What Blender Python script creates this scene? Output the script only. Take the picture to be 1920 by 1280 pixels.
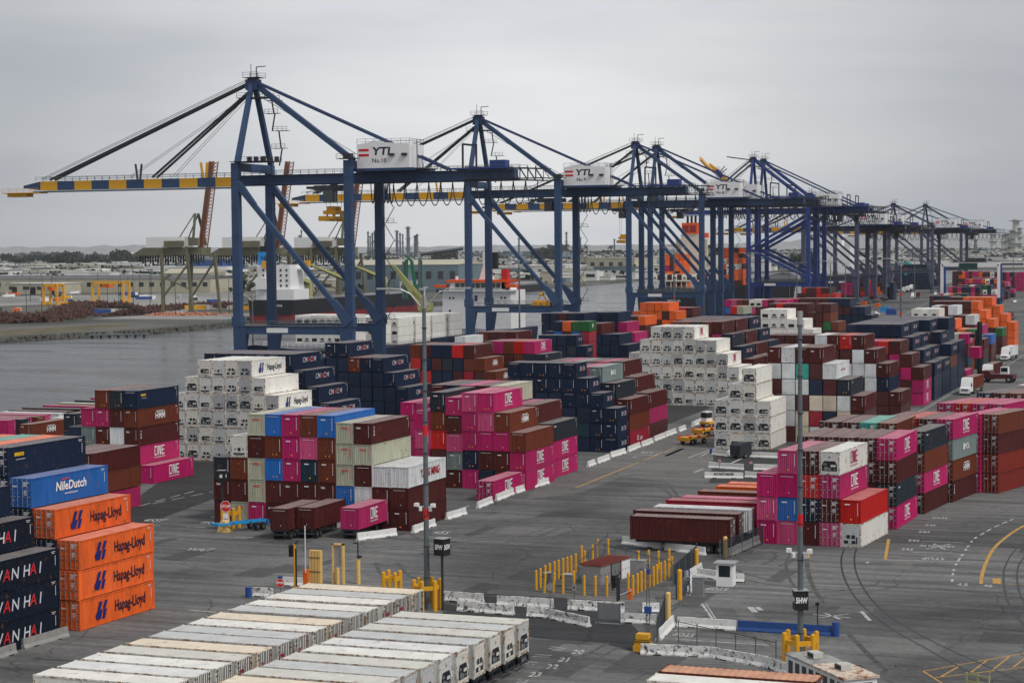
import bpy, bmesh, math, random
import numpy as np
from mathutils import Vector, Matrix
for o in list(bpy.data.objects): bpy.data.objects.remove(o, do_unlink=True)
S = bpy.context.scene
COL = S.collection
R = math.radians
rnd = random.Random(7)

# ---------------------------------------------------------------- camera, sky, sun, exposure
F, PIT, ROL, YAW, CH = 3659.56, R(2.75316), R(-0.50371), R(20.34587), 34.6423
cam = bpy.data.cameras.new('camera'); co = bpy.data.objects.new('camera', cam); COL.objects.link(co)
cam.sensor_width = 36; cam.lens = 36 * F / 1920; cam.clip_start = 1; cam.clip_end = 60000
co.matrix_world = Matrix.Translation((0, 0, CH)) @ Matrix.Rotation(YAW, 4, 'Z') @ Matrix.Rotation(R(90) - PIT, 4, 'X') @ Matrix.Rotation(ROL, 4, 'Z')
S.camera = co
S.view_settings.view_transform = 'Standard'; S.view_settings.look = 'None'; S.view_settings.exposure = 0.45; S.view_settings.gamma = 1

W = bpy.data.worlds.new('World'); S.world = W; W.use_nodes = True
nt = W.node_tree; nt.nodes.clear()
def N(t, ty, **k):
    n = t.nodes.new(ty)
    for a, b in k.items(): setattr(n, a, b)
    return n
def ramp(t, stops, fac=None, interp='LINEAR'):   # stops above 1 are scaled back up behind the ramp
    top = max(max(c[:3]) for p, c in stops)
    if top > 1:
        q = ramp(t, [(p, tuple(v / top for v in c[:3])) for p, c in stops], fac, interp); sc_ = N(t, 'ShaderNodeVectorMath', operation='SCALE'); sc_.inputs['Scale'].default_value = top
        t.links.new(q.outputs[0], sc_.inputs[0]); return sc_
    r = N(t, 'ShaderNodeValToRGB'); r.color_ramp.interpolation = interp
    e = r.color_ramp.elements
    while len(e) < len(stops): e.new(0.5)
    for i, (p, c) in enumerate(stops): e[i].position = p; e[i].color = (*c, 1) if len(c) == 3 else c
    if fac is not None: t.links.new(fac, r.inputs[0])
    return r
SUN_EL, SUN_AZ = R(50), R(112)
sky = N(nt, 'ShaderNodeTexSky', sky_type='NISHITA', sun_disc=False); sky.sun_elevation = SUN_EL; sky.sun_rotation = SUN_AZ
tc = N(nt, 'ShaderNodeTexCoord')
mp = N(nt, 'ShaderNodeMapping'); mp.inputs['Scale'].default_value = (1.6, 1.6, 9.0); mp.inputs['Rotation'].default_value = (R(3), R(-4), 0)
nz = N(nt, 'ShaderNodeTexNoise'); nz.inputs['Scale'].default_value = 1.5; nz.inputs['Detail'].default_value = 7; nz.inputs['Roughness'].default_value = .5; nz.inputs['Distortion'].default_value = .15
nt.links.new(tc.outputs['Generated'], mp.inputs[0]); nt.links.new(mp.outputs[0], nz.inputs[0])
cl = ramp(nt, [(.36, (.385, .397, .42)), (.50, (.455, .463, .478)), (.62, (.51, .513, .517))], nz.outputs[0])
# broad brightness of the overcast: the thinnest cloud lies beyond the channel, darker to the right and overhead
dr = N(nt, 'ShaderNodeVectorMath', operation='DOT_PRODUCT'); az = R(90) + YAW + R(.6)
dv = Vector((math.cos(az), math.sin(az), .04)).normalized(); dr.inputs[1].default_value = dv
sq = N(nt, 'ShaderNodeMapping'); sq.inputs['Scale'].default_value = (1, 1, .8); nmz = N(nt, 'ShaderNodeVectorMath', operation='NORMALIZE')
nt.links.new(tc.outputs['Generated'], sq.inputs[0]); nt.links.new(sq.outputs[0], nmz.inputs[0]); nt.links.new(nmz.outputs[0], dr.inputs[0])
br = ramp(nt, [(0.0, (.9, .9, .92)), (.95, (.70, .71, .745)), (.972, (.80, .815, .84)), (.9877, (1.04, 1.045, 1.05)), (.9976, (1.29, 1.285, 1.27)), (1.0, (1.34, 1.335, 1.32))], dr.outputs['Value'])
mm = N(nt, 'ShaderNodeMix', data_type='RGBA', blend_type='MULTIPLY'); mm.inputs['Factor'].default_value = 1
nt.links.new(cl.outputs[0], mm.inputs['A']); nt.links.new(br.outputs[0], mm.inputs['B'])
ns = N(nt, 'ShaderNodeMix', data_type='RGBA', blend_type='MULTIPLY'); ns.inputs['Factor'].default_value = 1; ns.inputs['B'].default_value = (.9, .9, .9, 1)
nt.links.new(sky.outputs[0], ns.inputs['A'])
mx = N(nt, 'ShaderNodeMix', data_type='RGBA'); mx.inputs['Factor'].default_value = .04
scl = N(nt, 'ShaderNodeMix', data_type='RGBA', blend_type='MULTIPLY'); scl.inputs['Factor'].default_value = 1; scl.inputs['B'].default_value = (10, 10, 10, 1)
nt.links.new(mm.outputs['Result'], scl.inputs['A'])
nt.links.new(scl.outputs['Result'], mx.inputs['A']); nt.links.new(ns.outputs['Result'], mx.inputs['B'])
bg = N(nt, 'ShaderNodeBackground'); bg.inputs['Strength'].default_value = .1
wo = N(nt, 'ShaderNodeOutputWorld'); nt.links.new(mx.outputs['Result'], bg.inputs[0]); nt.links.new(bg.outputs[0], wo.inputs[0])
sl = bpy.data.lights.new('sun', 'SUN'); sl.energy = 1.5; sl.angle = R(14); sl.color = (1, .96, .9)
so = bpy.data.objects.new('sun', sl); COL.objects.link(so); so.rotation_euler = (R(90) - SUN_EL, 0, R(180) - SUN_AZ); so.location = (0, 0, 300)

# ---------------------------------------------------------------- from a point of the photograph (1920 wide) to the place it shows
def ray(px, py):
    xr, yr = px - 960, py - 640; cr, sr = math.cos(ROL), math.sin(ROL)
    x = xr * cr + yr * sr; y = -xr * sr + yr * cr
    cx = x / F; up = -y / F; d = math.cos(PIT) + up * math.sin(PIT); z = up * math.cos(PIT) - math.sin(PIT)
    return cx * math.cos(YAW) - d * math.sin(YAW), cx * math.sin(YAW) + d * math.cos(YAW), z
def G(px, py, z=0.0):
    r = ray(px, py); t = (z - CH) / r[2]; return Vector((r[0] * t, r[1] * t, z))
def depth(p): return -p[0] * math.sin(YAW) + p[1] * math.cos(YAW)
def project(X, Y, Z):
    Z = Z - CH; cx = X * math.cos(YAW) + Y * math.sin(YAW); d = -X * math.sin(YAW) + Y * math.cos(YAW)
    up = Z * math.cos(PIT) + d * math.sin(PIT); dd = d * math.cos(PIT) - Z * math.sin(PIT)
    return 960 + cx / dd * F, 640 - up / dd * F, dd

# ---------------------------------------------------------------- mesh helpers
class MB:
    def __init__(s): s.v = []; s.f = []; s.m = []
    def face(s, pts, m=0):
        i = len(s.v); s.v += [tuple(p) for p in pts]; s.f.append(tuple(range(i, i + len(pts)))); s.m.append(m)
    def box(s, x0, x1, y0, y1, z0, z1, m=0):
        i = len(s.v); s.v += [(x, y, z) for z in (z0, z1) for y in (y0, y1) for x in (x0, x1)]
        for q in ((0, 2, 3, 1), (4, 5, 7, 6), (0, 1, 5, 4), (2, 6, 7, 3), (0, 4, 6, 2), (1, 3, 7, 5)):
            s.f.append(tuple(i + k for k in q)); s.m.append(m)
    def cbox(s, c, d, m=0): s.box(c[0] - d[0] / 2, c[0] + d[0] / 2, c[1] - d[1] / 2, c[1] + d[1] / 2, c[2] - d[2] / 2, c[2] + d[2] / 2, m)
    def beam(s, a, b, w, h=None, m=0, w2=None, h2=None):
        a, b = Vector(a), Vector(b); h = h or w; w2 = w2 or w; h2 = h2 or (h * w2 / w)
        d = (b - a).normalized(); u = Vector((0, 0, 1)) if abs(d.z) < .95 else Vector((0, 1, 0))
        sx = d.cross(u).normalized(); sy = sx.cross(d).normalized(); i = len(s.v)
        for p, ww, hh in ((a, w, h), (b, w2, h2)):
            for q, r in ((-1, -1), (1, -1), (1, 1), (-1, 1)): s.v.append(tuple(p + sx * q * ww / 2 + sy * r * hh / 2))
        for q in ((0, 1, 2, 3), (7, 6, 5, 4), (0, 4, 5, 1), (1, 5, 6, 2), (2, 6, 7, 3), (3, 7, 4, 0)):
            s.f.append(tuple(i + k for k in q)); s.m.append(m)
    def tube(s, pts, r, n=6, m=0, r2=None, cap=True):
        pts = [Vector(p) for p in pts]; r2 = r if r2 is None else r2; i = len(s.v); K = len(pts)
        for k, p in enumerate(pts):
            d = (pts[min(k + 1, K - 1)] - pts[max(k - 1, 0)]).normalized(); u = Vector((0, 0, 1)) if abs(d.z) < .9 else Vector((1, 0, 0))
            a = d.cross(u).normalized(); b = a.cross(d); rr = r + (r2 - r) * k / max(1, K - 1)
            for j in range(n):
                t = 2 * math.pi * j / n; s.v.append(tuple(p + a * math.cos(t) * rr + b * math.sin(t) * rr))
        for k in range(K - 1):
            for j in range(n):
                q = (j + 1) % n; s.f.append((i + k * n + j, i + k * n + q, i + k * n + n + q, i + k * n + n + j)); s.m.append(m)
        if cap:
            s.f.append(tuple(i + j for j in reversed(range(n)))); s.m.append(m)
            s.f.append(tuple(i + (K - 1) * n + j for j in range(n))); s.m.append(m)
    def prism(s, prof, y0, y1, m=0, axis='y'):
        i = len(s.v); n = len(prof)
        for y in (y0, y1):
            for (a, b) in prof: s.v.append((a, y, b) if axis == 'y' else ((y, a, b) if axis == 'x' else (a, b, y)))
        for j in range(n):
            q = (j + 1) % n; s.f.append((i + j, i + q, i + n + q, i + n + j)); s.m.append(m)
        s.f.append(tuple(i + j for j in reversed(range(n)))); s.m.append(m); s.f.append(tuple(i + n + j for j in range(n))); s.m.append(m)
    def mesh(s, name, mats):
        me = bpy.data.meshes.new(name); me.from_pydata(s.v, [], s.f); me.update()
        for m in (mats if isinstance(mats, (list, tuple)) else [mats]): me.materials.append(m)
        if len(me.materials) > 1: me.polygons.foreach_set('material_index', s.m)
        bm = bmesh.new(); bm.from_mesh(me); bmesh.ops.recalc_face_normals(bm, faces=bm.faces); bm.to_mesh(me); bm.free()
        return me
    def obj(s, name, mats, parent=None): return link(name, s.mesh(name, mats), parent)
def link(name, me, parent=None, loc=None):
    o = bpy.data.objects.new(name, me); COL.objects.link(o)
    if parent is not None: o.parent = parent
    if loc is not None: o.location = loc
    return o
USED = set()
def tag(o, label, cat, group=None):
    if label in USED and not group: label = label
    USED.add(label); o['label'] = label; o['category'] = cat
    if group: o['group'] = group
    return o
def kind(o, k, label=None):
    o['kind'] = k
    if label: o['label'] = label
    return o
def empty(name, loc=(0, 0, 0), rz=0, sc=None):
    o = bpy.data.objects.new(name, None); COL.objects.link(o); o.location = loc; o.rotation_euler = (0, 0, rz)
    if sc: o.scale = sc
    o.empty_display_size = .3; return o
def copy_tree(o, parent=None):
    c = o.copy(); COL.objects.link(c)
    if parent is not None: c.parent = parent
    for ch in o.children: copy_tree(ch, c)
    return c
ORD = ['', 'first', 'second', 'third', 'fourth', 'fifth', 'sixth', 'seventh', 'eighth', 'ninth', 'tenth', 'eleventh', 'twelfth', 'thirteenth', 'fourteenth', 'fifteenth', 'sixteenth', 'seventeenth', 'eighteenth', 'nineteenth', 'twentieth', 'twenty-first', 'twenty-second', 'twenty-third', 'twenty-fourth', 'twenty-fifth', 'twenty-sixth', 'twenty-seventh', 'twenty-eighth', 'twenty-ninth', 'thirtieth']

# ---------------------------------------------------------------- materials
def mat(name, col, rough=.6, metal=0, noise=.12, scale=3., rust=0., rustcol=(.16, .06, .025), bump=0., spec=.4, fade=None, objcol=False, streak=False, emit=None):
    m = bpy.data.materials.new(name); m.use_nodes = True; t = m.node_tree; t.nodes.clear(); L = t.links
    b = N(t, 'ShaderNodeBsdfPrincipled'); o = N(t, 'ShaderNodeOutputMaterial'); L.new(b.outputs[0], o.inputs[0])
    b.inputs['Roughness'].default_value = rough; b.inputs['Metallic'].default_value = metal; b.inputs['Specular IOR Level'].default_value = spec
    tc = N(t, 'ShaderNodeTexCoord'); oi = N(t, 'ShaderNodeObjectInfo')
    ad = N(t, 'ShaderNodeVectorMath', operation='ADD'); L.new(tc.outputs['Object'], ad.inputs[0])
    cx = N(t, 'ShaderNodeCombineXYZ'); mu = N(t, 'ShaderNodeMath', operation='MULTIPLY'); mu.inputs[1].default_value = 97.; L.new(oi.outputs['Random'], mu.inputs[0])
    for k in range(3): L.new(mu.outputs[0], cx.inputs[k])
    L.new(cx.outputs[0], ad.inputs[1])
    src = ad.outputs[0]
    if objcol: c = oi.outputs['Color']
    else:
        rg = N(t, 'ShaderNodeRGB'); rg.outputs[0].default_value = (*col, 1); c = rg.outputs[0]
    if fade:
        f = N(t, 'ShaderNodeMix', data_type='RGBA'); f.inputs['Factor'].default_value = fade[3]; L.new(c, f.inputs['A']); f.inputs['B'].default_value = (*fade[:3], 1); c = f.outputs['Result']
    if noise:
        n1 = N(t, 'ShaderNodeTexNoise'); n1.inputs['Scale'].default_value = scale; n1.inputs['Detail'].default_value = 6; n1.inputs['Roughness'].default_value = .65
        if streak:
            mp = N(t, 'ShaderNodeMapping'); mp.inputs['Scale'].default_value = (3., 1.6, .22); L.new(src, mp.inputs[0]); L.new(mp.outputs[0], n1.inputs[0])
        else: L.new(src, n1.inputs[0])
        r = ramp(t, [(.25, (1 - noise,) * 3), (.75, (1 + noise,) * 3)], n1.outputs[0])
        mlt = N(t, 'ShaderNodeMix', data_type='RGBA', blend_type='MULTIPLY'); mlt.inputs['Factor'].default_value = 1; L.new(c, mlt.inputs['A']); L.new(r.outputs[0], mlt.inputs['B']); c = mlt.outputs['Result']
    if rust:
        n2 = N(t, 'ShaderNodeTexNoise'); n2.inputs['Scale'].default_value = scale * .8 + .6; n2.inputs['Detail'].default_value = 9; n2.inputs['Roughness'].default_value = .72; L.new(src, n2.inputs[0])
        r2 = ramp(t, [(1 - rust - .05, (0, 0, 0)), (1 - rust + .03, (1, 1, 1))], n2.outputs[0])
        rx = N(t, 'ShaderNodeMix', data_type='RGBA'); L.new(r2.outputs[0], rx.inputs['Factor']); L.new(c, rx.inputs['A']); rx.inputs['B'].default_value = (*rustcol, 1); c = rx.outputs['Result']
    L.new(c, b.inputs['Base Color'])
    if bump:
        n3 = N(t, 'ShaderNodeTexNoise'); n3.inputs['Scale'].default_value = scale * 4; n3.inputs['Detail'].default_value = 5; L.new(src, n3.inputs[0])
        bp = N(t, 'ShaderNodeBump'); bp.inputs['Strength'].default_value = bump; bp.inputs['Distance'].default_value = .05; L.new(n3.outputs[0], bp.inputs['Height']); L.new(bp.outputs[0], b.inputs['Normal'])
    if emit: b.inputs['Emission Color'].default_value = (*emit[:3], 1); b.inputs['Emission Strength'].default_value = emit[3]
    return m
M = {}
M['paint'] = mat('container_paint', None, .62, noise=.3, scale=1.3, rust=.36, spec=.2, objcol=True, streak=True)
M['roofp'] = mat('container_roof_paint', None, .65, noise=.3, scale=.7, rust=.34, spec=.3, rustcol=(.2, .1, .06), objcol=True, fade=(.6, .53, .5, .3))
M['doorp'] = mat('container_door_paint', None, .6, spec=.22, noise=.25, scale=2, rust=.36, objcol=True)
M['rod'] = mat('galvanised_rod', (.42, .42, .42), .45, .5, noise=.2)
M['reefer'] = mat('reefer_panel', None, .5, noise=.14, scale=.8, rust=.36, rustcol=(.3, .19, .1), objcol=True, streak=True)
M['reeferroof'] = mat('reefer_roof', None, .6, noise=.16, scale=.6, rust=.37, rustcol=(.45, .37, .27), objcol=True)
M['unitw'] = mat('reefer_unit_panel', None, .5, noise=.25, scale=3, rust=.37, rustcol=(.32, .22, .13), objcol=True)
M['acw'] = mat('beige_enclosure', (.5, .5, .46), .5)
M['black'] = mat('black_recess', (.012, .013, .016), .6, noise=.3)
M['grey'] = mat('grey_machinery', (.22, .23, .24), .5, .3, noise=.4, scale=8)
M['edge'] = mat('rusty_frame', None, .65, noise=.3, scale=2, rust=.46, rustcol=(.28, .15, .07), objcol=True)
M['white'] = mat('white_lettering', (.78, .78, .78), .5, noise=.05)
M['letter'] = mat('lettering', None, .5, noise=.06, objcol=True)
M['orange_tag'] = mat('orange_plate', (.85, .33, .02), .5, noise=.05)
M['yellow'] = mat('yellow_paint', (.72, .36, .015), .5, noise=.14, scale=3, rust=.27)
M['yellowp'] = mat('pale_yellow_paint', (.75, .5, .17), .5, noise=.12, scale=3)
M['crane'] = mat('crane_blue', (.03, .066, .145), .5, noise=.16, scale=.35, rust=.27)
M['cranedk'] = mat('crane_dark_blue', (.022, .045, .12), .5, noise=.2, scale=.35)
M['steeldk'] = mat('dark_steel', (.035, .04, .05), .5, .2, noise=.3, scale=1)
M['steel'] = mat('grey_steel', (.13, .155, .17), .5, .3, noise=.2, scale=2)
M['cable'] = mat('black_cable', (.02, .022, .03), .5, noise=0)
M['housew'] = mat('white_cladding', (.78, .78, .78), .5, noise=.06, scale=.5, rust=.26)
M['tyre'] = mat('rubber', (.015, .015, .016), .85, noise=.2)
M['glass'] = mat('dark_glass', (.02, .025, .03), .12, 0, noise=0, spec=.8)
M['conc'] = mat('bare_concrete', (.27, .265, .25), .85, noise=.22, scale=1.6, bump=.3)
M['barrier'] = mat('whitewashed_concrete', (.68, .68, .66), .8, noise=.14, scale=2, rust=.43, rustcol=(.07, .07, .07), bump=.2)
M['barrierw'] = mat('clean_white_concrete', (.7, .7, .68), .8, noise=.12, scale=1.5, rust=.31, rustcol=(.16, .15, .14))
M['barrierb'] = mat('blue_painted_concrete', (.015, .06, .22), .6, noise=.2, scale=2, rust=.28)
M['red'] = mat('red_paint', (.6, .015, .02), .5, noise=.1)
M['orange'] = mat('orange_paint', (.75, .14, .015), .5, noise=.12)
M['blue'] = mat('blue_paint', (.02, .07, .28), .5, noise=.15)
M['teal'] = mat('teal_paint', (.03, .26, .24), .5, noise=.15)
M['skyblue'] = mat('sky_blue_paint', (.02, .28, .62), .5, noise=.12)
M['linew'] = mat('white_road_paint', (.45, .45, .44), .8, noise=.3, scale=1.5, rust=.42, rustcol=(.12, .12, .12))
M['liney'] = mat('yellow_road_paint', (.5, .28, .06), .8, noise=.3, scale=1.5, rust=.40, rustcol=(.12, .115, .11))
M['mark'] = mat('tyre_mark_rubber', (.055, .055, .056), .9, noise=.5, scale=.8, rust=.5, rustcol=(.1, .1, .1))
M['rust'] = mat('rusted_scrap', (.09, .045, .035), .85, noise=.6, scale=.25)
M['maroon'] = mat('maroon_paint', (.1, .018, .018), .5, noise=.2)

# ---------------------------------------------------------------- ground, water, far land
def groundmat(name, c1, c2, big=.02, rough=.88, streak=1., fine=1.2):
    m = bpy.data.materials.new(name); m.use_nodes = True; t = m.node_tree; t.nodes.clear(); L = t.links
    b = N(t, 'ShaderNodeBsdfPrincipled'); o = N(t, 'ShaderNodeOutputMaterial'); L.new(b.outputs[0], o.inputs[0]); b.inputs['Roughness'].default_value = rough; b.inputs['Specular IOR Level'].default_value = .3
    tc = N(t, 'ShaderNodeTexCoord')
    n1 = N(t, 'ShaderNodeTexNoise'); n1.inputs['Scale'].default_value = big; n1.inputs['Detail'].default_value = 8; n1.inputs['Roughness'].default_value = .6; n1.inputs['Distortion'].default_value = .8; L.new(tc.outputs['Object'], n1.inputs[0])
    r1 = ramp(t, [(.36, c1), (.62, c2)], n1.outputs[0])
    mp = N(t, 'ShaderNodeMapping'); mp.inputs['Scale'].default_value = (.035, .55, 1); mp.inputs['Rotation'].default_value = (0, 0, R(6)); L.new(tc.outputs['Object'], mp.inputs[0])
    n2 = N(t, 'ShaderNodeTexNoise'); n2.inputs['Scale'].default_value = 1.; n2.inputs['Detail'].default_value = 5; n2.inputs['Roughness'].default_value = .6; L.new(mp.outputs[0], n2.inputs[0])
    r2 = ramp(t, [(.34, (1 - .42 * streak,) * 3), (.62, (1 + .16 * streak,) * 3)], n2.outputs[0])
    n3 = N(t, 'ShaderNodeTexNoise'); n3.inputs['Scale'].default_value = fine; n3.inputs['Detail'].default_value = 8; n3.inputs['Roughness'].default_value = .75; L.new(tc.outputs['Object'], n3.inputs[0])
    r3 = ramp(t, [(.3, (.7,) * 3), (.7, (1.22,) * 3)], n3.outputs[0])
    # sealed cracks and joints
    v = N(t, 'ShaderNodeTexVoronoi', feature='DISTANCE_TO_EDGE'); v.inputs['Scale'].default_value = .07; v.inputs['Randomness'].default_value = .9
    wn = N(t, 'ShaderNodeVectorMath', operation='ADD'); ws = N(t, 'ShaderNodeVectorMath', operation='SCALE'); ws.inputs['Scale'].default_value = 9
    L.new(n1.outputs[1], ws.inputs[0]); L.new(tc.outputs['Object'], wn.inputs[0]); L.new(ws.outputs[0], wn.inputs[1]); L.new(wn.outputs[0], v.inputs[0])
    r4 = ramp(t, [(.0, (.55,) * 3), (.008, (1,) * 3)], v.outputs[0])
    c = r1.outputs[0]
    for r in (r2, r3, r4):
        x = N(t, 'ShaderNodeMix', data_type='RGBA', blend_type='MULTIPLY'); x.inputs['Factor'].default_value = 1; L.new(c, x.inputs['A']); L.new(r.outputs[0], x.inputs['B']); c = x.outputs['Result']
    L.new(c, b.inputs['Base Color'])
    bp = N(t, 'ShaderNodeBump'); bp.inputs['Strength'].default_value = .25; bp.inputs['Distance'].default_value = .03; L.new(n3.outputs[0], bp.inputs['Height']); L.new(bp.outputs[0], b.inputs['Normal'])
    return m
M['asphalt'] = groundmat('asphalt', (.065, .066, .068), (.18, .18, .176))
M['asphaltdk'] = groundmat('dark_asphalt', (.026, .027, .029), (.048, .049, .05), streak=.6)
M['patchdk'] = groundmat('repair_asphalt', (.05, .051, .053), (.095, .095, .094), streak=.3)
M['concrete_pave'] = groundmat('worn_concrete_paving', (.12, .12, .115), (.18, .177, .17), streak=.6)
M['farland'] = groundmat('far_ground', (.05, .055, .045), (.15, .145, .13), big=.006, streak=.3, fine=.05)
def poly(name, pts, z, m, label=None, k='structure'):
    mb = MB(); mb.face([(p[0], p[1], z) for p in pts]); o = mb.obj(name, m); kind(o, k, label); return o
QX = -236.0
mb = MB(); gp = [(QX, -400), (2500, -400), (2500, 2900), (QX, 2900)]
mb.face([(x, y, 0) for x, y in gp]); mb.face([(QX, -400, 0), (QX, 2900, 0), (QX, 2900, -9), (QX, -400, -9)])
kind(mb.obj('ground', M['asphalt']), 'structure', 'dark patched asphalt of the container yard')
shore = [(-470, -600), (-470, 560), (-488, 640), (-488, 696), (-478, 740), (-466, 776), (-470, 860), (-484, 900), (-492, 940), (-500, 1217), (-560, 1250), (-585, 1600), (-600, 1900), (-640, 2250), (-600, 2700), (-236, 2900)]
fl = MB(); far = shore + [(9000, 2900), (9000, 9000), (-9000, 9000), (-9000, -600)]
fl.face([(x, y, -1.2) for x, y in far])
for a, b in zip(shore, shore[1:]): fl.face([(*a, -1.2), (*b, -1.2), (b[0] + 5, b[1], -9), (a[0] + 5, a[1], -9)])
kind(fl.obj('far_shore_ground', M['farland']), 'structure', 'dusty far bank of the channel with the city on it')
# water
wm = bpy.data.materials.new('channel_water'); wm.use_nodes = True; t = wm.node_tree; b = t.nodes['Principled BSDF']
b.inputs['Base Color'].default_value = (.12, .13, .14, 1); b.inputs['Roughness'].default_value = .22; b.inputs['Specular IOR Level'].default_value = .5
tcw = N(t, 'ShaderNodeTexCoord'); mpw = N(t, 'ShaderNodeMapping'); mpw.inputs['Scale'].default_value = (.035, .16, 1); mpw.inputs['Rotation'].default_value = (0, 0, R(18)); t.links.new(tcw.outputs['Object'], mpw.inputs[0])
nw = N(t, 'ShaderNodeTexNoise'); nw.inputs['Scale'].default_value = 1.; nw.inputs['Detail'].default_value = 9; nw.inputs['Roughness'].default_value = .66; t.links.new(mpw.outputs[0], nw.inputs[0])
bw = N(t, 'ShaderNodeBump'); bw.inputs['Strength'].default_value = 1.; bw.inputs['Distance'].default_value = 5; t.links.new(nw.outputs[0], bw.inputs['Height']); t.links.new(bw.outputs[0], b.inputs['Normal'])
n2 = N(t, 'ShaderNodeTexNoise'); n2.inputs['Scale'].default_value = .012; n2.inputs['Detail'].default_value = 4
mp2 = N(t, 'ShaderNodeMapping'); mp2.inputs['Scale'].default_value = (1, 2.6, 1); t.links.new(tcw.outputs['Object'], mp2.inputs[0]); t.links.new(mp2.outputs[0], n2.inputs[0])
rw = ramp(t, [(.42, (.1, .1, .1)), (.6, (.3, .3, .3))], n2.outputs[0]); t.links.new(rw.outputs[0], b.inputs['Roughness'])
wb = MB(); wb.face([(-700, -900, -3.5), (-200, -900, -3.5), (-200, 2950, -3.5), (-700, 2950, -3.5)])
kind(wb.obj('water', wm), 'structure', 'grey ruffled water of the shipping channel')
# flat roads and patches lying on the yard (4 mm steps)
def patch(name, px, z, m, label=None):
    mb = MB(); mb.face([tuple(G(x, y, z)) for x, y in px]); kind(mb.obj(name, m), 'structure', label)

def bank(pts, z, m, lab):
    mb = MB(); mb.face([tuple(G(x, y, z)) for x, y in pts]); kind(mb.obj('pavement', M[m]), 'structure', lab)
M['palepave'] = groundmat('pale_concrete_yard', (.2, .2, .19), (.33, .325, .31), big=.01, streak=.4, fine=.1); M['drygrass'] = groundmat('dry_verge', (.08, .085, .04), (.17, .14, .09), big=.05, streak=.3, fine=.2)
bank([(-40, 556), (460, 548), (440, 575), (300, 590), (180, 585), (100, 570), (-40, 575)], -1.19, 'palepave', 'pale concrete yard of the far bank')
bank([(-60, 622), (120, 612), (240, 606), (236, 612), (120, 622), (-60, 633)], -1.19, 'drygrass', 'dry grassy verge above the far bank')

# ---------------------------------------------------------------- lettering
def strokes(polys, x0, y0, s):   # 2D outlines -> list
    return [[(x0 + a * s, y0 + b * s) for a, b in p] for p in polys]
TXT = {}
def text_flat(txt, size, bold=.0, shear=0.0, sx=1.0):
    k = (txt, size, bold, shear, sx)
    if k in TXT: return TXT[k]
    cu = bpy.data.curves.new('t', 'FONT'); cu.body = txt; cu.size = size; cu.align_x = 'CENTER'; cu.align_y = 'CENTER'; cu.offset = bold; cu.shear = shear; cu.resolution_u = 2; cu.extrude = 0
    ob = bpy.data.objects.new('t', cu); COL.objects.link(ob); bpy.context.view_layer.update()
    dg = bpy.context.evaluated_depsgraph_get(); me = bpy.data.meshes.new_from_object(ob.evaluated_get(dg))
    fs = [[(me.vertices[i].co.x * sx, me.vertices[i].co.y) for i in p.vertices] for p in me.polygons]
    bpy.data.objects.remove(ob); bpy.data.curves.remove(cu); bpy.data.meshes.remove(me); TXT[k] = fs; return fs
def shift(fs, dx, dy): return [[(a + dx, b + dy) for a, b in f] for f in fs]
def rect(x0, x1, y0, y1): return [[(x0, y0), (x1, y0), (x1, y1), (x0, y1)]]
def quad(*p): return [list(p)]
def one_word(h):   # the blocky word: hollow O with a cut corner, slanted N, E
    s = h; f = []
    f += rect(0, .12 * s, .0, s) + rect(.12 * s, .62 * s, .86 * s, s) + rect(.5 * s, .62 * s, .16 * s, .86 * s) + quad((.12 * s, 0), (.46 * s, 0), (.62 * s, .16 * s), (.12 * s, .13 * s))
    x = .74 * s; f += rect(x, x + .14 * s, 0, s) + quad((x + .14 * s, s), (x + .3 * s, s), (x + .52 * s, 0), (x + .36 * s, 0)) + rect(x + .46 * s, x + .6 * s, 0, s)
    x = 1.46 * s; f += rect(x, x + .14 * s, 0, s) + rect(x + .14 * s, x + .58 * s, .86 * s, s) + rect(x + .14 * s, x + .52 * s, .43 * s, .57 * s) + rect(x + .14 * s, x + .58 * s, 0, .14 * s)
    return shift(f, -1.02 * s, -.5 * s)
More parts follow.
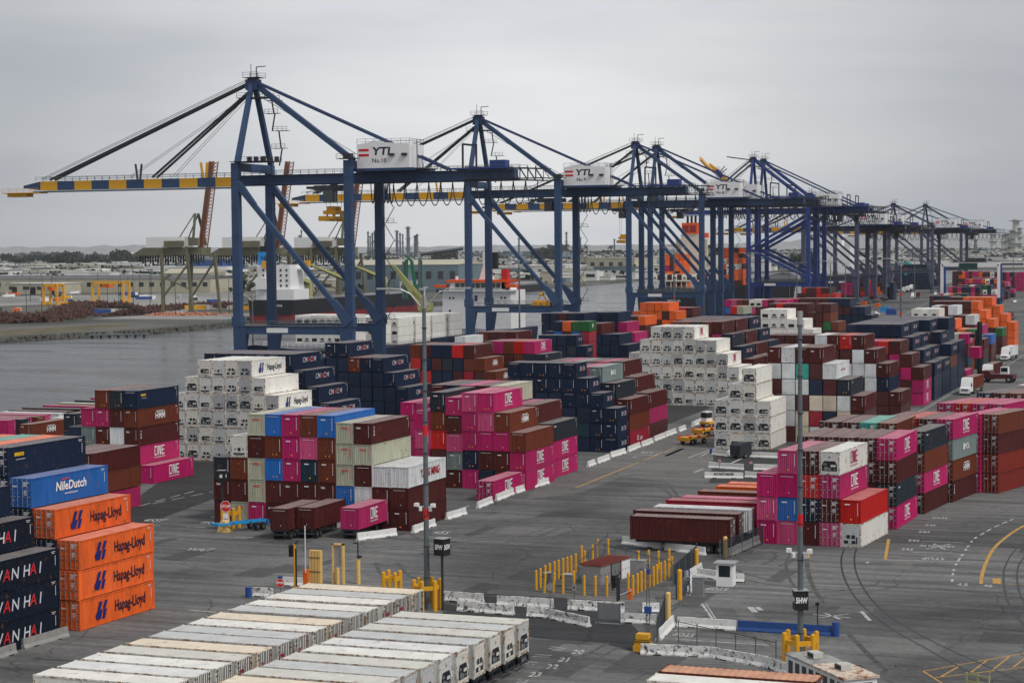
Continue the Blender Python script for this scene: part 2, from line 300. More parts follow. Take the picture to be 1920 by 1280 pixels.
def side_logo(kindc):   # list of (faces, material, colour) in side-plane coordinates: u along the box (0 = near end), v up
    L = []; W = (.78, .78, .78)
    c = 6.1
    if kindc in ('O', 'e', 'P1'):
        col = W if kindc == 'O' else (.42, .01, .12)
        L.append((shift(one_word(1.42), c, 1.62), col)); L.append((shift(text_flat('OCEAN NETWORK EXPRESS', .25, .006), c, .62), col))
    elif kindc == 'H':
        L.append((shift(text_flat('HMM', 1.35, .03, .0, .95), c + .3, 1.35), W)); L.append((rect(c - .9, c + 1.5, 1.98, 2.1), W))
    elif kindc in ('P', 'h', 'p'):
        bl = (.01, .015, .14); dk = (.008, .01, .035)
        x, y = c - 2.7, 1.38
        g = quad((x - .75, y - .62), (x - .2, y - .62), (x + .12, y + .02), (x - .3, y + .02)) + quad((x - .62, y + .05), (x - .2, y + .05), (x + .1, y + .62), (x - .35, y + .62)) + quad((x + .0, y - .62), (x + .4, y - .62), (x + .72, y + .02), (x + .28, y + .02)) + quad((x + .14, y + .05), (x + .5, y + .05), (x + .85, y + .62), (x + .4, y + .62))
        g += quad((x - .75, y - .62), (x - .3, y + .02), (x - .62, y + .05), (x - .95, y - .3)) 
        L.append(([[((a - x) * 1.1 + x, (b - y) * 1.3 + y) for a, b in f] for f in g], bl)); L.append((shift(text_flat('Hapag-Lloyd', 1.45, .022, 0, .7), c + 1.9, 1.36), dk))
    elif kindc == 'v':
        L.append((shift(text_flat('W   N', 1.45, .012, .15), c - 1.75, 1.3), (.6, .62, .68))); L.append((shift(text_flat('A', 1.45, .02, .15), c - 1.55, 1.3), (.55, .02, .03)))
        L.append((shift(text_flat('H   I', 1.45, .012, .15), c + 2.0, 1.3), (.6, .62, .68))); L.append((shift(text_flat('A', 1.45, .02, .15), c + 2.12, 1.3), (.55, .02, .03)))
    elif kindc == 'N':
        L.append((shift(text_flat('NileDutch', 1.15, .03, .15), c, 1.5), W)); L.append((quad((c - 1.7, 2.05), (c - .2, 2.15), (c - .2, 2.25), (c - 1.3, 2.2)), (.6, .05, .03))); L.append((shift(text_flat('www.niledutch.com', .26, .004), c, .8), W))
    elif kindc == 'q':
        L.append((shift(text_flat('seaco', .62, .03), 1.7, 2.05), (.75, .45, .01))); L.append((rect(1.2, 2.6, 1.5, 1.54), W))
    elif kindc == 'C':
        L.append((shift(text_flat('CM   C M', 1.25, .01, .1, 1.05), c + .5, 1.5), (.5, .52, .56))); L.append((shift(text_flat('A', 1.25, .02, .1), c + .3, 1.5), (.55, .03, .04))); L.append((shift(text_flat('G', 1.25, .02, .1), c + 2.05, 1.5), (.5, .03, .04)))
    elif kindc == 'Y':
        L.append((shift(text_flat('YANG MING', 1.45, .04, 0, .74), c + .8, 1.4), (.42, .01, .03)))
    elif kindc == 'M':
        L.append((shift(text_flat('MOL', 1.1, .03), c + .6, 1.4), W)); L.append((quad((c - 1.3, 1.2), (c - .9, .9), (c - .5, 1.2), (c - .75, 1.9), (c - 1.3, 1.9)), W))
    elif kindc == 'K':
        L.append((shift(text_flat('K', 1.3, .035), c - 1.4, 1.2), W)); L.append((shift(text_flat('LINE', .8, .02), c + .5, 1.05), W))
    elif kindc == 'E':
        L.append((quad((c - 1.2, 1.3), (c - .2, 2.1), (c + 1.1, 1.9), (c + .2, 1.2), (c - .4, .9)), W))
    elif kindc == 'L':
        L.append((shift(text_flat('HMM', .9, .03, .3), c + 1.3, 1.35), (.01, .015, .2))); L.append((rect(.5, 1.7, 2.2, 2.42), W))
    elif kindc == 'X':
        L.append((shift(text_flat('CHINA SHIPPING', .55, .01), c, 1.4), (.5, .02, .05)))
    elif kindc == 'F':
        L.append((shift(text_flat('G', .6, .01), 1.2, 2.1), (.5, .02, .02)))
    elif kindc == 'g':
        L.append((shift(text_flat('OOCL', .5, .03), 1.5, 2.05), (.6, .02, .02)))
    if kindc in ('T', 't1'):
        L.append((sum([shift(text_flat(ch, .42, .02), .75, 2.05 - .42 * i) for i, ch in enumerate('TEX')], []), W))
    if kindc == 'D': L.append((shift(text_flat('Beacon', .34, .01), 1.5, 2.2), W))
    # number group near the far top corner
    if kindc not in ('w',): L.append((rect(10.9, 11.5, 2.42, 2.48) + rect(11.0, 11.4, 2.28, 2.34) + rect(11.45, 11.52, 1.2, 2.1), (.6, .6, .6)))
    return L
def logo_mesh(kindc, L40, side='+x'):
    mb = MB(); mats = []; names = []
    for fs, col in side_logo(kindc):
        key = 'lt%.2f%.2f%.2f' % col
        if key not in M: M[key] = mat('lettering_paint', col, .5, noise=.12, scale=5)
        if key not in names: names.append(key); mats.append(M[key])
        mi = names.index(key); k = L40 / 12.1
        for f in fs: mb.face([(1.2 + .045 + .002, a * (k if L40 < 10 else 1), b) for a, b in f], mi)
    me = mb.mesh('side_lettering', mats); return me

# ---------------------------------------------------------------- the container, standing near end at y=0, 2.72 high, 2.4 wide
HH = 2.72
def corr_wall(mb, fixed, a0, a1, z0, z1, sgn, axis, pitch=.278, dep=.036, m=0):
    n = max(1, int(round((a1 - a0) / pitch))); p = (a1 - a0) / n; pts = []
    for i in range(n):
        a = a0 + i * p; pts += [(a, 0), (a + .25 * p, 0), (a + .5 * p, -dep), (a + .75 * p, -dep)]
    pts.append((a1, 0))
    for (a, d), (b, e) in zip(pts, pts[1:]):
        q = []
        for (u, w, z) in ((a, d, z0), (b, e, z0), (b, e, z1), (a, d, z1)): q.append((fixed + sgn * w, u, z) if axis == 'x' else (u, fixed + sgn * w, z))
        mb.face(q, m)
def box_frame(mb, L, m=0, cast=None):
    w, h = 1.22, HH
    for x in (-w, w):
        for y in (0, L):
            mb.box(min(x, x - math.copysign(.15, x)), max(x, x - math.copysign(.15, x)), y if y == 0 else y - .15, .15 if y == 0 else y, 0.0, h, m)
            mb.box(x - (.17 if x > 0 else -.0) - (.005 if x < 0 else 0), x + (.17 if x < 0 else .005), (y - .005) if y == 0 else y - .17, .17 if y == 0 else y + .005, h - .12, h + .012, cast if cast is not None else m)
            mb.box(x - (.17 if x > 0 else 0) - (.005 if x < 0 else 0), x + (.17 if x < 0 else .005), (y - .005) if y == 0 else y - .17, .17 if y == 0 else y + .005, -.01, .11, cast if cast is not None else m)
    for x in (-w, w):
        xa, xb = min(x, x - math.copysign(.07, x)), max(x, x - math.copysign(.07, x))
        mb.box(xa, xb, .15, L - .15, 0.03, .2, m); mb.box(xa, xb, .15, L - .15, h - .14, h - .03, m)
    for y0, y1 in ((0.0, .08), (L - .08, L)):
        mb.box(-w + .15, w - .15, y0, y1, .03, .16, m); mb.box(-w + .15, w - .15, y0, y1, h - .15, h - .03, m)
def dry_body(L, nearwall=True):
    mb = MB(); box_frame(mb, L)
    for s in (-1, 1): corr_wall(mb, s * 1.19, .15, L - .15, .2, HH - .14, s, 'x')
    if nearwall: corr_wall(mb, .03, -1.07, 1.07, .16, HH - .15, -1, 'y', pitch=.24)
    corr_wall(mb, L - .03, -1.07, 1.07, .16, HH - .15, 1, 'y', pitch=.24)
    mb.face([(-1.15, .08, .12), (1.15, .08, .12), (1.15, L - .08, .12), (-1.15, L - .08, .12)])
    return mb.mesh('body', M['paint'])
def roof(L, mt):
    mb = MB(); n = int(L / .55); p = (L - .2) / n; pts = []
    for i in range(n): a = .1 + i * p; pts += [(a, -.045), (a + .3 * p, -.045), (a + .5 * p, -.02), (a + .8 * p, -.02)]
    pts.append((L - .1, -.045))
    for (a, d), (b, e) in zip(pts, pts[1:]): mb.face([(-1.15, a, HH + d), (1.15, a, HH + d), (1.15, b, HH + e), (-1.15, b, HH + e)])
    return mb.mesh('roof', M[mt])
def door_leaf(s, L0=0):
    mb = MB(); x0, x1 = (.02, 1.06) if s > 0 else (-1.06, -.02)
    mb.box(x0, x1, .015, .055, .16, HH - .15, 0)
    for k in range(5):
        z = .35 + k * .46; mb.box(x0 + .1, x1 - .1, -.002, .014, z, z + .26, 0)
    return mb.mesh('door', M['doorp'])
def lockbars(s):
    mb = MB()
    for x in (.28, .8):
        mb.tube([(s * x, -.04, .1), (s * x, -.04, HH - .1)], .022, 6, 0)
        for z in (.14, .75, 1.3, 1.9, HH - .17): mb.box(s * x - .07, s * x + .07, -.055, .0, z, z + .05, 0)
        mb.box(s * x - .02, s * x + .3, -.065, -.04, 1.0, 1.06, 0)
    for z in (.3, .95, 1.6, 2.3): mb.box(s * 1.02 - .07, s * 1.02 + .07, -.03, .01, z, z + .08, 0)
    return mb.mesh('locking_bars', M['rod'])
def door_marks():
    mb = MB()
    for i, z in enumerate((2.3, 2.15, 2.0)): mb.box(.35, .95 - .1 * i, -.008, -.004, z, z + .09, 0)
    for i in range(4): mb.box(.4, .75, -.008, -.004, 1.55 - i * .12, 1.61 - i * .12, 0)
    mb.box(-.9, -.35, -.008, -.004, 1.9, 2.02, 0); mb.box(-.85, -.7, -.008, -.004, .6, .8, 1)
    return mb.mesh('marking', [M['white'], M['orange_tag']])
def end_marks(v):
    mb = MB(); r = random.Random(v)
    for k in range(9):
        if v % 4 != 3: z = 2.25 - k * .17; mb.box(.78, .86, -.012, -.008, z, z + .11, 0)
    if v % 4 == 0: mb.box(-.1, .02, -.012, -.008, 1.9, 2.02, 1)
    if v % 4 == 1: mb.box(.3, .46, -.012, -.008, .42, .56, 1); mb.box(-.2, -.06, -.012, -.008, .42, .56, 1)
    if v % 4 == 2: mb.box(-.7, -.1, -.012, -.008, 2.1, 2.24, 0); mb.box(-.05, .15, -.012, -.008, .38, .55, 1)
    if v % 4 == 3: mb.box(-.85, .75, -.012, -.008, 2.4, 2.44, 0); mb.box(.1, .2, -.012, -.008, .5, .6, 0)
    return mb.mesh('marking', [M['white'], M['orange_tag']])
def end_words(txt, col, z=2.1, s=.42, x=-.55):
    key = 'lt%.2f%.2f%.2f' % col
    if key not in M: M[key] = mat('lettering_paint', col, .5, noise=.12, scale=5)
    mb = MB()
    for f in shift(text_flat(txt, s, .02), x, z): mb.face([(a, -.012, b) for a, b in f])
    for k in range(9): zz = 2.25 - k * .17; mb.box(.78, .86, -.012, -.008, zz, zz + .11, 0)
    return mb.mesh('end_lettering', M[key])
def reefer_body(L):
    mb = MB(); box_frame(mb, L, 1, 1)
    for s in (-1, 1):
        x = s * 1.19; mb.face([(x, .15, .2), (x, L - .15, .2), (x, L - .15, HH - .14), (x, .15, HH - .14)])
        for k in range(1, 9): y = k * L / 9; mb.box(min(x, x + s * .012), max(x, x + s * .012), y - .025, y + .025, .2, HH - .14)
    for y in (.1, L - .03): mb.face([(-1.07, y, .16), (1.07, y, .16), (1.07, y, HH - .15), (-1.07, y, HH - .15)])
    mb.face([(-1.15, .08, .12), (1.15, .08, .12), (1.15, L - .08, .12), (-1.15, L - .08, .12)])
    return mb.mesh('body', [M['reefer'], M['edge']])
def reefer_roof(L):
    mb = MB(); mb.face([(-1.15, .1, HH - .04), (1.15, .1, HH - .04), (1.15, L - .1, HH - .02), (-1.15, L - .1, HH - .02)])
    for k in range(1, 10): y = k * L / 10; mb.box(-1.13, 1.13, y - .02, y + .02, HH - .035, HH - .022)
    return mb.mesh('roof', M['reeferroof'])
def unit(v):   # refrigeration machinery at the near end
    mb = MB(); w = 1.02
    mb.box(-w, w, .0, .08, .2, HH - .2, 0)
    def bx(x0, x1, z0, z1, m, y0=-.02, y1=.0): mb.box(x0, x1, y0, y1, z0, z1, m)
    if v == 0:
        pr = [(-.9, .45), (.9, .45), (.9, 1.2), (.66, 1.62), (-.66, 1.62), (-.9, 1.2)]
        mb.prism([(a, b) for a, b in pr], -.004, .0, 1)
        mb.tube([(-.4, -.01, .75), (-.4, -.03, .75)], .26, 12, 2); bx(.15, .75, .95, 1.2, 0, -.03, -.004); bx(-.1, .2, .55, .85, 2, -.03, -.004); bx(.45, .7, .6, .75, 2, -.03, -.004); bx(-.75, -.35, 1.15, 1.35, 2, -.03, -.004)
        bx(-.12, .12, 2.05, 2.12, 1); bx(-.06, .06, 1.9, 2.0, 2)
    elif v == 1:
        bx(-.18, .22, .78, 1.2, 1); bx(-.55, -.42, .95, 1.15, 1); bx(.5, .64, .9, 1.12, 1); bx(-.8, .8, .36, .56, 1); bx(-.6, .6, .24, .32, 2)
        bx(-.75, -.5, .95, 1.0, 2); bx(.3, .4, 1.3, 1.36, 1)
    elif v == 2:
        bx(-.5, -.08, 1.0, 1.42, 1); bx(.08, .5, 1.0, 1.42, 1); bx(-.8, .55, .42, .78, 1); bx(-.3, .1, .45, .74, 0, -.03, -.02); bx(.62, .78, .4, 1.2, 1); bx(-.7, -.6, 1.1, 1.35, 2)
    else:
        pr = [(-.8, .58), (.8, .58), (.8, 1.1), (.6, 1.28), (-.6, 1.28), (-.8, 1.1)]
        mb.prism(pr, -.004, 0, 1); mb.tube([(-.1, -.01, .92), (-.1, -.03, .92)], .22, 12, 2); bx(.2, .76, .78, .98, 0, -.03, -.004); bx(-.7, .7, .3, .42, 2)
    for x in (-.55, .0, .5): bx(x - .12, x + .12, 2.22, 2.25, 2, -.012, 0)
    bx(.3, .44, 2.0, 2.1, 3, -.012, 0) if v in (0, 3) else bx(-.4, -.3, 1.75, 1.85, 3, -.012, 0)
    bx(-.1, .06, .22, .3, 3, -.012, 0)
    return mb.mesh('refrigeration_unit', [M['unitw'], M['black'], M['grey'], M['orange_tag']])
ME = {}
for L in (12.1, 6.05):
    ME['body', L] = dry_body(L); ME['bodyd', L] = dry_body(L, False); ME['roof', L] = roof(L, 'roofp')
ME['rbody'] = reefer_body(12.1); ME['rroof'] = reefer_roof(12.1); ME['unit'] = [unit(v) for v in range(4)]
ME['dl'], ME['dr'], ME['bl'], ME['br'] = door_leaf(-1), door_leaf(1), lockbars(-1), lockbars(1)
ME['dm'] = door_marks(); ME['em'] = [end_marks(v) for v in range(4)]
ME['tex'] = end_words('tex', (.6, .6, .6)); ME['oocl'] = end_words('OOCL', (.6, .03, .03), 2.0, .34, 0); ME['hmms'] = end_words('HMM', (.6, .6, .6), 2.25, .24, -.5)
# small far version of a container as one mesh (body and roof paint)
def simple(L, reefer=False, v=0):
    mb = MB(); w = 1.2; h = HH
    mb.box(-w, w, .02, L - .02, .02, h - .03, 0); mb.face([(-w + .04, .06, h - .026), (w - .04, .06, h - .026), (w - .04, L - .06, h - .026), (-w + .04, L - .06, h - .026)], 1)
    for x in (-w, w): mb.box(x - .08 if x < 0 else x - .06, x + .06 if x < 0 else x + .08, 0, .14, 0, h, 0)
    if reefer:
        mb.box(-.8, .8, -.01, .01, .5, 1.4, 2) if v == 0 else [mb.box(-.5, .5, -.01, .01, .9, 1.4, 2), mb.box(-.8, .8, -.01, .01, .4, .65, 2)]
    return mb.mesh('container', [M['reefer'] if reefer else M['paint'], M['reeferroof'] if reefer else M['roofp'], M['black']])
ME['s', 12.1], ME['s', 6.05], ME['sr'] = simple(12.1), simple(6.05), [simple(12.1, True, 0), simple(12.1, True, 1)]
LOGO = {}
CC = {  # base colours
 'm': (.42, .007, .11), 'k': (.50, .055, .17), 'f': (.2, .022, .014), 'r': (.075, .013, .012), 'b': (.14, .03, .013), 'n': (.006, .017, .046), 'd': (.02, .027, .038), 'u': (.012, .12, .42),
 'g': (.40, .41, .31), 'W': (.62, .64, .65), 'w': (.76, .745, .69), 'o': (.78, .115, .004), 'R': (.5, .008, .006), 'G': (.02, .13, .035), 't': (.03, .30, .24), 's': (.17, .22, .215), 'c': (.32, .01, .03), 'y': (.6, .52, .40), 'z': (.008, .035, .055), 'V': (.003, .009, .022)}
ALIAS = {'O': 'm', 'H': 'b', 'C': 'n', 'P': 'o', 'h': 'w', 'e': 'w', 'Y': 'W', 'X': 'W', 'M': 's', 'K': 'c', 'E': 'G', 'T': 'r', 'B': 'b', 'D': 'd', 'N': 'u', 'q': 'n', 'v': 'V', 'L': 'R', 'F': 'w', 'A': 'g'}
CNAME = {'m': 'magenta', 'k': 'faded pink', 'r': 'maroon', 'b': 'rust brown', 'n': 'navy blue', 'd': 'charcoal', 'u': 'bright blue', 'g': 'grey-green', 'W': 'pale grey', 'w': 'white', 'o': 'orange', 'R': 'bright red', 'G': 'dark green', 't': 'teal', 's': 'slate grey', 'c': 'crimson', 'f': 'brick red', 'V': 'near-black blue', 'y': 'rusty white', 'z': 'dark petrol blue'}
LOGOS = set('OHPhevNqCYMKETDLXF') | {'A'}
SL = []   # every slice: name, Y, XR, h, L, rows (bottom first, right aligned), rot, doors
def slc(desc, Y, XR, rows, h=2.77, L=12.1, rot=0, doors=(), pitch=2.46, z0=0, colh=None): SL.append((desc, Y, XR, h, L, rows.split('/'), rot, doors, pitch, z0, colh or {}))

# ---------------------------------------------------------------- the stacks (rows bottom tier first, right end of every row on the same line)
slc('front-left block with outlined letters', 137.0, -99.5, 'nvv/nvv/nvv/nv./n..', h=2.72, rot=2.9)
slc('block with orange sides at far left', 152.0, -98.7, 'nnnnnnP/nnnnnnP/nnnnnnP/nnnnnP./nnnnN../otoq...', doors='all', rot=2.9)
slc('short block behind the orange stack', 218.5, -139.6, 'rrm/rrb/rrr')
slc('stack left of the white reefer wall', 252.4, -150.7, 'rrrrFO/rrkbO./nsrWT./.mmrH./..bdq.')
slc('main block by the tall left lamp pole', 219.0, -94.9, 'rgmrrrrWrrr/rrgrrrrlWrr/dbgumzbgrWY/.wrbmkbgA../..gumbugT..', colh={i: 2.8 for i in range(7)} | {i: 2.63 for i in range(7, 11)})
slc('tall white reefer wall at left', 283.0, -138.0, 'wwwwwwwwwww/wwwwwwwwww./wwwwwwwww../wwwwwwwh.../.wwwwww..../..wwwh.....', h=2.77)
slc('navy row behind the left reefer wall', 301.5, -139.9, 'nnnnnnnnnnnn/nnnnnnnnnnn./nnnnnnnnnC../nnnnnnnnC.../nnnnnnnC..../nnnnnnC.....')
slc('second navy block right of the reefers', 340.0, -142.4, 'nnnnnnnnnnnn/nnnnnnnnnnn./nndddnnnnC../nnnnnnnnC.../nnnnnbnC..../...nC.......')
slc('mixed block behind the left lamp pole', 388.0, -142.8, 'rrrrrrrrrr/rrnrrrrrr./RRnnrcrH../RnrdnbH.../brnnRT....')
slc('pink-ended row behind the mixed block', 406.0, -135.5, 'rrrrrrrrrr/nnnrrrrrr./rrrrmrrr../rnrrbdD.../.rmbRO....')
slc('low white box behind the red row', 426.0, -169.8, 'n/n/n/n/W')
slc('brown four-wide row near the water', 452.0, -166.6, 'rrrr/nrnr/rrrr/rnrr/brrT')
slc('single box beside the road barriers', 248.2, -95.0, 'O', doors='all')
slc('magenta block beside the road', 260.5, -94.6, 'mrrmnrO/mrsnrrO/kRkmmmb/mbrmkH./.DmkO..', colh={2: 2.63})
slc('second bay of the magenta block', 274.6, -95.6, 'rrrrrrrrrO/mrrrrrrrrO/mrrrrrrrrD/mmrrrrrmT./..rnmrA...')
slc('short navy boxes left of the grey box', 312.9, -97.2, 'nnnnnnnC/nnnnnzCC/nnnnnnnC/nnnnnnC./nnnnnC../nnnnC...', h=2.5, L=6.05)
slc('bay with the grey box on top', 322.0, -97.8, 'nnnnnnnK/nnnnnnnB/nnnnnnrT/nnnnnnD./nnnnkM..')
slc('brown bay before the empty slot', 336.3, -98.5, 'rrrrrrrrT/rrrrrrrrO/rrrrrrrrT/rrrrrrrT./.rmsrmT..', h=2.79)
slc('white reefer wall in the middle', 410.0, -95.1, 'wwwwwwwwwwww/wwwwwwwwwww./wwwwwwwwww../wwwwwwwwe.../.wwwwwww..../..wwwe......', h=2.86)
slc('small reefer stack by the parked vehicles', 324.6, -73.7, 'wwww/wwww/wwww/.ww./..w.')
slc('rusty white and maroon block at right', 339.0, -60.3, 'rryWrWr/rWycnyr/rWryyWT/rWWnrD./WWtrX../rWrT...', h=2.78)
slc('second bay of rusty white block', 387.0, -61.6, 'rrrrrrrr/rrrrrrrT/rrrrrWn./rrrWWWT./rrrrWT../.WrRT...', h=2.77)
slc('third bay of the rusty white block', 421.5, -62.5, 'rrrrrrrO/rrrrrmrO/rrrrrrmT/rrrrrmT./rrrmRT..', h=2.77)
for i, (y, s) in enumerate([(437.2, 'nnnnnnnC/nnnnnnnC/nnnnnnnC/nnnnnnC./nnnnnC../nnnnC...'), (450.4, 'nnnnnnnC/nnnnnnnC/nnnnnnnC/nnnnnnC./nnnnnC../nnnnC...'), (463.6, 'nnnnnnnn/nnnnnnnC/nnnnnnnb/nnnnnnnC/nnnnnnC./nnnnnC..'), (476.8, 'nnnnnnnn/nnnnnnnn/nnnnnnnn/nnnnnnnn/nnnnnnn./nnnnnnn.')]):
    slc(['first', 'second', 'third', 'fourth'][i] + ' navy bay at the lane edge', y, -62.3, s, h=2.8)
slc('charcoal bay behind the middle reefers', 441.0, -99.3, 'rrrrrrrrrrr/rrrrrrrrrm./rrrrrrrrr../rrrrrrrC.../rrrrrmD..../.bbdbT.....', h=2.84)
slc('maroon bay behind the middle reefers', 454.6, -99.3, 'rrrrrrrrrrr/rrrrrrrrrr./rrrrrrrrT../rrrrrrrT.../rrrrrrT..../rrrrrT.....', h=2.84)
slc('blue bay behind the middle reefers', 468.2, -99.3, 'rrrrrrrrrrr/rrrrrrrrrr./rrrrrrrrr../rrrrrrrC.../rrrrrrC..../nnnnnC.....', h=2.84)
slc('brown bay right of the blue bay', 500.0, -97.5, 'rrrrrrr/rrrrrrm/rrrrroo/rrrrrT.', h=2.84)
slc('short navy pair near the second crane', 455.0, -149.5, 'nnnnn/nnnnn/nnnnn/nnndC/nnnC.', h=2.6, L=6.05)
slc('green and orange short boxes', 475.0, -155.0, 'nnrrc/nnrrc/nnnnc/nuruc/nuruc/.noGE', h=2.6, L=6.05)
slc('navy top row near the second crane', 500.5, -152.5, 'nnnnnnnnnn/nnnnnnnnnn/nnnnnnnnnC/nnnnnnnnC./nnnnnnT.../nnrnC.....', h=2.8)
slc('pink bay behind the navy top row', 514.0, -152.0, 'nnnnnu/nnnnnu/nnnnnu/nnnnO./nnnO../nnC...')
slc('orange bay near the third crane', 560.0, -165.0, 'rrrrr/rrrrr/rrrrr/rrroT/nrdrP')
slc('orange top row near the third crane', 604.0, -167.7, 'ooooro/ooooro/oooorn/oooroo/oooorP/.oooP.')
slc('maroon box beside the orange row', 640.0, -172.0, 'rrr/rrr/rrr/RRr/RRT')
slc('grey-green box beside the maroon box', 655.0, -158.0, 'nn/nn/nn/nn/RA', L=12.1)
slc('long mixed row with pink ends', 735.0, -160.4, 'rrrrrrrrrr/rrrrrrrrrr/rrrrrrrrrm/urdtkrrrmr/mkbrwwmrkO')
slc('maroon row behind the pink ends', 750.0, -152.0, 'rrrrrrrr/rrrrrrrr/rrrrrrrr/rrrrrrrr/rrrRmrrT')
slc('small white reefer group beyond the walls', 541.0, -103.4, 'wwwwwwwwww/wwwwwwwwww/nnwwwwwww./nnwwwww.../nwwwww..../.www......', h=2.77)
slc('maroon bay beyond the small reefers', 596.0, -114.0, 'rrrrrrrrrr/rrrrrrrrrr/rrrrrrrrrr/rrrrrrrrGH/rrrrrrrrH./.rRrrT.rT.')
slc('navy bay beyond the green box', 655.0, -114.0, 'nnnnnnnnnn/nnnnnnnnnC/nnnnnnnnnC/nnnnnnnnnC/rrrrrrrnC./rrrrnnC...')
slc('red cube far behind the small reefers', 945.0, -182.0, 'rrrrrrrr/rrrrrrrr/rrrrrrrr/rrrrRRRR/.RrrRrr.')
slc('navy far bay by the blue tarpaulins', 700.0, -118.0, 'nnnnnnR/nnnnnCR/nnnnC../nnnC...')
# right-hand field beyond the truck lane
slc('magenta bay behind the lifting truck', 519.0, -65.3, 'rrrrzr/rrrrzz/rrrrrr/rrrrgO', h=2.77)
slc('low magenta box by the truck lane', 499.0, -63.2, 'mm', h=2.77)
slc('crimson and orange bay', 548.0, -64.8, 'rrrrrrooz/rrrrrroor/rrrrrroor/rrrrrroG./rrrrcP.../.www.....', h=2.77)
slc('white and magenta bay', 577.0, -66.0, 'rrrrrrrr/rrrrrrrr/rrrrrrWu/rrrrrrm./rrrrrW../.WrX....', h=2.77)
slc('green-ended orange bay', 623.0, -67.9, 'rrrrrrrrr/rrrrrrroT/rrrrrrorE/rrrrrmoP./rrrrroP../rrrrrP...', h=2.77)
slc('orange stairs by the far lane', 670.0, -69.0, 'ooooooooP/ooooooooP/ooooooooP/oooooooP./ooooooP../rroooP...', h=2.77)
fr = random.Random(11)
for k in range(7): slc(['nearest', 'second', 'third', 'fourth', 'fifth', 'sixth', 'last'][k] + ' mixed bay under the white gantry', 1012 + 44 * k, -122.5 - k * 1.2, '/'.join(''.join(fr.choice('mrnnrmkwzodGzn') for _ in range(9 - (i > 1) * fr.randint(0, 3))) .ljust(10, '.') for i in range([3, 3, 4, 4, 5, 5, 6][k])), h=2.7)
# fan of stacks on the right, turned a little more with every bay
slc('front-right block by the striped pole', 221.8, -39.9, 'mkrkw/kunrR/mmRO./.kre.', rot=5.0, doors=((1, 3), (2, 2), (2, 3), (3, 2), (3, 3), (4, 2)), pitch=2.44, h=2.74)
slc('second fan bay at right', 237.6, -38.4, 'rrrrrO/rrrrrD/rrrrrr/.rrrrO', rot=3, doors='all', h=2.77)
slc('teal-topped fan bay', 254.5, -41.2, 'rrrrr/rrrrr/rrrrr/.rrtb', rot=3, doors='all', h=2.85)
slc('charcoal-topped fan bay', 252.0, -37.2, 'r/O/b/D', rot=6.5, doors='all', h=2.66)
slc('grey-sided fan bay', 264.7, -35.3, 'rrrT/rrrH/rrrM/rRrO', rot=9, doors='all', h=2.79)
slc('rightmost brown fan bay', 276.0, -30.6, 'mf/mf/mr/mb', rot=15, doors='all', h=2.74)
slc('double magenta fan bay at right edge', 291.0, -31.5, 'rrmm/rrmm/rrmm/mRmm', rot=15, doors='all', h=2.8)
slc('far brown fan bay at right edge', 318.0, -29.0, 'rnrb/rrnr/rnrr/drbr', rot=15, doors='all', h=2.7)
slc('white pair at the right edge', 372.0, -33.0, 'rwr/Wwr/.ww', rot=12)
slc('lone white-topped box before the rusty block', 352.5, -56.8, 'W', rot=0)

for k in range(4): slc(['nearest', 'second', 'third', 'fourth'][k] + ' bay on the small ship', 547.5 + 13.6 * k, -240.2, 'wwwwwwwwww/wwwwwwwwww/wwwwwwwwww' if k != 9 else '', h=2.72, z0=5.2)
slc('forward deck of the small ship', 519.0, -243.5, 'wwwwwww/wwwwwww/wwwwwww', h=2.75, z0=7.0)
slc('middle deck of the small ship', 533.0, -241.5, 'wwwwwwww/wwwwwwww/wwwwwwww', h=2.75, z0=6.0)
slc('aft deck of the big ship', 915.0, -241.5, 'rwrwrwrwrwr', h=2.8, z0=18.2)
slc('port stacks of the big ship', 924.0, -252.5, 'rsomo/nrsor/rooro/omroo/ooroo/.oroo', h=2.8, z0=14)
slc('starboard stacks of the big ship', 980.0, -240.5, 'ooorroror/oroowoooo/oowoorrwo/roorrroww/oorooowoo', h=2.8, z0=14)
slc('tall orange stacks of the big ship', 1000.0, -241.5, 'oororowo/ooowroro/oroowroo/oooroorr/rooorrwo/orroowor/ooroo.ro', h=2.8, z0=14)

slc('mixed cube far beyond the red cube', 1222.0, -203.0, 'rrrrrbrrrobn/mmmbrRmmooon/mmmrbbkmoorn/mmmkbnRRorr./.rrnbboodn../.tmrrrnn....', h=2.75)
slc('low front row of the mixed cube', 1222.0, -199.5, 'n/n/n/n', h=2.75)
slc('far navy wall behind the mauve building', 1500.0, -210.0, 'nnnnnnnnnnnnnn/nnnnnnnnnnnnnn/nnnnnnnnnnnnn./nnnnnnnnnnnn../nnntnnnnnnn.../nnnRnnnnnnn.../nnnnnnnnnn....', h=2.75)
slc('far magenta wall at the right edge', 1450.0, -135.0, 'mmrmrmnmrmmmmmm/mmmmrmnmrmmmmmm/mrmmrmRmrmmmmmm/mmmmrmkmrmmmmmm/mmrmkmkmrmmmmmm', h=2.75)

slc('far crimson wall left of the white gantry', 1500.0, -164.0, 'mrm mrr rnR rrm rmb'.replace(' ', '') + '/' + 'rrR rbm rmr mrm rnm'.replace(' ', '') + '/' + 'rnr rrm kmr mrm rrr'.replace(' ', '') + '/' + 'rro omr kmr mrm mrm'.replace(' ', '') + '/' + 'rrr omr mmr mrm rrm'.replace(' ', ''), h=2.75)
slc('petrol box behind the far left stack', 272.0, -176.5, 'z/z/D')
slc('low brown box near the left waterside', 295.0, -201.0, 'H', z0=1.2)
slc('low white box near the left waterside', 309.0, -203.6, 'W', z0=1.2)

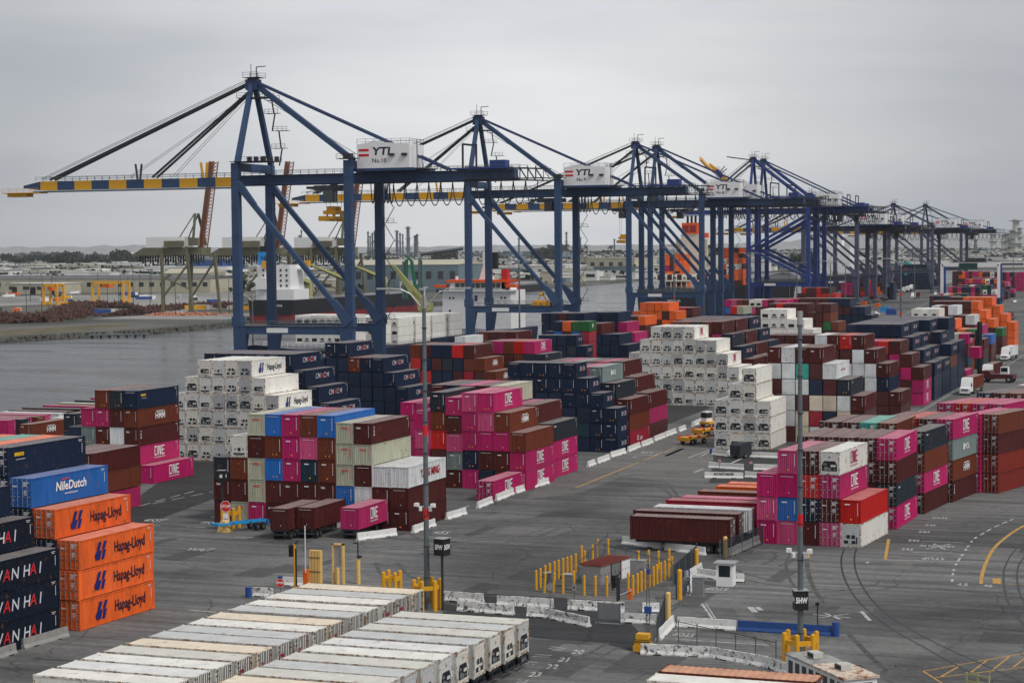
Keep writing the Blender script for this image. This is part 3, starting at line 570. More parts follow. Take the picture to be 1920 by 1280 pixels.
# ---------------------------------------------------------------- place the containers
boxes = []   # every container: dict
for (desc, Y, XR, h, L, rows, rot, doors, pitch, z0, colh) in SL:
    a = R(rot)
    ncol = max(len(r) for r in rows)
    for t, row in enumerate(rows):
        row = row.rjust(ncol, '.') if not row.endswith('.') or len(row) < ncol else row
        present = [i for i, c in enumerate(row) if c != '.']
        for i, c in enumerate(row):
            if c == '.': continue
            if c == 'l': c = 'u'
            hh = colh.get(i, h)
            xr = XR - (ncol - 1 - i) * pitch; x = xr - 1.22 * math.cos(a); y = Y + 1.22 * math.sin(a)
            jig = random.Random(hash((round(Y), i, t)) & 0xffff)
            boxes.append(dict(desc=desc, t=t, i=i, c=c, x=x + jig.uniform(-.04, .04), y=y + jig.uniform(-.06, .06), z=z0 + t * hh + .01, h=hh, L=L, rot=a, r=len(present) - present.index(i), n=len(present),
                right=(i + 1 >= len(row) or row[i + 1] == '.'), door=(doors == 'all' or (t + 1, i) in doors), ntier=len(rows)))
nb = len(boxes)
lo = np.array([(b['x'] - 1.2, b['y'], b['z']) for b in boxes]); hi = np.array([(b['x'] + 1.2 + math.sin(b['rot']) * b['L'], b['y'] + b['L'], b['z'] + b['h']) for b in boxes])
lo2 = lo.copy(); hi2 = hi.copy(); hi2[:, 0] = [b['x'] + 1.2 for b in boxes]
eye = np.array([0, 0, CH])
def seen(b, k):
    ca, sa = math.cos(b['rot']), math.sin(b['rot']); pts = []
    for u in (-1.0, -.3, .4, 1.0):
        for v in (.12, .5, .88): pts.append((u, -.08, v * b['h']))
    for w in (.1, .4, .7, .95):
        for v in (.15, .5, .9): pts.append((1.3, w * b['L'], v * b['h']))
        for u in (-1, 0, 1): pts.append((u, w * b['L'], b['h'] + .06))
    P = np.array([(b['x'] + u * ca + w * sa, b['y'] - u * sa + w * ca, b['z'] + v) for u, w, v in pts])
    inside = []
    for p in P:
        q = project(*p); inside.append(-5 < q[0] < 1925 and -5 < q[1] < 1285)
    inside = np.array(inside); D = P - eye
    with np.errstate(divide='ignore', invalid='ignore'):
        t1 = (lo2[None] - eye) / D[:, None]; t2 = (hi2[None] - eye) / D[:, None]
    tn = np.minimum(t1, t2).max(2); tf = np.maximum(t1, t2).min(2)
    hit = (tn < tf) & (tf > 0) & (tn < .9995); hit[:, k] = False
    return int((inside & ~hit.any(1)).sum()), int(inside.sum())
for k, b in enumerate(boxes):
    b['vis'], ins = seen(b, k); b['d'] = depth((b['x'], b['y'])); b['score'] = b['vis'] / b['d'] ** 2
    # open to a near neighbour's eye: top, right or near face free
    b['open'] = True
    up = [(abs(o['x'] - b['x']) < 1 and abs(o['y'] - b['y']) < 3 and abs(o['z'] - b['z'] - b['h']) < .6) for o in boxes] if b['vis'] == 0 else [False]
    if b['vis'] == 0:
        top = any(up); rt = any(0 < o['x'] - b['x'] < 3 and abs(o['y'] - b['y']) < 3 and abs(o['z'] - b['z']) < 1.3 for o in boxes)
        ft = any(abs(o['x'] - b['x']) < 1.5 and 0 < b['y'] - o['y'] < 15.5 and abs(o['z'] - b['z']) < 1.3 for o in boxes)
        b['open'] = not (top and rt and ft)
dry = sorted([b for b in boxes if b['vis'] > 0 and b['c'] not in 'wheF'], key=lambda b: -b['score'])
ref = sorted([b for b in boxes if b['vis'] > 0 and b['c'] in 'wheF'], key=lambda b: -b['score'])
NIND = 290
ind = {id(b) for b in dry[:NIND]} | {id(b) for b in ref[:250]}
print('containers', nb, 'visible dry', len(dry), 'reefer', len(ref), 'hidden closed', sum(1 for b in boxes if not b['open']))
EXTRA = {'O': 'white block capitals', 'H': 'three white capitals', 'P': 'blue emblem', 'h': 'blue emblem', 'e': 'magenta capitals', 'Y': 'red capitals', 'M': 'white capitals', 'K': 'white capital K', 'C': 'red and white capitals', 'v': 'outlined capitals', 'N': 'white name and red dash', 'q': 'small yellow word', 'E': 'white leaf', 'D': 'small white word', 'L': 'blue slanted word', 'X': 'red lettering'}
def jcol(c, r, s=.12):
    k = 1 + r.uniform(-s, s); g = r.uniform(0, .08); m = sum(c) / 3
    return tuple(max(.004, (x * (1 - g) + m * g) * k) for x in c)
def add_container(b, k):
    c = b['c']; base = ALIAS.get(c, c); r = random.Random(k * 7 + 3); col = (*jcol(CC[base], r), 1)
    reefer = base == 'w'; near = b['d'] < (480 if reefer else 400); kn = 'refrigerated_container' if reefer else 'shipping_container'
    if b['n'] == 1: pos = 'alone in tier'
    elif b['r'] == 1: pos = 'right end'
    else: pos = ORD[b['r']] + ' from right'
    tier = 'bottom tier' if b['t'] == 0 else ('top tier' if b['t'] == b['ntier'] - 1 else ORD[b['t'] + 1] + ' tier')
    if b['ntier'] == 1: tier = 'single tier'
    if len(b['desc'].split()) > 7: tier = tier.replace(' tier', '-tier'); pos = pos.replace('alone in tier', 'alone')
    lab = ' '.join(f"{CNAME[base]} {'reefer' if reefer else 'container'}, {tier}, {pos}, {b['desc']}".replace(', ,', ',').split())
    if not near:
        o = link(kn, ME['sr'][r.randint(0, 1)] if reefer else ME['s', b['L']])
        o.color = col
    else:
        o = empty(kn); kids = []
        if reefer:
            kids.append(link('body', ME['rbody'], o)); kids.append(link('roof', ME['rroof'], o)); link('refrigeration_unit', ME['unit'][r.choice((0, 0, 1, 1, 2, 2, 3)) if b['desc'][0] != 's' else r.choice((0, 0, 3))], o).color = r.choice(((.6, .61, .6, 1), (.5, .52, .52, 1), (.66, .64, .58, 1), (.38, .39, .4, 1), (.62, .62, .6, 1)))
        else:
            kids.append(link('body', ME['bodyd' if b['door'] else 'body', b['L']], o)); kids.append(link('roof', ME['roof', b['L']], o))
            if b['door']:
                for s, q in (('dl', 'bl'), ('dr', 'br')):
                    dd = link('door', ME[s], o); kids.append(dd); link('locking_bars', ME[q], dd)
                link('marking', ME['dm'], o)
            elif c in 'TB' or (c == 'r' and r.random() < .3): link('end_lettering', ME['tex'], o)
            elif base == 'g' : link('end_lettering', ME['oocl'], o)
            elif c == 'H': link('end_lettering', ME['hmms'], o)
            else: link('marking', ME['em'][r.randint(0, 3)], o)
        for kk in kids: kk.color = col
        if reefer and c not in 'he': pass
    o.location = (b['x'], b['y'], b['z']); o.rotation_euler = (0, 0, -b['rot']); o.scale = (1, 1, b['h'] / HH * .992)
    if b['right'] and c in LOGOS and b['d'] < 520:
        if (c, b['L']) not in LOGO: LOGO[c, b['L']] = logo_mesh(c, b['L'])
        q = link('side_lettering', LOGO[c, b['L']], o)
    b['ob'] = o
    tag(o, lab, kn.replace('_', ' '), 'white refrigerated containers stacked in walls' if reefer else 'shipping containers stacked in the yard')
for k, b in enumerate(boxes):
    if id(b) in ind: add_container(b, k)
# everything smaller or farther: one mass
def mass(name, items, label):
    mb = MB(); cols = []
    for k, b in items:
        base = ALIAS.get(b['c'], b['c']); col = jcol(CC[base], random.Random(k * 7 + 3)); n0 = len(mb.f)
        ca, sa = math.cos(b['rot']), math.sin(b['rot']); i0 = len(mb.v); h = b['h'] - .11
        mb.box(-1.14, 1.14, 0, b['L'], 0, h, 0); mb.box(-1.0, 1.0, -.02, 0, .25, h - .25, 0)
        for j in range(i0, len(mb.v)):
            x, y, z = mb.v[j]; mb.v[j] = (b['x'] + x * ca + y * sa, b['y'] - x * sa + y * ca, b['z'] + z)
        mb.m[n0 + 1] = 1
        cols += [col] * (len(mb.f) - n0)
    me = bpy.data.meshes.new(name); me.from_pydata(mb.v, [], mb.f); me.update()
    ca = me.color_attributes.new('paint', 'FLOAT_COLOR', 'CORNER'); arr = []
    for p, c in zip(me.polygons, cols): arr += list((*c, 1)) * len(p.vertices)
    ca.data.foreach_set('color', arr)
    if 'masspaint' not in M:
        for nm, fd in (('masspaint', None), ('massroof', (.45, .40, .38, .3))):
            m = mat(nm, (1, 1, 1), .55, noise=.22, scale=.6, rust=.3, fade=fd); M[nm] = m; t = m.node_tree
            at = N(t, 'ShaderNodeVertexColor'); at.layer_name = 'paint'
            for n in t.nodes:
                if n.type == 'RGB':
                    for l in list(n.outputs[0].links): t.links.new(at.outputs[0], l.to_socket)
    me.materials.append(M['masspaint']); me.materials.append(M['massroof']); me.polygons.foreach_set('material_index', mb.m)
    o = link(name, me); kind(o, 'stuff', label); return o
mass('container_mass', [(k, b) for k, b in enumerate(boxes) if id(b) not in ind and b['open']], 'the many smaller and farther containers of the yard')

# ---------------------------------------------------------------- ship-to-shore cranes
def PY(px, py, Y):
    r = ray(px, py); t = Y / r[1]; return Vector((r[0] * t, Y, CH + r[2] * t))
def rail(mb, a, b, h=1.1, n=None, m=0, r=.045):
    a, b = Vector(a), Vector(b); n = n or max(2, int((b - a).length / 2.2)); up = Vector((0, 0, h))
    mb.beam(a + up, b + up, r * 2, m=m); mb.beam(a + up * .5, b + up * .5, r * 1.6, m=m)
    for k in range(n + 1): p = a.lerp(b, k / n); mb.beam(p, p + up, r * 1.6, m=m)
def letters(name, txt, size, at, parent, m, axis='y-', bold=.02, shear=0, sx=1.0):
    mb = MB()
    for f in text_flat(txt, size, bold, shear, sx):
        if axis == 'y-': mb.face([(at[0] + a, at[1], at[2] + b) for a, b in f])
        elif axis == 'x+': mb.face([(at[0], at[1] + a, at[2] + b) for a, b in f])
        else: mb.face([(at[0] + a, at[1] + b, at[2]) for a, b in f])
    return mb.obj(name, M[m], parent)
M['lblack'] = mat('black_lettering', (.015, .018, .04), .5, noise=0)
M['craneb'] = mat('crane_bright_blue', (.02, .045, .2), .45, noise=.16, scale=.35)
M['craneg'] = mat('crane_grey_blue', (.07, .08, .13), .5, noise=.16, scale=.35)
def sts(Y0, label, num, apex=77, boomend=-87, rear=63, m='crane', kb=False, stripe=True, trol=8, sprz=42, raised=False, house=True, detail=True):
    e = empty('ship_to_shore_crane', (-216, Y0, 0)); MM = M[m]; sx, lx = -15.2, 15.3; zt = 56 if apex > 70 else 48; bz = zt - 5.4
    for x in (sx, lx):
        for y in (-9, 9):
            mb = MB(); s = 1 if x < 0 else -1
            mb.beam((x, y, 15), (x, y, zt), 2.0, 1.7); mb.beam((x + s * .9, y, 15.6), (x, y, 3.2), 3.6, 2.2, w2=1.7, h2=1.6); mb.cbox((x, y, 17), (2.5, 2.2, 2.4)); [mb.cbox((x, y, zz), (2.14, 1.84, .16)) for zz in (24, 31, 38, 45, 52) if zz < zt]; mb.obj('leg', MM, e)
        b = MB(); b.beam((x, -9, 3.4), (x, 9, 3.4), 1.5, 1.8)
        for y in (-9, 9):
            b.cbox((x, y, 2.0), (1.1, 7.5, 1.0))
        so_ = b.obj('sill_beam', MM, e)
        w = MB()
        for y in (-9, 9):
            for k in range(4): w.tube([(x - .35, y - 3 + 2 * k, .55), (x + .35, y - 3 + 2 * k, .55)], .5, 10)
        w.obj('wheels', M['steeldk'], e)
        b = MB(); b.beam((x, -9, zt - 1), (x, 9, zt - 1), 1.6, 2.0); b.obj('cross_beam', MM, e)
    for y in (-9, 9):
        b = MB(); b.beam((sx + 1, y, 14.9), (lx - 1, y, 14.9), 1.5, 2.0)
        pb = b.obj('portal_beam', MM, e)
        r_ = MB(); rail(r_, (sx + 1, y - .9, 16), (lx - 1, y - .9, 16)); rail(r_, (sx + 1, y + .9, 16), (lx - 1, y + .9, 16)); r_.box(sx + 1, lx - 1, y - 1, y + 1, 15.92, 16.0); r_.obj('walkway_railing', M['steel'], pb)
        if y < 0 and apex > 70:
            s_ = MB(); s_.box(-7, -1.2, y - .82, y - .76, 14.3, 15.5); s_.obj('sign_plate', M['housew'], pb)
        if not kb:
            b = MB(); b.beam((sx + .8, y, bz - .5), (lx - 1.2, y, 18), 1.15, 1.15); b.obj('diagonal_brace', MM, e)
            b = MB(); b.beam((sx, y, bz + 1), (sx + 5, y, bz - 5), 1.8, 1.6, w2=1.2); b.beam((lx - 4.4, y, 22), (lx, y, 16.5), 1.2, 1.4, w2=2.6); b.obj('gusset', MM, e)
        else:
            for z0, z1 in ((bz - 1, 33), (18, 33)):
                b = MB(); b.beam((lx, y, z0), (sx, y, z1), 1.25, 1.2); b.obj('diagonal_brace', MM, e)
    # girder and boom on the centre line
    b = MB(); b.box(-19.5, rear - 8, -1.6, 1.6, bz, bz + 2.6); b.box(-19.5, rear - 9, -2.3, -1.6, bz + .2, bz + .5); b.box(-19.5, rear - 9, 1.6, 2.3, bz + .2, bz + .5); g = b.obj('girder', MM if m != 'crane' else M['crane'], e)
    r_ = MB(); rail(r_, (-19, -2.5, bz + 2.6), (13, -2.5, bz + 2.6)); rail(r_, (32, -2.5, bz + 2.6), (rear - 6, -2.5, bz + 2.6)); rail(r_, (-19, 2.5, bz + 2.6), (rear - 6, 2.5, bz + 2.6)); r_.box(-19, rear - 6, -2.6, -1.6, bz + 2.5, bz + 2.58); r_.obj('girder_railing', M['steel'], g)
    lat = MB()   # rear lattice end
    for y in (-2.6, 2.6):
        for z in (bz + .6, bz + 3.4): lat.beam((rear - 20, y, z), (rear, y, z - .8), .22)
        for k in range(10): x = rear - 20 + k * 2; lat.beam((x, y, bz + 3.4 - k * .08), (x + 2, y, bz + .5 - k * .08), .14); lat.beam((x, y, bz + 3.4), (x, y, bz + .5), .14)
    lat.box(rear - 20, rear, -2.6, 2.6, bz + .4, bz + .5); lat.obj('rear_lattice', M['steeldk'], e)
    b = MB(); b.box(max(33, rear - 24), rear - 9, -3, 3, bz + 2.8, bz + 3.2); b.box(max(34, rear - 14), rear - 10, -2, 1, bz + 3.2, bz + 4.9); b.obj('hoist_platform', M['craneb'], e)
    b = MB()
    for x in (max(33, rear - 22), max(34.5, rear - 18.5)): b.beam((x, 1, bz + 3.2), (x, 1, bz + 9), .4)
    b.beam((max(33, rear - 22), 1, bz + 9), (max(34.5, rear - 18.5), 1, bz + 8.6), .5); b.obj('service_davit', M['steeldk'], e)
    def boom_shape(x0, x1):
        n = max(1, int(round((x0 - x1) / 5.3))); out = []
        for k in range(n):
            a, c = x0 + (x1 - x0) * k / n, x0 + (x1 - x0) * (k + 1) / n; mb = MB(); t = 1.0 if k < n - 1 else .45
            if k < n - 1: mb.box(c, a, -1.4, 1.4, bz, bz + 2.3)
            else: mb.prism([(c, bz + .6), (a, bz), (a, bz + 2.3), (c, bz + 1.3)], -1.4, 1.4)
            out.append((mb, k))
        return out
    bp = empty('boom'); bp.parent = e
    for mb, k in boom_shape(-20, boomend + 5):
        mb.obj('boom_segment', M['yellow'] if (k % 2 == 0 and stripe) else MM, bp)
    b = MB(); b.box(boomend - 1, boomend + 10, -2.4, 2.4, bz - .7, bz - .5); rail(b, (boomend - 1, -2.4, bz - .6), (boomend + 10, -2.4, bz - .6)); b.box(boomend, boomend + 6, -1.5, 1.5, bz - 1.6, bz - .7); b.obj('tip_platform', M['yellow'], bp)
    b = MB(); rail(b, (-20, -1.9, bz + 2.3), (boomend + 9, -1.9, bz + 2.3)); rail(b, (-20, 1.9, bz + 2.3), (boomend + 9, 1.9, bz + 2.3)); b.beam((-20, -1.6, bz - .35), (boomend + 8, -1.6, bz - .35), .3); b.beam((-20, 1.6, bz - .35), (boomend + 8, 1.6, bz - .35), .3); b.obj('boom_railing', M['steel'], bp)
    b = MB()
    for x in (-47, -47.8): b.beam((x, -1.2, bz + 2.3), (x + (.5 if x < -47.5 else -.5) * -1, -1.2, bz + 6.2), .4)
    b.beam((-29.5, 0, bz + 2.3), (-30, 0, bz + 6.2), .5, m=1); b.beam((-28.6, 0, bz + 2.3), (-28.2, 0, bz + 6.2), .5, m=1); b.obj('boom_latch', [M['steeldk'], M['yellow']], bp)
    if raised:
        piv = Vector((-20, 0, bz + 1)); bp.location = piv; bp.rotation_euler = (0, R(raised), 0)
        for c in bp.children: c.matrix_parent_inverse = Matrix.Translation(-piv)
    # mast
    ax = -14.8
    for y in (-9, 9):
        b = MB(); b.beam((sx + .4, y, zt), (ax, y * .09, apex - 1), 1.25, 1.25, w2=1.1); b.obj('mast_leg', MM, e)
    b = MB(); b.cbox((ax, 0, apex - 1.2), (3.2, 2.6, 2.6)); b.cbox((ax, 0, apex + .2), (2.2, 2, .5)); b.obj('mast_head', M['cranedk'], e)
    b = MB(); b.box(ax - 3.4, ax + 4.4, -2.6, 2.6, apex - 4.6, apex - 4.45); b.box(ax - 2, ax + 2.4, -2, 2, apex + .5, apex + .6)
    for a_, c_ in (((ax - 3.4, -2.6, apex - 4.5), (ax + 4.4, -2.6, apex - 4.5)), ((ax - 3.4, 2.6, apex - 4.5), (ax + 4.4, 2.6, apex - 4.5)), ((ax - 2, -2, apex + .6), (ax + 2.4, -2, apex + .6)), ((ax - 2, 2, apex + .6), (ax + 2.4, 2, apex + .6))): rail(b, a_, c_, 1.2)
    b.beam((ax - .6, 0, apex), (ax - .6, 0, apex + 4), .12); b.beam((ax + .9, 0, apex), (ax + .9, 0, apex + 3.2), .2); b.beam((ax + .9, 0, apex + 3.2), (ax + 3.5, 0, apex + 3.3), .2); b.obj('mast_platform', M['steeldk'], e)
    # stays
    for y in (-.7, .7):
        b = MB()
        if not raised:
            b.beam((ax - 1, y, apex - .8), (boomend + 13, y * 1.6, bz + 2.7), .42, .55); b.beam((ax - 1, y, apex - 3), (-43.5, y * 1.6, bz + 2.7), .38, .5); b.beam((ax - 1, y, apex + .3), (boomend + 10, y, bz + 3), .1); b.beam((ax - 1, y, apex - 3.6), (-51, y, bz + 2.7), .08); b.beam((ax - 1, y, apex - 3.6), (-38, y, bz + 2.7), .08)
        else:
            b.beam((ax - 1, y, apex - .8), (-34, y * 1.6, apex + 2), .42, .55)
        b.obj('forestay', M['cable'] if m == 'crane' else M['steeldk'], e)
        b = MB(); b.beam((ax + 1, y, apex - .6), (38, y * 1.6, bz + 2.9), .5, .6); b.obj('backstay', M['cranedk'], e)
    for y in ((0,) if not kb else (-3, 3)):
        b = MB(); b.beam((ax + 1, y * .3, apex - 1.4), (lx - 1.5, y - 2.5 if not kb else y, zt + .2), 1.15, 1.25); b.obj('back_strut', MM, e)
    b = MB()
    for q in (1.2, 1.8): b.beam((ax + 1, q, apex - 4), (15, q, bz + 6), .06)
    b.obj('hoist_rope', M['cable'], e)
    # stair tower on the mast and platforms
    b = MB(); z = zt; k = 0
    while z < apex - 6:
        f = (z - zt) / (apex - zt); x = -14 + k % 2 * 1.5; y = 9 * (1 - f) + .8; z2 = min(z + 4.3, apex - 5); b.beam((x + 1, y + .3, z), (x + 2.4 - (k % 2) * 1.4, y - .8, z2), .35, .12); b.box(x - .4, x + 3.4, y - 1.2, y + .6, z2, z2 + .1); rail(b, (x - .4, y - 1.2, z2), (x + 3.4, y - 1.2, z2), 1.1, 3); z = z2; k += 1
    b.obj('mast_stairs', M['steeldk'], e)
    b = MB(); b.box(sx - 1, sx + 9.5, -10.5, -3, zt + .2, zt + .35); rail(b, (sx + 1, -10.5, zt + .3), (sx + 9.5, -10.5, zt + .3)); rail(b, (sx + 1, -3, zt + .3), (sx + 9.5, -3, zt + .3))
    for k in range(6): b.cbox((sx + 2.2 + k * 1.3, -6 + (k % 3), zt + 1), (.8, 1, 1.2))
    b.box(lx - 2.5, lx + 2.4, -10.6, -7.4, zt + .3, zt + .45); rail(b, (lx - 2.5, -10.6, zt + .4), (lx + 2.4, -10.6, zt + .4)); b.box(lx - 1, lx + 1, -10, -8.2, zt + .4, zt + 1.6)
    z = 17
    while z < zt - 8: b.box(lx + 1, lx + 4.2, 8.2, 10.2, z, z + .1); rail(b, (lx + 1, 8.2, z), (lx + 4.2, 8.2, z), 1.1, 2); b.beam((lx + 1.3, 9.6, z), (lx + 3.8, 9.6, z + 4), .3, .1); b.beam((lx + 3.8, 8.8, z + 4), (lx + 1.3, 8.8, z + 8), .3, .1); z += 8
    b.obj('access_stairs', M['steeldk'], e)
    # machinery house
    if house:
        hx0, hx1 = 16.4, 30.2
        b = MB(); b.prism([(hx0, bz + 3.4), (hx1, bz + 3.4), (hx1, bz + 9.1), (hx0 + 4, bz + 9.8), (hx0, bz + 9.2)], -6.5, 2.5); h = b.obj('machinery_house', M['housew'], e)
        b = MB(); b.box(hx0 - 1.4, hx1 + 1, -7.2, 7.2, bz + 2.7, bz + 3.4); b.obj('house_floor', M['cranedk'], h)
        letters('house_lettering', 'YTI', 2.6, (hx0 + 6.4, -6.53, bz + 7.4), h, 'lblack', bold=.08, shear=.12, sx=1.25); letters('house_lettering', num, 1.5, (hx0 + 5.9, -6.53, bz + 5.2), h, 'lblack', bold=.02)
        b = MB(); b.box(hx0 + .5, hx0 + 3.2, -6.54, -6.5, bz + 7.5, bz + 8.1); b.box(hx0 + .5, hx0 + 3.2, -6.54, -6.5, bz + 6.3, bz + 6.9); b.obj('flag_panel', M['red'], h)
        b = MB()
        for x in (hx1 - 4.5, hx1 - 1.2): b.cbox((x, -6.8, bz + 6.6), (1.3, .6, .6))
        b.obj('ventilator', M['steeldk'], h)
        b = MB(); rail(b, (hx0, -6.4, bz + 9.2), (hx1, -6.4, bz + 9.1), 1.3); rail(b, (hx0, 2.4, bz + 9.2), (hx1, 2.4, bz + 9.1), 1.3); rail(b, (hx1, -6.4, bz + 9.1), (hx1, 2.4, bz + 9.1), 1.3); b.box(hx1, hx1 + 3, -5, 4, bz + 3.2, bz + 3.4); rail(b, (hx1 + 3, -5, bz + 3.3), (hx1 + 3, 4, bz + 3.3)); b.beam((hx1 + 1.4, -5, bz + 3.3), (hx1 + 1.4, -5, bz + 10), .2); b.obj('house_railing', M['steel'], h)
    # festoon loops
    if detail:
        b = MB(); x = lx + 3; k = 0
        while x < rear - 4:
            w = 1.0 if k < 6 else 3.1; pts = [(x + w * t, -2.7, bz - .2 - (5.5 if w > 2 else 4.8) * (1 - (2 * t - 1) ** 2) ** .6) for t in [i / 8 for i in range(9)]]; b.tube(pts, .14, 4); x += w; k += 1
        b.beam((lx, -2.7, bz - .1), (rear - 2, -2.7, bz - .1), .25); b.obj('festoon_cable', M['cable'], e)
    # trolley, cab, spreader
    b = MB(); b.box(trol - 4, trol + 4, -3, 3, bz - 1.6, bz - .3); b.box(trol - 6.5, trol - 4, -2, 2, bz - 1.1, bz - .5); tr = b.obj('trolley', M['steeldk'], e)
    b = MB(); b.box(trol - 1.2, trol + 1.4, -3.6, -.8, bz - 4.4, bz - 1.6); b.obj('operator_cab', M['glass'], tr)
    if sprz:
        b = MB()
        for x in (-1.5, 1.5):
            for y in (-1.2, 1.2): b.beam((trol + x, y, bz - 1.6), (trol + x, y, sprz + 2.4), .07)
        b.obj('hoist_rope', M['cable'], tr)
        b = MB(); b.box(trol - 1.6, trol + 1.6, -2.8, 2.8, sprz + .7, sprz + 1.6); b.box(trol - 1.2, trol + 1.2, -6, 6, sprz - .6, sprz)
        for y in (-5.8, -2, 2, 5.8): b.box(trol - 1.35, trol + 1.35, y - .25, y + .25, sprz - 1.0, sprz + .2)
        for y in (-1.5, 1.5): b.tube([(trol - 1, y, sprz + 2), (trol + 1, y, sprz + 2)], .7, 10)
        for x in (-1, 1): b.beam((trol + x, -2, sprz), (trol + x, -1.6, sprz + .8), .3); b.beam((trol + x, 2, sprz), (trol + x, 1.6, sprz + .8), .3)
        b.obj('spreader', M['yellow'], tr)
    tag(e, label, 'crane', 'ship-to-shore cranes along the quay'); e.scale = (1, 1.9 if apex < 70 else 1, 1); return e
sts(437.9, 'nearest and tallest blue quay crane, striped boom reaching left over the water', 'No.10', trol=7, sprz=42.5)
sts(593.0, 'second nearest blue quay crane with a white house numbered 9', 'No.9', trol=10, sprz=0)
sts(770.0, 'third nearest blue quay crane with a yellow spreader hanging high', 'No.8', trol=-20, sprz=37)
sts(801.0, 'fourth blue quay crane standing close behind the third', 'No.7', trol=-4, sprz=0)
sts(978.0, 'deep blue quay crane with crossed K bracing between its legs', 'No.6', apex=79, m='craneb', kb=True, stripe=False, trol=30, sprz=0, boomend=-60, rear=52)
sts(1001.0, 'deep blue quay crane behind the K-braced one, boom raised', 'No.5', apex=79, m='craneb', kb=True, trol=34, sprz=0, raised=48, boomend=-60, house=False, rear=50)
sts(1120.0, 'grey-blue quay crane half hidden behind the K-braced pair', 'No.4', apex=64, m='craneg', trol=20, sprz=0, rear=48, boomend=-70)
sts(1180.0, 'grey-blue quay crane just beyond the half hidden one', 'No.3', apex=64, m='craneg', trol=26, sprz=0, rear=48, boomend=-70)
sts(1413.0, 'low grey quay crane, left of the two farthest masts', 'No.2', apex=63.5, m='craneg', trol=18, sprz=0, rear=48, boomend=-76)
sts(1567.0, 'farthest grey quay crane, right of its twin', 'No.1', apex=65.5, m='craneg', trol=22, sprz=0, rear=48, boomend=-76)

# ---------------------------------------------------------------- ships
def hull(mb, x0, x1, y0, y1, z0, z1, bow=0, bowlen=22, m=0, flare=3.0):   # bow at low-y end if bow<0
    xc = (x0 + x1) / 2; hw = (x1 - x0) / 2
    def ring(y, z, k): return None
    ys = []; n = 14
    for k in range(n + 1):
        t = k / n
        if bow < 0: ys.append((y0 + bowlen * t * t, t))
        elif bow > 0: ys.append((y1 - bowlen * t * t, t))
    st = sorted(ys) if bow else [(y0, 1)]
    if bow < 0: st = st + [(y1, 1)]
    elif bow > 0: st = [(y0, 1)] + st
    prev = None
    for (y, t) in st:
        top = hw * (t ** .55); bot = hw * (t ** .9) * .92; dz = (1 - t) * flare
        cur = [(xc - bot, y + (1 - t) * 4 * (1 if bow < 0 else -1), z0), (xc - top, y, z1 + dz), (xc + top, y, z1 + dz), (xc + bot, y + (1 - t) * 4 * (1 if bow < 0 else -1), z0)]
        if prev:
            for q in range(3): mb.face([prev[q], prev[q + 1], cur[q + 1], cur[q]], m)
        else: mb.face(cur, m)
        prev = cur
    mb.face(prev, m)
M['navyhull'] = mat('navy_hull', (.012, .022, .055), .4, noise=.25, scale=.1, rust=.3)
M['blackhull'] = mat('black_hull', (.014, .015, .02), .4, noise=.3, scale=.1, rust=.28)
M['redhull'] = mat('red_boot_topping', (.25, .03, .035), .5, noise=.3, scale=.1)
M['cream'] = mat('cream_superstructure', (.66, .62, .52), .5, noise=.1, scale=.3, rust=.29)
M['lime'] = mat('pale_olive_paint', (.42, .42, .17), .5, noise=.12, scale=.5)
M['funb'] = mat('funnel_blue', (.02, .27, .68), .5, noise=.05)
M['safety'] = mat('safety_orange', (.78, .1, .01), .5, noise=.05)
# feeder with white boxes at the berth, bow towards us
e = empty('container_ship', (0, 0, 0)); mb = MB(); hull(mb, -266, -239, 478, 672, -4, 5.0, -1, 40, flare=3.5); mb.box(-266, -239, 478 + 95, 672, 4.8, 6.0); mb.obj('hull', M['navyhull'], e)
mb = MB(); mb.box(-265.5, -239.5, 645, 660, 5, 19.6); mb.box(-266.5, -238.6, 644, 650, 19.2, 19.6); mb.prism([(-263.5, 19.6), (-241.5, 19.6), (-242.5, 22.4), (-262.5, 22.4)], 646, 657); sup = mb.obj('superstructure', M['housew'], e)
mb = MB(); mb.prism([(-264, 22.4), (-241, 22.4), (-240.4, 23.3), (-264.6, 23.3)], 645.5, 658); mb.box(-268.5, -264.6, 644.4, 649, 20.6, 21.6); mb.box(-241.2, -237.5, 644.4, 649, 20.6, 21.6); mb.obj('bridge_roof', M['safety'], sup)
for k in range(9): mb = MB(); x = -260.8 + k * 1.95; mb.box(x, x + 1.45, 645.6, 645.98, 20.5, 22.1); mb.obj('window', M['glass'], sup)
for x, z, w, h in [(-263, 16.5, .7, .7), (-261.7, 16.5, .7, .7), (-253.2, 15.8, 1.1, 2), (-263, 12, .7, .7), (-256, 12, .7, .7), (-250.5, 12, .7, .7), (-248.3, 16.5, .7, .7), (-243.4, 16.6, .7, .7), (-242, 16.6, .7, .7), (-248, 8, .6, .8)]:
    mb = MB(); mb.box(x, x + w, 644.9, 644.99, z, z + h); mb.obj('porthole', M['glass'], sup)
mb = MB(); mb.prism([(-253.4, 23.2), (-248.6, 23.2), (-250.4, 29), (-251.6, 29)], 650, 653); mb.cbox((-251, 651.5, 31), (2.6, 1.4, 4)); mb.tube([(-262, 650, 23), (-262, 650, 24.5)], .6, 8); mb.tube([(-258, 650, 23), (-258, 650, 25)], .4, 8); mb.obj('radar_mast', M['housew'], sup)
mb = MB(); mb.box(-249.4, -247, 650, 653, 27, 33); mb.obj('exhaust_stack', M['black'], sup)
mb = MB(); mb.box(-243.4, -241.2, 646, 649, 20, 27); mb.obj('crane_jib_post', M['red'], sup)
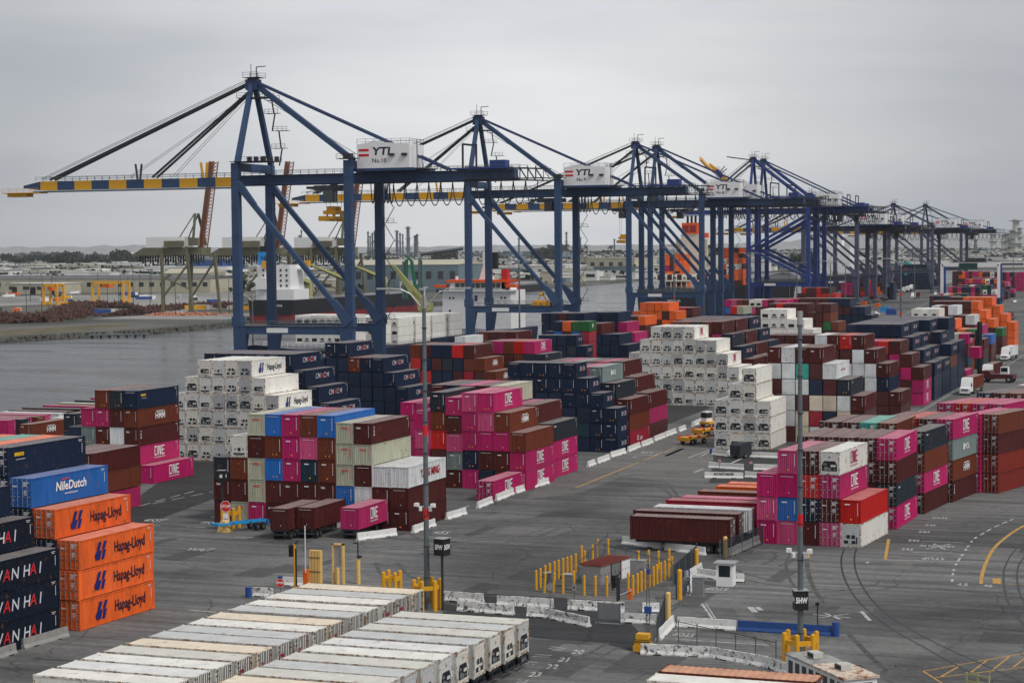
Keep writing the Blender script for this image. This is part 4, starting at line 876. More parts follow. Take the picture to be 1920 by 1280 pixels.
mb = MB(); rail(mb, (-252, 482, 8), (-239.5, 515, 5.6), 1.2); rail(mb, (-239.5, 515, 5.4), (-239.5, 640, 6), 1.2); mb.tube([(-252, 485, 8.4), (-252, 485, 17)], .35, 8); mb.obj('deck_railing', M['housew'], e)
mb = MB(); mb.beam((-254, 601, 15.6), (-258.8, 587, 29), 4.6, 1.1, w2=1.3); mb.obj('deck_crane_jib', M['lime'], e)
mb = MB(); mb.beam((-254, 602, 5), (-254, 602, 16.6), 3.4, 3.0); mb.cbox((-254, 602, 15.2), (4.2, 3.8, 2.6)); mb.beam((-252.2, 602, 13.5), (-256, 595, 20), .5); mb.obj('deck_crane', M['lime'], e)
tag(e, 'small navy cargo ship with white boxes on deck and orange-topped bridge', 'ship')
# bulk carrier on the far bank
e = empty('bulk_carrier'); mb = MB(); hull(mb, -482, -456, 905, 1100, .8, 8.5, 1, 34, flare=4); mb.obj('hull', M['blackhull'], e)
mb = MB(); hull(mb, -481.6, -456.4, 905.4, 1098, -4, .8, 1, 34, flare=0); mb.obj('boot_topping', M['redhull'], e)
mb = MB(); mb.box(-481, -459, 912, 930, 8.5, 14); mb.box(-481, -462, 914, 930, 14, 26.5); mb.box(-484, -455, 922, 928, 24, 25); mb.box(-480, -474, 910, 916, 14, 20); sup = mb.obj('superstructure', M['housew'], e)
for k in range(4):
    for j in range(5): mb = MB(); mb.box(-478 + j * 3.4, -477 + j * 3.4, 913.8, 913.98, 15.2 + 2.7 * k, 16.4 + 2.7 * k); mb.obj('window', M['glass'], sup)
mb = MB(); mb.box(-481.5, -475, 916, 924, 26.5, 33.5); f_ = mb.obj('funnel', M['funb'], e); mb = MB(); mb.box(-480.8, -476, 916.5, 923.5, 33.5, 36.5); mb.tube([(-478, 918, 36), (-478, 918, 38.5)], .8, 8); mb.obj('funnel_cap', M['black'], f_)
letters('funnel_lettering', 'NJ', 3.2, (-478.2, 915.95, 30), f_, 'lblack', bold=.06)
for y, dx in ((950, -3), (1000, -3), (1050, -3)):
    mb = MB(); mb.beam((-469, y, 8), (-469, y, 17), 3, 3); mb.beam((-469, y, 17), (-476, y - 37, 27), 3.4, 2.0, w2=1.0); mb.obj('deck_crane', M['lime'], e); 
for y in (946, 996): mb = MB(); mb.cbox((-476, y - 33, 27), (2.5, 2.5, 3.4)); mb.obj('jib_head', M['yellow'], e)
mb = MB(); rail(mb, (-481.5, 905.4, 8.5), (-456.5, 905.4, 8.5), 1.2); rail(mb, (-456.2, 906, 8.5), (-456.2, 1060, 8.5), 1.2); mb.obj('deck_railing', M['housew'], e)
letters('stern_lettering', 'SAKIZAYA', 1.7, (-466, 904.9, 5.6), e, 'housew', bold=.03)
tag(e, 'black and red bulk carrier with white superstructure at the far bank', 'ship')
# large container ship, stern towards us
e = empty('container_ship'); mb = MB(); hull(mb, -271, -240, 905, 1160, -4, 14, 1, 45, flare=4); mb.obj('hull', M['blackhull'], e)
mb = MB(); mb.box(-267, -243, 942, 955, 14, 30); mb.box(-262, -246, 943, 954, 30, 38); mb.box(-257, -247, 934.5, 942, 14, 40.4); mb.box(-270, -240.5, 944, 952, 34.5, 35.5); mb.box(-265, -245, 941.6, 942, 22, 23); sup = mb.obj('superstructure', M['cream'], e)
for k in range(5):
    for j in range(6): mb = MB(); mb.box(-262 + j * 3.4, -261 + j * 3.4, 941.5, 941.9, 17.5 + 4 * k, 19 + 4 * k); mb.obj('window', M['glass'], sup)
mb = MB(); mb.box(-256.5, -248.5, 934, 941, 40.5, 46); mb.box(-248.5, -244.5, 936, 941, 38.5, 41); f_ = mb.obj('funnel', M['safety'], e); mb = MB()
for x in (-254.5, -252.5, -250.5): mb.tube([(x, 938, 45), (x, 938, 49.5)], .6, 8)
mb.obj('exhaust_pipe', M['black'], f_)
mb = MB(); mb.box(-255.8, -252.9, 933.9, 934.0, 41.4, 44.8); mb.box(-252.3, -249.3, 933.9, 934.0, 41.4, 44.8); mb.obj('louvre', M['redhull'], f_)
letters('stern_lettering', 'NATIONAL EXPRESS', 1.9, (-253.5, 904.8, 11.3), e, 'housew', bold=.03); letters('stern_lettering', 'NORFOLK VA', 1.4, (-253.5, 904.8, 8.4), e, 'housew', bold=.02)
mb = MB(); rail(mb, (-270, 905.5, 14), (-241, 905.5, 14), 1.3); mb.box(-270, -241, 906, 912, 17.6, 18.2)
for k in range(12): mb.beam((-270 + k * 2.6, 906.5, 14), (-270 + k * 2.6, 906.5, 17.8), .4)
mb.obj('deck_railing', M['cream'], e)
tag(e, 'big black container ship with orange funnel, stern towards the camera', 'ship')
# farther white ship and grey one
for (x0, x1, y0, y1, lab) in ((-268, -240, 1290, 1480, 'far white-and-black ship beyond the K-braced cranes'),):
    e = empty('container_ship'); mb = MB(); hull(mb, x0, x1, y0, y1, -4, 9, 1, 40); mb.obj('hull', M['blackhull'], e); mb = MB(); mb.box(x0 + 2, x1 - 2, y0 + 14, y0 + 30, 9, 33); mb.box(x0 + 8, x1 - 8, y0 + 16, y0 + 26, 33, 41); mb.obj('superstructure', M['housew'], e); tag(e, lab, 'ship')
# tankers' moored shape near the far quay
e = empty('barge'); mb = MB(); hull(mb, -590, -570, 1420, 1640, -4, 2.5, 1, 20, flare=1.2); mb.obj('hull', M['blackhull'], e); mb = MB(); rail(mb, (-570.5, 1425, 2.5), (-570.5, 1610, 2.5)); mb.obj('railing', M['steel'], e); tag(e, 'long low dark barge moored by the far quay', 'barge')

# ---------------------------------------------------------------- boxes on wheels
def reefer_doors():
    mb = MB()
    for s in (-1, 1):
        x0, x1 = (.01, 1.07) if s > 0 else (-1.07, -.01); mb.box(x0, x1, .0, .06, .16, HH - .15, 0)
    return mb
ME['rdl'], ME['rdr'] = MB(), MB()
for k, s in (('rdl', -1), ('rdr', 1)):
    x0, x1 = (.01, 1.07) if s > 0 else (-1.07, -.01); ME[k].box(x0, x1, .0, .06, .16, HH - .15, 0); ME[k] = ME[k].mesh('door', M['reefer'])
def dark_bars(s):
    mb = MB()
    for x in (.12, .42, .72, .98): mb.tube([(s * x, -.04, .1), (s * x, -.04, HH - .1)], .03, 6, 0)
    for z in (.3, .9, 1.5, 2.1, 2.45): mb.box(s * 1.0 - .1, s * 1.0 + .1, -.05, .01, z, z + .09, 0)
    for x in (.42, .72): mb.box(s * x - .05, s * x + .18, -.07, -.03, 1.05, 1.12, 0)
    return mb.mesh('locking_bars', M['steeldk'])
ME['rbl'], ME['rbr'] = dark_bars(-1), dark_bars(1); ME['doorword'] = end_words('ONE', (.5, .02, .08), 1.75, .42, -.5); ME['doorword2'] = end_words('CAI', (.6, .03, .03), 1.7, .36, -.5)
def chassis(L=11.6):
    e = empty('container_chassis'); mb = MB()
    for x in (-.5, .5): mb.box(x - .07, x + .07, .1, L - .2, .95, 1.22)
    for y in (.1, L * .33, L * .66, L - .3): mb.box(-1.15, 1.15, y, y + .14, 1.0, 1.24)
    mb.obj('frame', M['steeldk'], e)
    mb = MB(); mb.box(-1.15, 1.15, -.12, .0, .55, .75); mb.box(-.9, -.8, -.1, .1, .6, 1.1); mb.box(.8, .9, -.1, .1, .6, 1.1); mb.obj('rear_bumper', M['steeldk'], e)
    for x in (-.85, .85):
        for y in (1.3, 2.6):
            mb = MB(); mb.tube([(x - .28, y, .5), (x + .28, y, .5)], .5, 14); w = mb.obj('wheel', M['tyre'], e)
            mb = MB(); mb.tube([(x - .3, y, .5), (x + .3, y, .5)], .2, 8); mb.obj('hub', M['steel'], w)
        mb = MB(); mb.box(x - .06, x + .06, L * .72, L * .72 + .12, .05, 1.0); mb.box(x - .16, x + .16, L * .72 - .1, L * .72 + .22, .0, .06); mb.obj('landing_leg', M['steel'], e)
    return e
CH0 = chassis()
def on_wheels(x, y, rz, L, c, lab, doors=True, v=0, clab=None, word=None, zb=1.27, h=2.72, logo=None):
    reefer = c in 'wF'; r = random.Random(int(x * 37 + y * 11)); col = (*jcol(CC[ALIAS.get(c, c)], r, .06), 1)
    o = empty('refrigerated_container' if reefer else 'shipping_container', (x, y, zb), rz); k = L / 12.1
    kids = [link('body', ME['rbody'] if reefer else ME['bodyd' if doors else 'body', 12.1], o), link('roof', ME['rroof'] if reefer else ME['roof', 12.1], o)]
    if reefer and doors:
        for s, q in (('rdl', 'rbl'), ('rdr', 'rbr')): dd = link('door', ME[s], o); kids.append(dd); link('locking_bars', ME[q], dd)
        if word: link('door_lettering', ME[word], o, (0, -.02, 0))
    elif reefer: link('refrigeration_unit', ME['unit'][v], o).color = r.choice(((.6, .61, .6, 1), (.5, .52, .52, 1), (.66, .64, .58, 1)))
    elif doors:
        for s, q in (('dl', 'bl'), ('dr', 'br')): dd = link('door', ME[s], o); kids.append(dd); link('locking_bars', ME[q], dd)
        link('marking', ME['dm'], o)
    else: link('marking', ME['em'][v], o)
    if logo: link('side_lettering', LOGO.get((logo, 12.1)) or logo_mesh(logo, 12.1), o)
    for q in kids: q.color = col
    if reefer: tn = r.choice(((.78, .77, .72), (.78, .76, .70), (.62, .61, .55), (.72, .72, .70), (.76, .66, .52), (.55, .56, .55))); kids[0].color = (*[v_ * .95 for v_ in tn], 1); kids[1].color = (*tn, 1)
    o.scale = (1, k, h / HH); tag(o, lab, 'refrigerated container' if reefer else 'shipping container', 'white reefers parked on chassis in front' if reefer else 'containers standing on chassis')
    ch = CH0 if 'used' not in CH0 else copy_tree(CH0); CH0['used'] = 1
    ch.location = (x, y, 0); ch.rotation_euler = (0, 0, rz); ch.scale = (1, k, 1); tag(ch, clab or 'dark chassis under the ' + lab.replace(' on its chassis', ''), 'trailer', 'chassis under parked containers'); return o
rowl = [158.4, 155.5, 152.8, 149.4, 146.6, 143.1, 140.2, 137.2, 134.5, 131.4, 128.4, 125.4, 122.5, 119.6]
for i, yy in enumerate(rowl):
    on_wheels(-68.4 - i * .14, yy + 1.22, R(90), 11.5, 'w', f'white reefer on its chassis, left row, {ORD[i + 1]} from the far end', True, word=[None, 'doorword', 'doorword', None, None, 'doorword2', None, 'doorword2', 'doorword', 'doorword2', 'doorword', None, None, None][i], clab=f'dark chassis under the {ORD[i + 1]} reefer of the left row')
rowr = [148.2, 145.3, 142.5, 139.4, 136.3, 133.3, 130.2, 127.3, 124.6, 121.6, 118.6]
for i, yy in enumerate(rowr):
    last = on_wheels(-54.6 - i * .16, yy + 1.22, R(90), 11.5, 'w', f'white reefer on its chassis, right row, {ORD[i + 1]} from the far end', False, v=[0, 2, 0, 2, 0, 0, 2, 2, 1, 0, 0][i], clab=f'dark chassis under the {ORD[i + 1]} reefer of the right row')
for i, (xx, yy, c, L, nm, v) in enumerate([(-52.9, 212.4, 'r', 11.7, 'plain maroon container on its chassis, nearest of the parked row', 0), (-53.0, 217.0, 'r', 12.6, 'maroon container on its chassis with a white plate and salmon roof', 0), (-52.7, 221.0, 'W', 11.6, 'white-roofed container on its chassis with grey doors', 0), (-52.9, 227.0, 'c', 11.6, 'crimson container on its chassis in the parked row', 0), (-52.9, 230.2, 'k', 10.6, 'pink-roofed container on its chassis behind the crimson one', 0), (-52.5, 236.4, 'b', 10.5, 'pale brown container on its chassis behind the pink one', 0), (-52.5, 241.8, 'o', 9.6, 'orange container on its chassis, last but one', 0), (-52.5, 245.2, 'o', 9.0, 'orange container on its chassis, farthest of the parked row', 0)]):
    on_wheels(xx, yy + 1.22, R(90), L, c, nm, True)
on_wheels(-27.4, 136.0, R(90), 11.5, 'b', 'rusty-orange-roofed container on its chassis at the bottom edge', True); [setattr(q_, 'color', (.55, .19, .05, 1)) for q_ in COL.objects if q_.parent and q_.name.startswith('roof') and q_.parent.get('label') == 'rusty-orange-roofed container on its chassis at the bottom edge']
on_wheels(-26.9, 132.9, R(90), 12.0, 'w', 'white container on its chassis at the bottom edge', True)
for px, c, nm, lg in (((541, 994), 'r', 'maroon short container on wheels, left of the pair', None), ((590, 992), 'r', 'maroon short container on wheels with diamond placards', None), ((673, 993), 'm', 'magenta short container on wheels by the white barrier', 'O')):
    p = G(*px, 1.2); on_wheels(p.x - 1.2, p.y, 0, 8.6, c, nm, False, v=3, h=2.6, zb=1.2)
    if lg: q = link('side_lettering', LOGO.get(('O', 12.1)) or logo_mesh('O', 12.1), COL.objects['shipping_container'] if False else [o for o in COL.objects if o.get('label') == nm][0])
# empty blue chassis
e = copy_tree(CH0); pb_, pa_ = G(497, 990), G(440, 996); e.location = (pb_.x, pb_.y, 0); dd_ = pa_ - pb_; e.rotation_euler = (0, 0, math.atan2(dd_.y, dd_.x) - R(90))
for c in e.children:
    if c.name.startswith('frame') or c.name.startswith('rear'):
        c.data = c.data.copy(); c.data.materials.clear(); c.data.materials.append(M['skyblue'])
e.scale = (1, .62, 1); tag(e, 'empty sky blue chassis beside the yellow gantry frame', 'trailer')

# ---------------------------------------------------------------- lamp poles and signs
def lamp_pole(base, H, r0, bands, lab, arms=True, guard=False, cams=True):
    e = empty('lamp_pole', base); mb = MB(); mb.tube([(0, 0, 0), (0, 0, H)], r0, 12, r2=r0 * .62); mb.tube([(0, 0, 0), (0, 0, .5)], r0 * 1.6, 12); mb.obj('pole', M['steel'], e)
    for z in bands: mb = MB(); mb.tube([(0, 0, z - .5), (0, 0, z + .5)], r0 * 1.08 * (1 - .38 * z / H), 12); mb.obj('red_band', M['red'], e)
    mb = MB(); mb.tube([(0, 0, H - .8), (0, 0, H + .3)], r0 * .9, 10); mb.obj('head_collar', M['rod'], e)
    if arms:
        for k in range(4):
            a = R(20 + 90 * k); d = Vector((math.cos(a), math.sin(a), 0))
            mb = MB(); mb.tube([d * .3 + Vector((0, 0, H - .6)), d * 1.3 + Vector((0, 0, H + .6)), d * 2.2 + Vector((0, 0, H + 1.05)), d * 3.6 + Vector((0, 0, H + 1.15))], .07, 6); ar = mb.obj('lamp_arm', M['rod'], e)
            mb = MB(); c = d * 3.9 + Vector((0, 0, H + 1.12)); mb.beam(c - d * .55, c + d * .6, .42, .16); mb.obj('lamp_head', M['rod'], ar)
    if cams:
        for z in (H * .33,):
            mb = MB(); mb.box(-1.0, 1.0, -.05, .05, z, z + .1)
            for x in (-.9, .8): mb.cbox((x, -.2, z + .25), (.35, .55, .3)); mb.tube([(x * .6, -.1, z), (x * .6, -.1, z - .35)], .18, 8)
            mb.obj('camera_bracket', M['housew'], e)
    mb = MB()
    for z in range(3, int(H) - 1, 3): mb.tube([(0, 0, z), (0, 0, z + .06)], r0 * 1.15, 10)
    mb.obj('strap', M['steeldk'], e)
    tag(e, lab, 'lamp pole', 'tall lamp poles of the yard'); return e
lamp_pole(G(801, 1140), 29.7, .29, [9.2, 17.2], 'tall grey lamp pole with red bands, left one in front')
lamp_pole(G(1501, 1255), 29.0, .26, [12.3], 'tall grey lamp pole carrying the black sign box', arms=False).name = 'lamp_pole'
p = G(975, 705); lamp_pole(p, 30, .3, [23.6], 'slim lamp pole with a red band before the second crane', cams=False)
p = Vector((-258, 487, 0)); lamp_pole(p, 21, .28, [13.2], 'slim lamp pole with a red band by the nearest crane', cams=False)
lamp_pole(Vector((-77.2, 484, 0)), 30, .32, [17.4, 22.4], 'lamp pole with two red bands before the navy stacks', cams=False)
lamp_pole(Vector((-205, 735, 0)), 33, .4, [14.8], 'thin teal lamp pole between the third and fourth cranes', cams=False)
for i, (x, Y, H) in enumerate([(1494, 840, 26), (1557, 905, 26), (1585, 900, 25), (1404, 900, 30), (1900, 1500, 28), (1715, 1230, 26), (1480, 1040, 28)]):
    q = PY(x, 500, Y); lamp_pole(Vector((q.x, Y, 0)), H, .3, [], f'far thin lamp pole, {ORD[i + 1]} of those rising over the far yard', cams=False)
def box_sign(base, z, txts, lab, pole=True, w=1.15):
    e = empty('block_sign', base); mb = MB(); mb.box(-w / 2, w / 2, -w / 2, w / 2, z, z + w * 1.4); b = mb.obj('sign_box', M['black'], e)
    mb = MB(); mb.box(-w / 2 - .05, w / 2 + .05, -w / 2 - .05, w / 2 + .05, z + w * 1.4, z + w * 1.43); mb.obj('lid', M['rod'], b)
    letters('sign_lettering', txts[0], w * .56, (0, -w / 2 - .01, z + w * .7), b, 'white', bold=.03, sx=.66); letters('sign_lettering', txts[1], w * .56, (w / 2 + .01, 0, z + w * .7), b, 'white', 'x+', bold=.03, sx=.66)
    letters('sign_lettering', txts[1], w * .56, (0, 0, 0), b, 'white', bold=.03, sx=.66).matrix_local = Matrix.Translation((-w / 2 - .01, 0, z + w * .7)) @ Matrix.Rotation(R(-90), 4, 'Z')
    if pole: mb = MB(); mb.tube([(0, 0, 0), (0, 0, z)], .13, 8); mb.obj('post', M['steeldk'], e)
    e.rotation_euler = (0, 0, R(-12)); tag(e, lab, 'sign'); return e
box_sign(G(830, 1143), 5.3, ('5FW', '5GW'), 'black cube sign on a thin post reading 5FW'); 
s_ = box_sign(G(1501, 1255), 5.0, ('5HW', '5HW'), 'black cube sign around the right lamp pole reading 5HW', pole=False, w=1.12); s_.rotation_euler = (0, 0, R(22))
s_ = box_sign(G(418, 987), 5.7, ('4B', '4B'), 'small black cube sign at the left corner of the main block', w=1.0); s_.rotation_euler = (0, 0, R(10))
box_sign(G(1543, 843), 3.6, ('4C', '4D'), 'small black sign on a post in front of the rusty block', w=.9)
def guard(base, r, h, lab, n=6):
    e = empty('pole_guard', base)
    for k in range(n):
        a = 2 * math.pi * (k + .5) / n; x, y = r * math.cos(a), r * math.sin(a); mb = MB(); mb.tube([(x, y, 0), (x, y, h)], .21, 10, r2=.21); mb.tube([(x, y, h), (x, y, h + .08)], .19, 10, r2=.1); mb.obj('post', M['yellow'], e)
        a2 = 2 * math.pi * (k + 1.5) / n; mb = MB(); mb.beam((x, y, h - .7), (r * math.cos(a2), r * math.sin(a2), h - .7), .22, .38); mb.obj('rail', M['yellow'], e)
    tag(e, lab, 'pole guard')
guard(G(801, 1142), 1.25, 2.9, 'yellow ring of posts guarding the left lamp pole')
guard(G(1501, 1258), 1.35, 3.2, 'yellow ring of posts guarding the right lamp pole')
guard(G(735, 1108), .9, 2.0, 'yellow frame just behind the far end of the parked reefers', 4)
guard(G(433, 990), 1.1, 2.6, 'yellow gantry frame at the left corner of the main block', 4)

# ---------------------------------------------------------------- concrete barriers
def barrier_mesh(L, m, r):
    mb = MB(); prof = [(-.3, .0), (-.3, .1), (-.13, .32), (-.09, .82), (.09, .82), (.13, .32), (.3, .1), (.3, .0)]
    n = max(2, int(L / .5)); i = len(mb.v)
    for k in range(n + 1):
        x = -L / 2 + L * k / n; j = .012
        for (a, b) in prof: mb.v.append((x + (r.uniform(-.02, .02) if 0 < k < n else 0), a + r.uniform(-j, j), b + (r.uniform(-.02, .015) if b > .8 else 0)))
    q = len(prof)
    for k in range(n):
        for j in range(q):
            a = i + k * q + j; b = i + k * q + (j + 1) % q; low = j == q - 1
            mb.f.append((a, b, b + q, a + q)); mb.m.append(0)
    mb.f.append(tuple(i + j for j in range(q))); mb.m.append(0); mb.f.append(tuple(i + n * q + j for j in reversed(range(q)))); mb.m.append(0)
    for x in (-L * .25, L * .25): mb.box(x - .35, x + .35, -.306, .306, -.01, .09, 1); mb.tube([(x, -.125, .45), (x, -.09, .45)], .05, 8, 1)
    return mb.mesh('concrete_barrier', [m, M['black']])
BR = random.Random(5)
def barrier(a, b, lab, m='barrierw', per=6.2, grp='concrete barriers around the lanes'):
    A, B = G(*a), G(*b); L = (B - A).length; n = max(1, int(round(L / per)))
    for k in range(n):
        c = A.lerp(B, (k + .5) / n); me = barrier_mesh(L / n - .06, M[m], BR); d = B - A
        o = link('concrete_barrier', me, None, c); o.rotation_euler = (0, 0, math.atan2(d.y, d.x)); o.scale = (1, 1, 1.12)
        tag(o, lab if n == 1 else f'{lab}, {ORD[k + 1]} piece from the left', 'barrier', grp)
for i, (a, b, m) in enumerate([((774, 999), (815, 985), 'barrierw'), ((837, 974), (873, 963), 'barrierw'), ((895, 953), (922, 942), 'barrierw'), ((930, 939), (962, 926), 'barrierw'), ((966, 925), (994, 915), 'barrierw'), ((1000, 914), (1028, 906), 'barrierw'),
    ((1102, 875.6), (1115, 870.5), 'barrierw'), ((1119.6, 869), (1141.5, 861), 'barrierw'), ((1144.4, 857.4), (1172, 849.4), 'barrierw'), ((1177.2, 847.2), (1199, 838), 'barrierw'), ((1202.7, 837.4), (1222.8, 829.7), 'barrierw'), ((1226.3, 827.2), (1245.7, 819.5), 'barrierw'), ((1246.5, 818.7), (1266.9, 811.4), 'barrierw'), ((1272.4, 809.7), (1285, 804.8), 'barrierw'), ((1297.5, 800), (1318.7, 790), 'barrierw')]):
    barrier(a, b, f'white barrier along the block edge, {ORD[i + 1]} from the near end', m, 20)
barrier((42, 1216.6), (126.6, 1192), 'unpainted grey barrier at the foot of the outlined-lettering stack', 'conc', 20); barrier((-20, 1240), (29, 1224), 'unpainted grey barrier cut by the left edge', 'conc', 20)
barrier((669.5, 1013), (743, 1003), 'long white barrier before the magenta trailer', 'barrierw', 20)
barrier((1167.5, 1019), (1240, 1028), 'white barrier left of the gap before the maroon trailers', 'barrierw', 20); barrier((1247.5, 1030.5), (1322.5, 1040.5), 'white barrier right of the gap before the maroon trailers', 'barrierw', 20)
barrier((1365, 1044), (1432, 1013), 'white barrier under the dark fence', 'barrierw', 7)
barrier((832, 1124.5), (907, 1129.5), 'peeling white barrier right of the left lamp pole', 'barrier', 20); barrier((858, 1144), (964, 1152), 'peeling white barrier in the nearer left row', 'barrier', 7)
barrier((932, 1133), (1038, 1139.5), 'peeling white barrier in the farther left row', 'barrier', 7); barrier((988, 1155), (1022, 1157), 'short peeling barrier touching the slanted one', 'barrier', 20); barrier((1022, 1157), (1105, 1174.5), 'slanted peeling barrier above the numbered bays', 'barrier', 7)
barrier((1064, 1141.5), (1171, 1146.5), 'peeling barrier behind the dark notice board', 'barrier', 7); barrier((1204, 1147.5), (1237, 1147.5), 'short white barrier by the fence post', 'barrierw', 20); barrier((1162.5, 1165.5), (1231, 1169.5), 'white barrier right of the dark notice board', 'barrier', 20)
barrier((1270, 1173.5), (1381, 1181), 'clean white barrier joined to the blue one', 'barrierw', 7); barrier((1383, 1181), (1560, 1191.5), 'blue painted barrier with yellow reflectors', 'barrierb', 7)
barrier((1234, 1200), (1262, 1171), 'white barrier running away from the yellow crash drum', 'barrierw', 20); barrier((1201, 1225.5), (1332, 1231.5), 'worn peeling barrier right of the yellow crash drum', 'barrier', 7); barrier((1333, 1232), (1440, 1250.5), 'worn peeling barrier before the bottom trailers', 'barrier', 7); barrier((1441, 1251), (1476, 1264), 'last peeling barrier before the right pole guard', 'barrier', 20)
barrier((1307.5, 1079.5), (1344, 1085.5), 'white barrier left of the guard booth', 'barrierw', 20); barrier((1376, 1090.5), (1396, 1091), 'short white barrier right of the guard booth', 'barrierw', 20); barrier((1285, 1087.5), (1315, 1070.5), 'stained barrier between fence and grey cabinet', 'barrier', 20); barrier((1290, 1117), (1303, 1088), 'peeling barrier left of the grey cabinet', 'barrier', 20)
barrier((1336, 852), (1364, 855.5), 'white barrier at the small reefer stack, left piece', 'barrierw', 20); barrier((1364, 855.5), (1384, 844), 'white barrier slanting up to the black trailer', 'barrierw', 20); barrier((1403, 856.5), (1484, 859.5), 'long white barrier right of the black trailer', 'barrierw', 9)
barrier((1329, 876.5), (1394, 880.5), 'white barrier by the small red sign', 'barrierw', 9); barrier((1413, 880.5), (1466, 882), 'white barrier ending at the magenta boxes', 'barrierw', 9)
barrier((1321, 895.5), (1394, 896.5), 'white barrier lettered DO NOT ENTER', 'barrierw', 20); barrier((1397, 894.5), (1432, 896.5), 'white barrier with a green rail behind it', 'barrierw', 20)
p = G(1358, 896); letters('barrier_lettering', 'DO NOT ENTER', .4, (0, 0, 0), None, 'lblack', bold=.015); q = COL.objects['barrier_lettering']; q.location = (p.x, p.y - .18, .62); q.parent = [o for o in COL.objects if o.get('label') == 'white barrier lettered DO NOT ENTER'][0]; q.matrix_parent_inverse = Matrix.Identity(4); q.location = (0, -.19, .56)
barrier((475, 1117), (512, 1119), 'speckled barrier behind the blue drum', 'barrier', 20); barrier((530, 1097), (568, 1098), 'white barrier behind the red octagon', 'barrierw', 20)

# ---------------------------------------------------------------- bollards
def bollard(px, h, r, lab, m='yellow', lean=0):
    mb = MB(); mb.tube([(0, 0, 0), (0, 0, h)], r, 10); mb.tube([(0, 0, h), (0, 0, h + r * .5)], r, 10, r2=r * .5); o = mb.obj('bollard', M[m]); o.location = G(*px); o.rotation_euler = (0, lean, 0)
    tag(o, lab, 'bollard', 'yellow bollards around the cabinets'); return o
Z4 = lambda x, y: (960 + x / 4, 980 + y / 4)
front = [(182, 500), (242, 522), (310, 520), (383, 528), (465, 505), (542, 542), (626, 545), (712, 548)]
backl = [(214, 485), (250, 460), (284, 445), (320, 430), (350, 418), (384, 405), (415, 395), (444, 385), (478, 368), (523, 305), (546, 345), (605, 298), (645, 255), (722, 250)]
rightr = [(872, 520), (908, 540), (942, 525), (970, 510), (1000, 495), (1030, 482), (1062, 470), (1088, 455), (1117, 440), (1147, 425), (1175, 410), (1200, 392)]
topr = [(948, 345), (1026, 340), (1100, 345), (1180, 330)]
for nm, L_ in (('front row', front), ('back left row', backl), ('right row', rightr), ('far right row', topr)):
    for i, q in enumerate(L_): bollard(Z4(*q), 1.95, .13, f'yellow bollard, {ORD[i + 1]} from the left in the {nm} round the cabinets', lean=R(4) if q in ((242, 522), (310, 520)) else 0)
for q, h, lab in (((1258, 575), 2.9, 'thick tall yellow bollard by the blue gate'), ((1172, 748), 2.75, 'thick pale yellow bollard beside the dark gate'), ((1383, 330), 1.9, 'yellow bollard at the fence corner'), ((1600, 262), 2.3, 'pale yellow bollard at the end of the dark fence')):
    bollard(Z4(*q), h, .24, lab, 'yellowp' if 'pale' in lab else 'yellow')
for px, w, h, lab in (((593, 1092), 1.3, 3.4, 'pale yellow grooved gate pillar behind the parked reefers'),):
    mb = MB(); e = empty('gate_pillar', G(*px))
    for k in range(4): mb.box(-w / 2 + k * w / 4, -w / 2 + k * w / 4 + w / 4 - .05, -.3, .3, 0, h)
    mb.obj('panel', M['yellowp'], e); mb = MB(); mb.box(-w / 2, w / 2, -.34, -.3, h * .35, h * .35 + .06); mb.box(-w / 2, w / 2, -.34, -.3, h * .78, h * .78 + .06); mb.obj('strap', M['black'], e); tag(e, lab, 'pillar')
e = empty('gate_pillar', G(635, 1094)); mb = MB(); mb.box(-.65, -.5, -.2, .2, 0, 4.2); mb.box(.45, .65, -.2, .2, 0, 4.2); mb.box(-.65, .65, -.2, .2, 4.05, 4.2); mb.obj('frame', M['yellowp'], e); mb = MB(); mb.box(-.5, .45, -.05, .1, 1.8, 4.05); mb.obj('panel', M['rod'], e); mb = MB(); mb.tube([(0, -.2, 0), (0, -.2, 1.7)], .2, 10); mb.obj('post', M['yellowp'], e); tag(e, 'yellow frame with a grey panel behind the parked reefers', 'pillar')
e = empty('camera_post', G(672, 1094)); mb = MB(); mb.tube([(0, 0, 0), (0, 0, 2.6)], .22, 10); mb.obj('bollard', M['yellowp'], e); mb = MB(); mb.tube([(-.15, .3, 0), (-.15, .3, 4.3)], .08, 8); mb.beam((-.15, .3, 4.2), (-.7, .3, 4.2), .12); mb.cbox((.15, 0, 2.85), (.4, .4, .25)); mb.obj('mast', M['steeldk'], e); tag(e, 'yellow post with a slim camera mast behind the parked reefers', 'post')
def signal(px, h, lab, ym=True):
    e = empty('traffic_light', G(*px)); mb = MB(); mb.tube([(0, 0, 0), (0, 0, h)], .12, 8); mb.obj('post', M['yellow'] if ym else M['steeldk'], e); mb = MB(); mb.box(-.55, -.2, -.2, .2, h - 1.3, h - .1); hd = mb.obj('signal_head', M['black'], e)
    for k in range(3): mb = MB(); mb.tube([(-.38, -.22, h - .35 - .35 * k), (-.38, -.34, h - .35 - .35 * k)], .13, 8); mb.obj('visor', M['black'], hd)
    mb = MB(); mb.beam((.15, 0, h * .9), (.15, 0, .3), .18, .14); mb.beam((.1, 0, h), (.4, 0, h + .35), .12); mb.obj('cable_duct', M['steeldk'], e); tag(e, lab, 'traffic light')
signal((553, 1103), 4.6, 'yellow signal post left of the parked reefers'); signal(Z4(792, 600), 2.8, 'dark signal post beside the notice board', False)
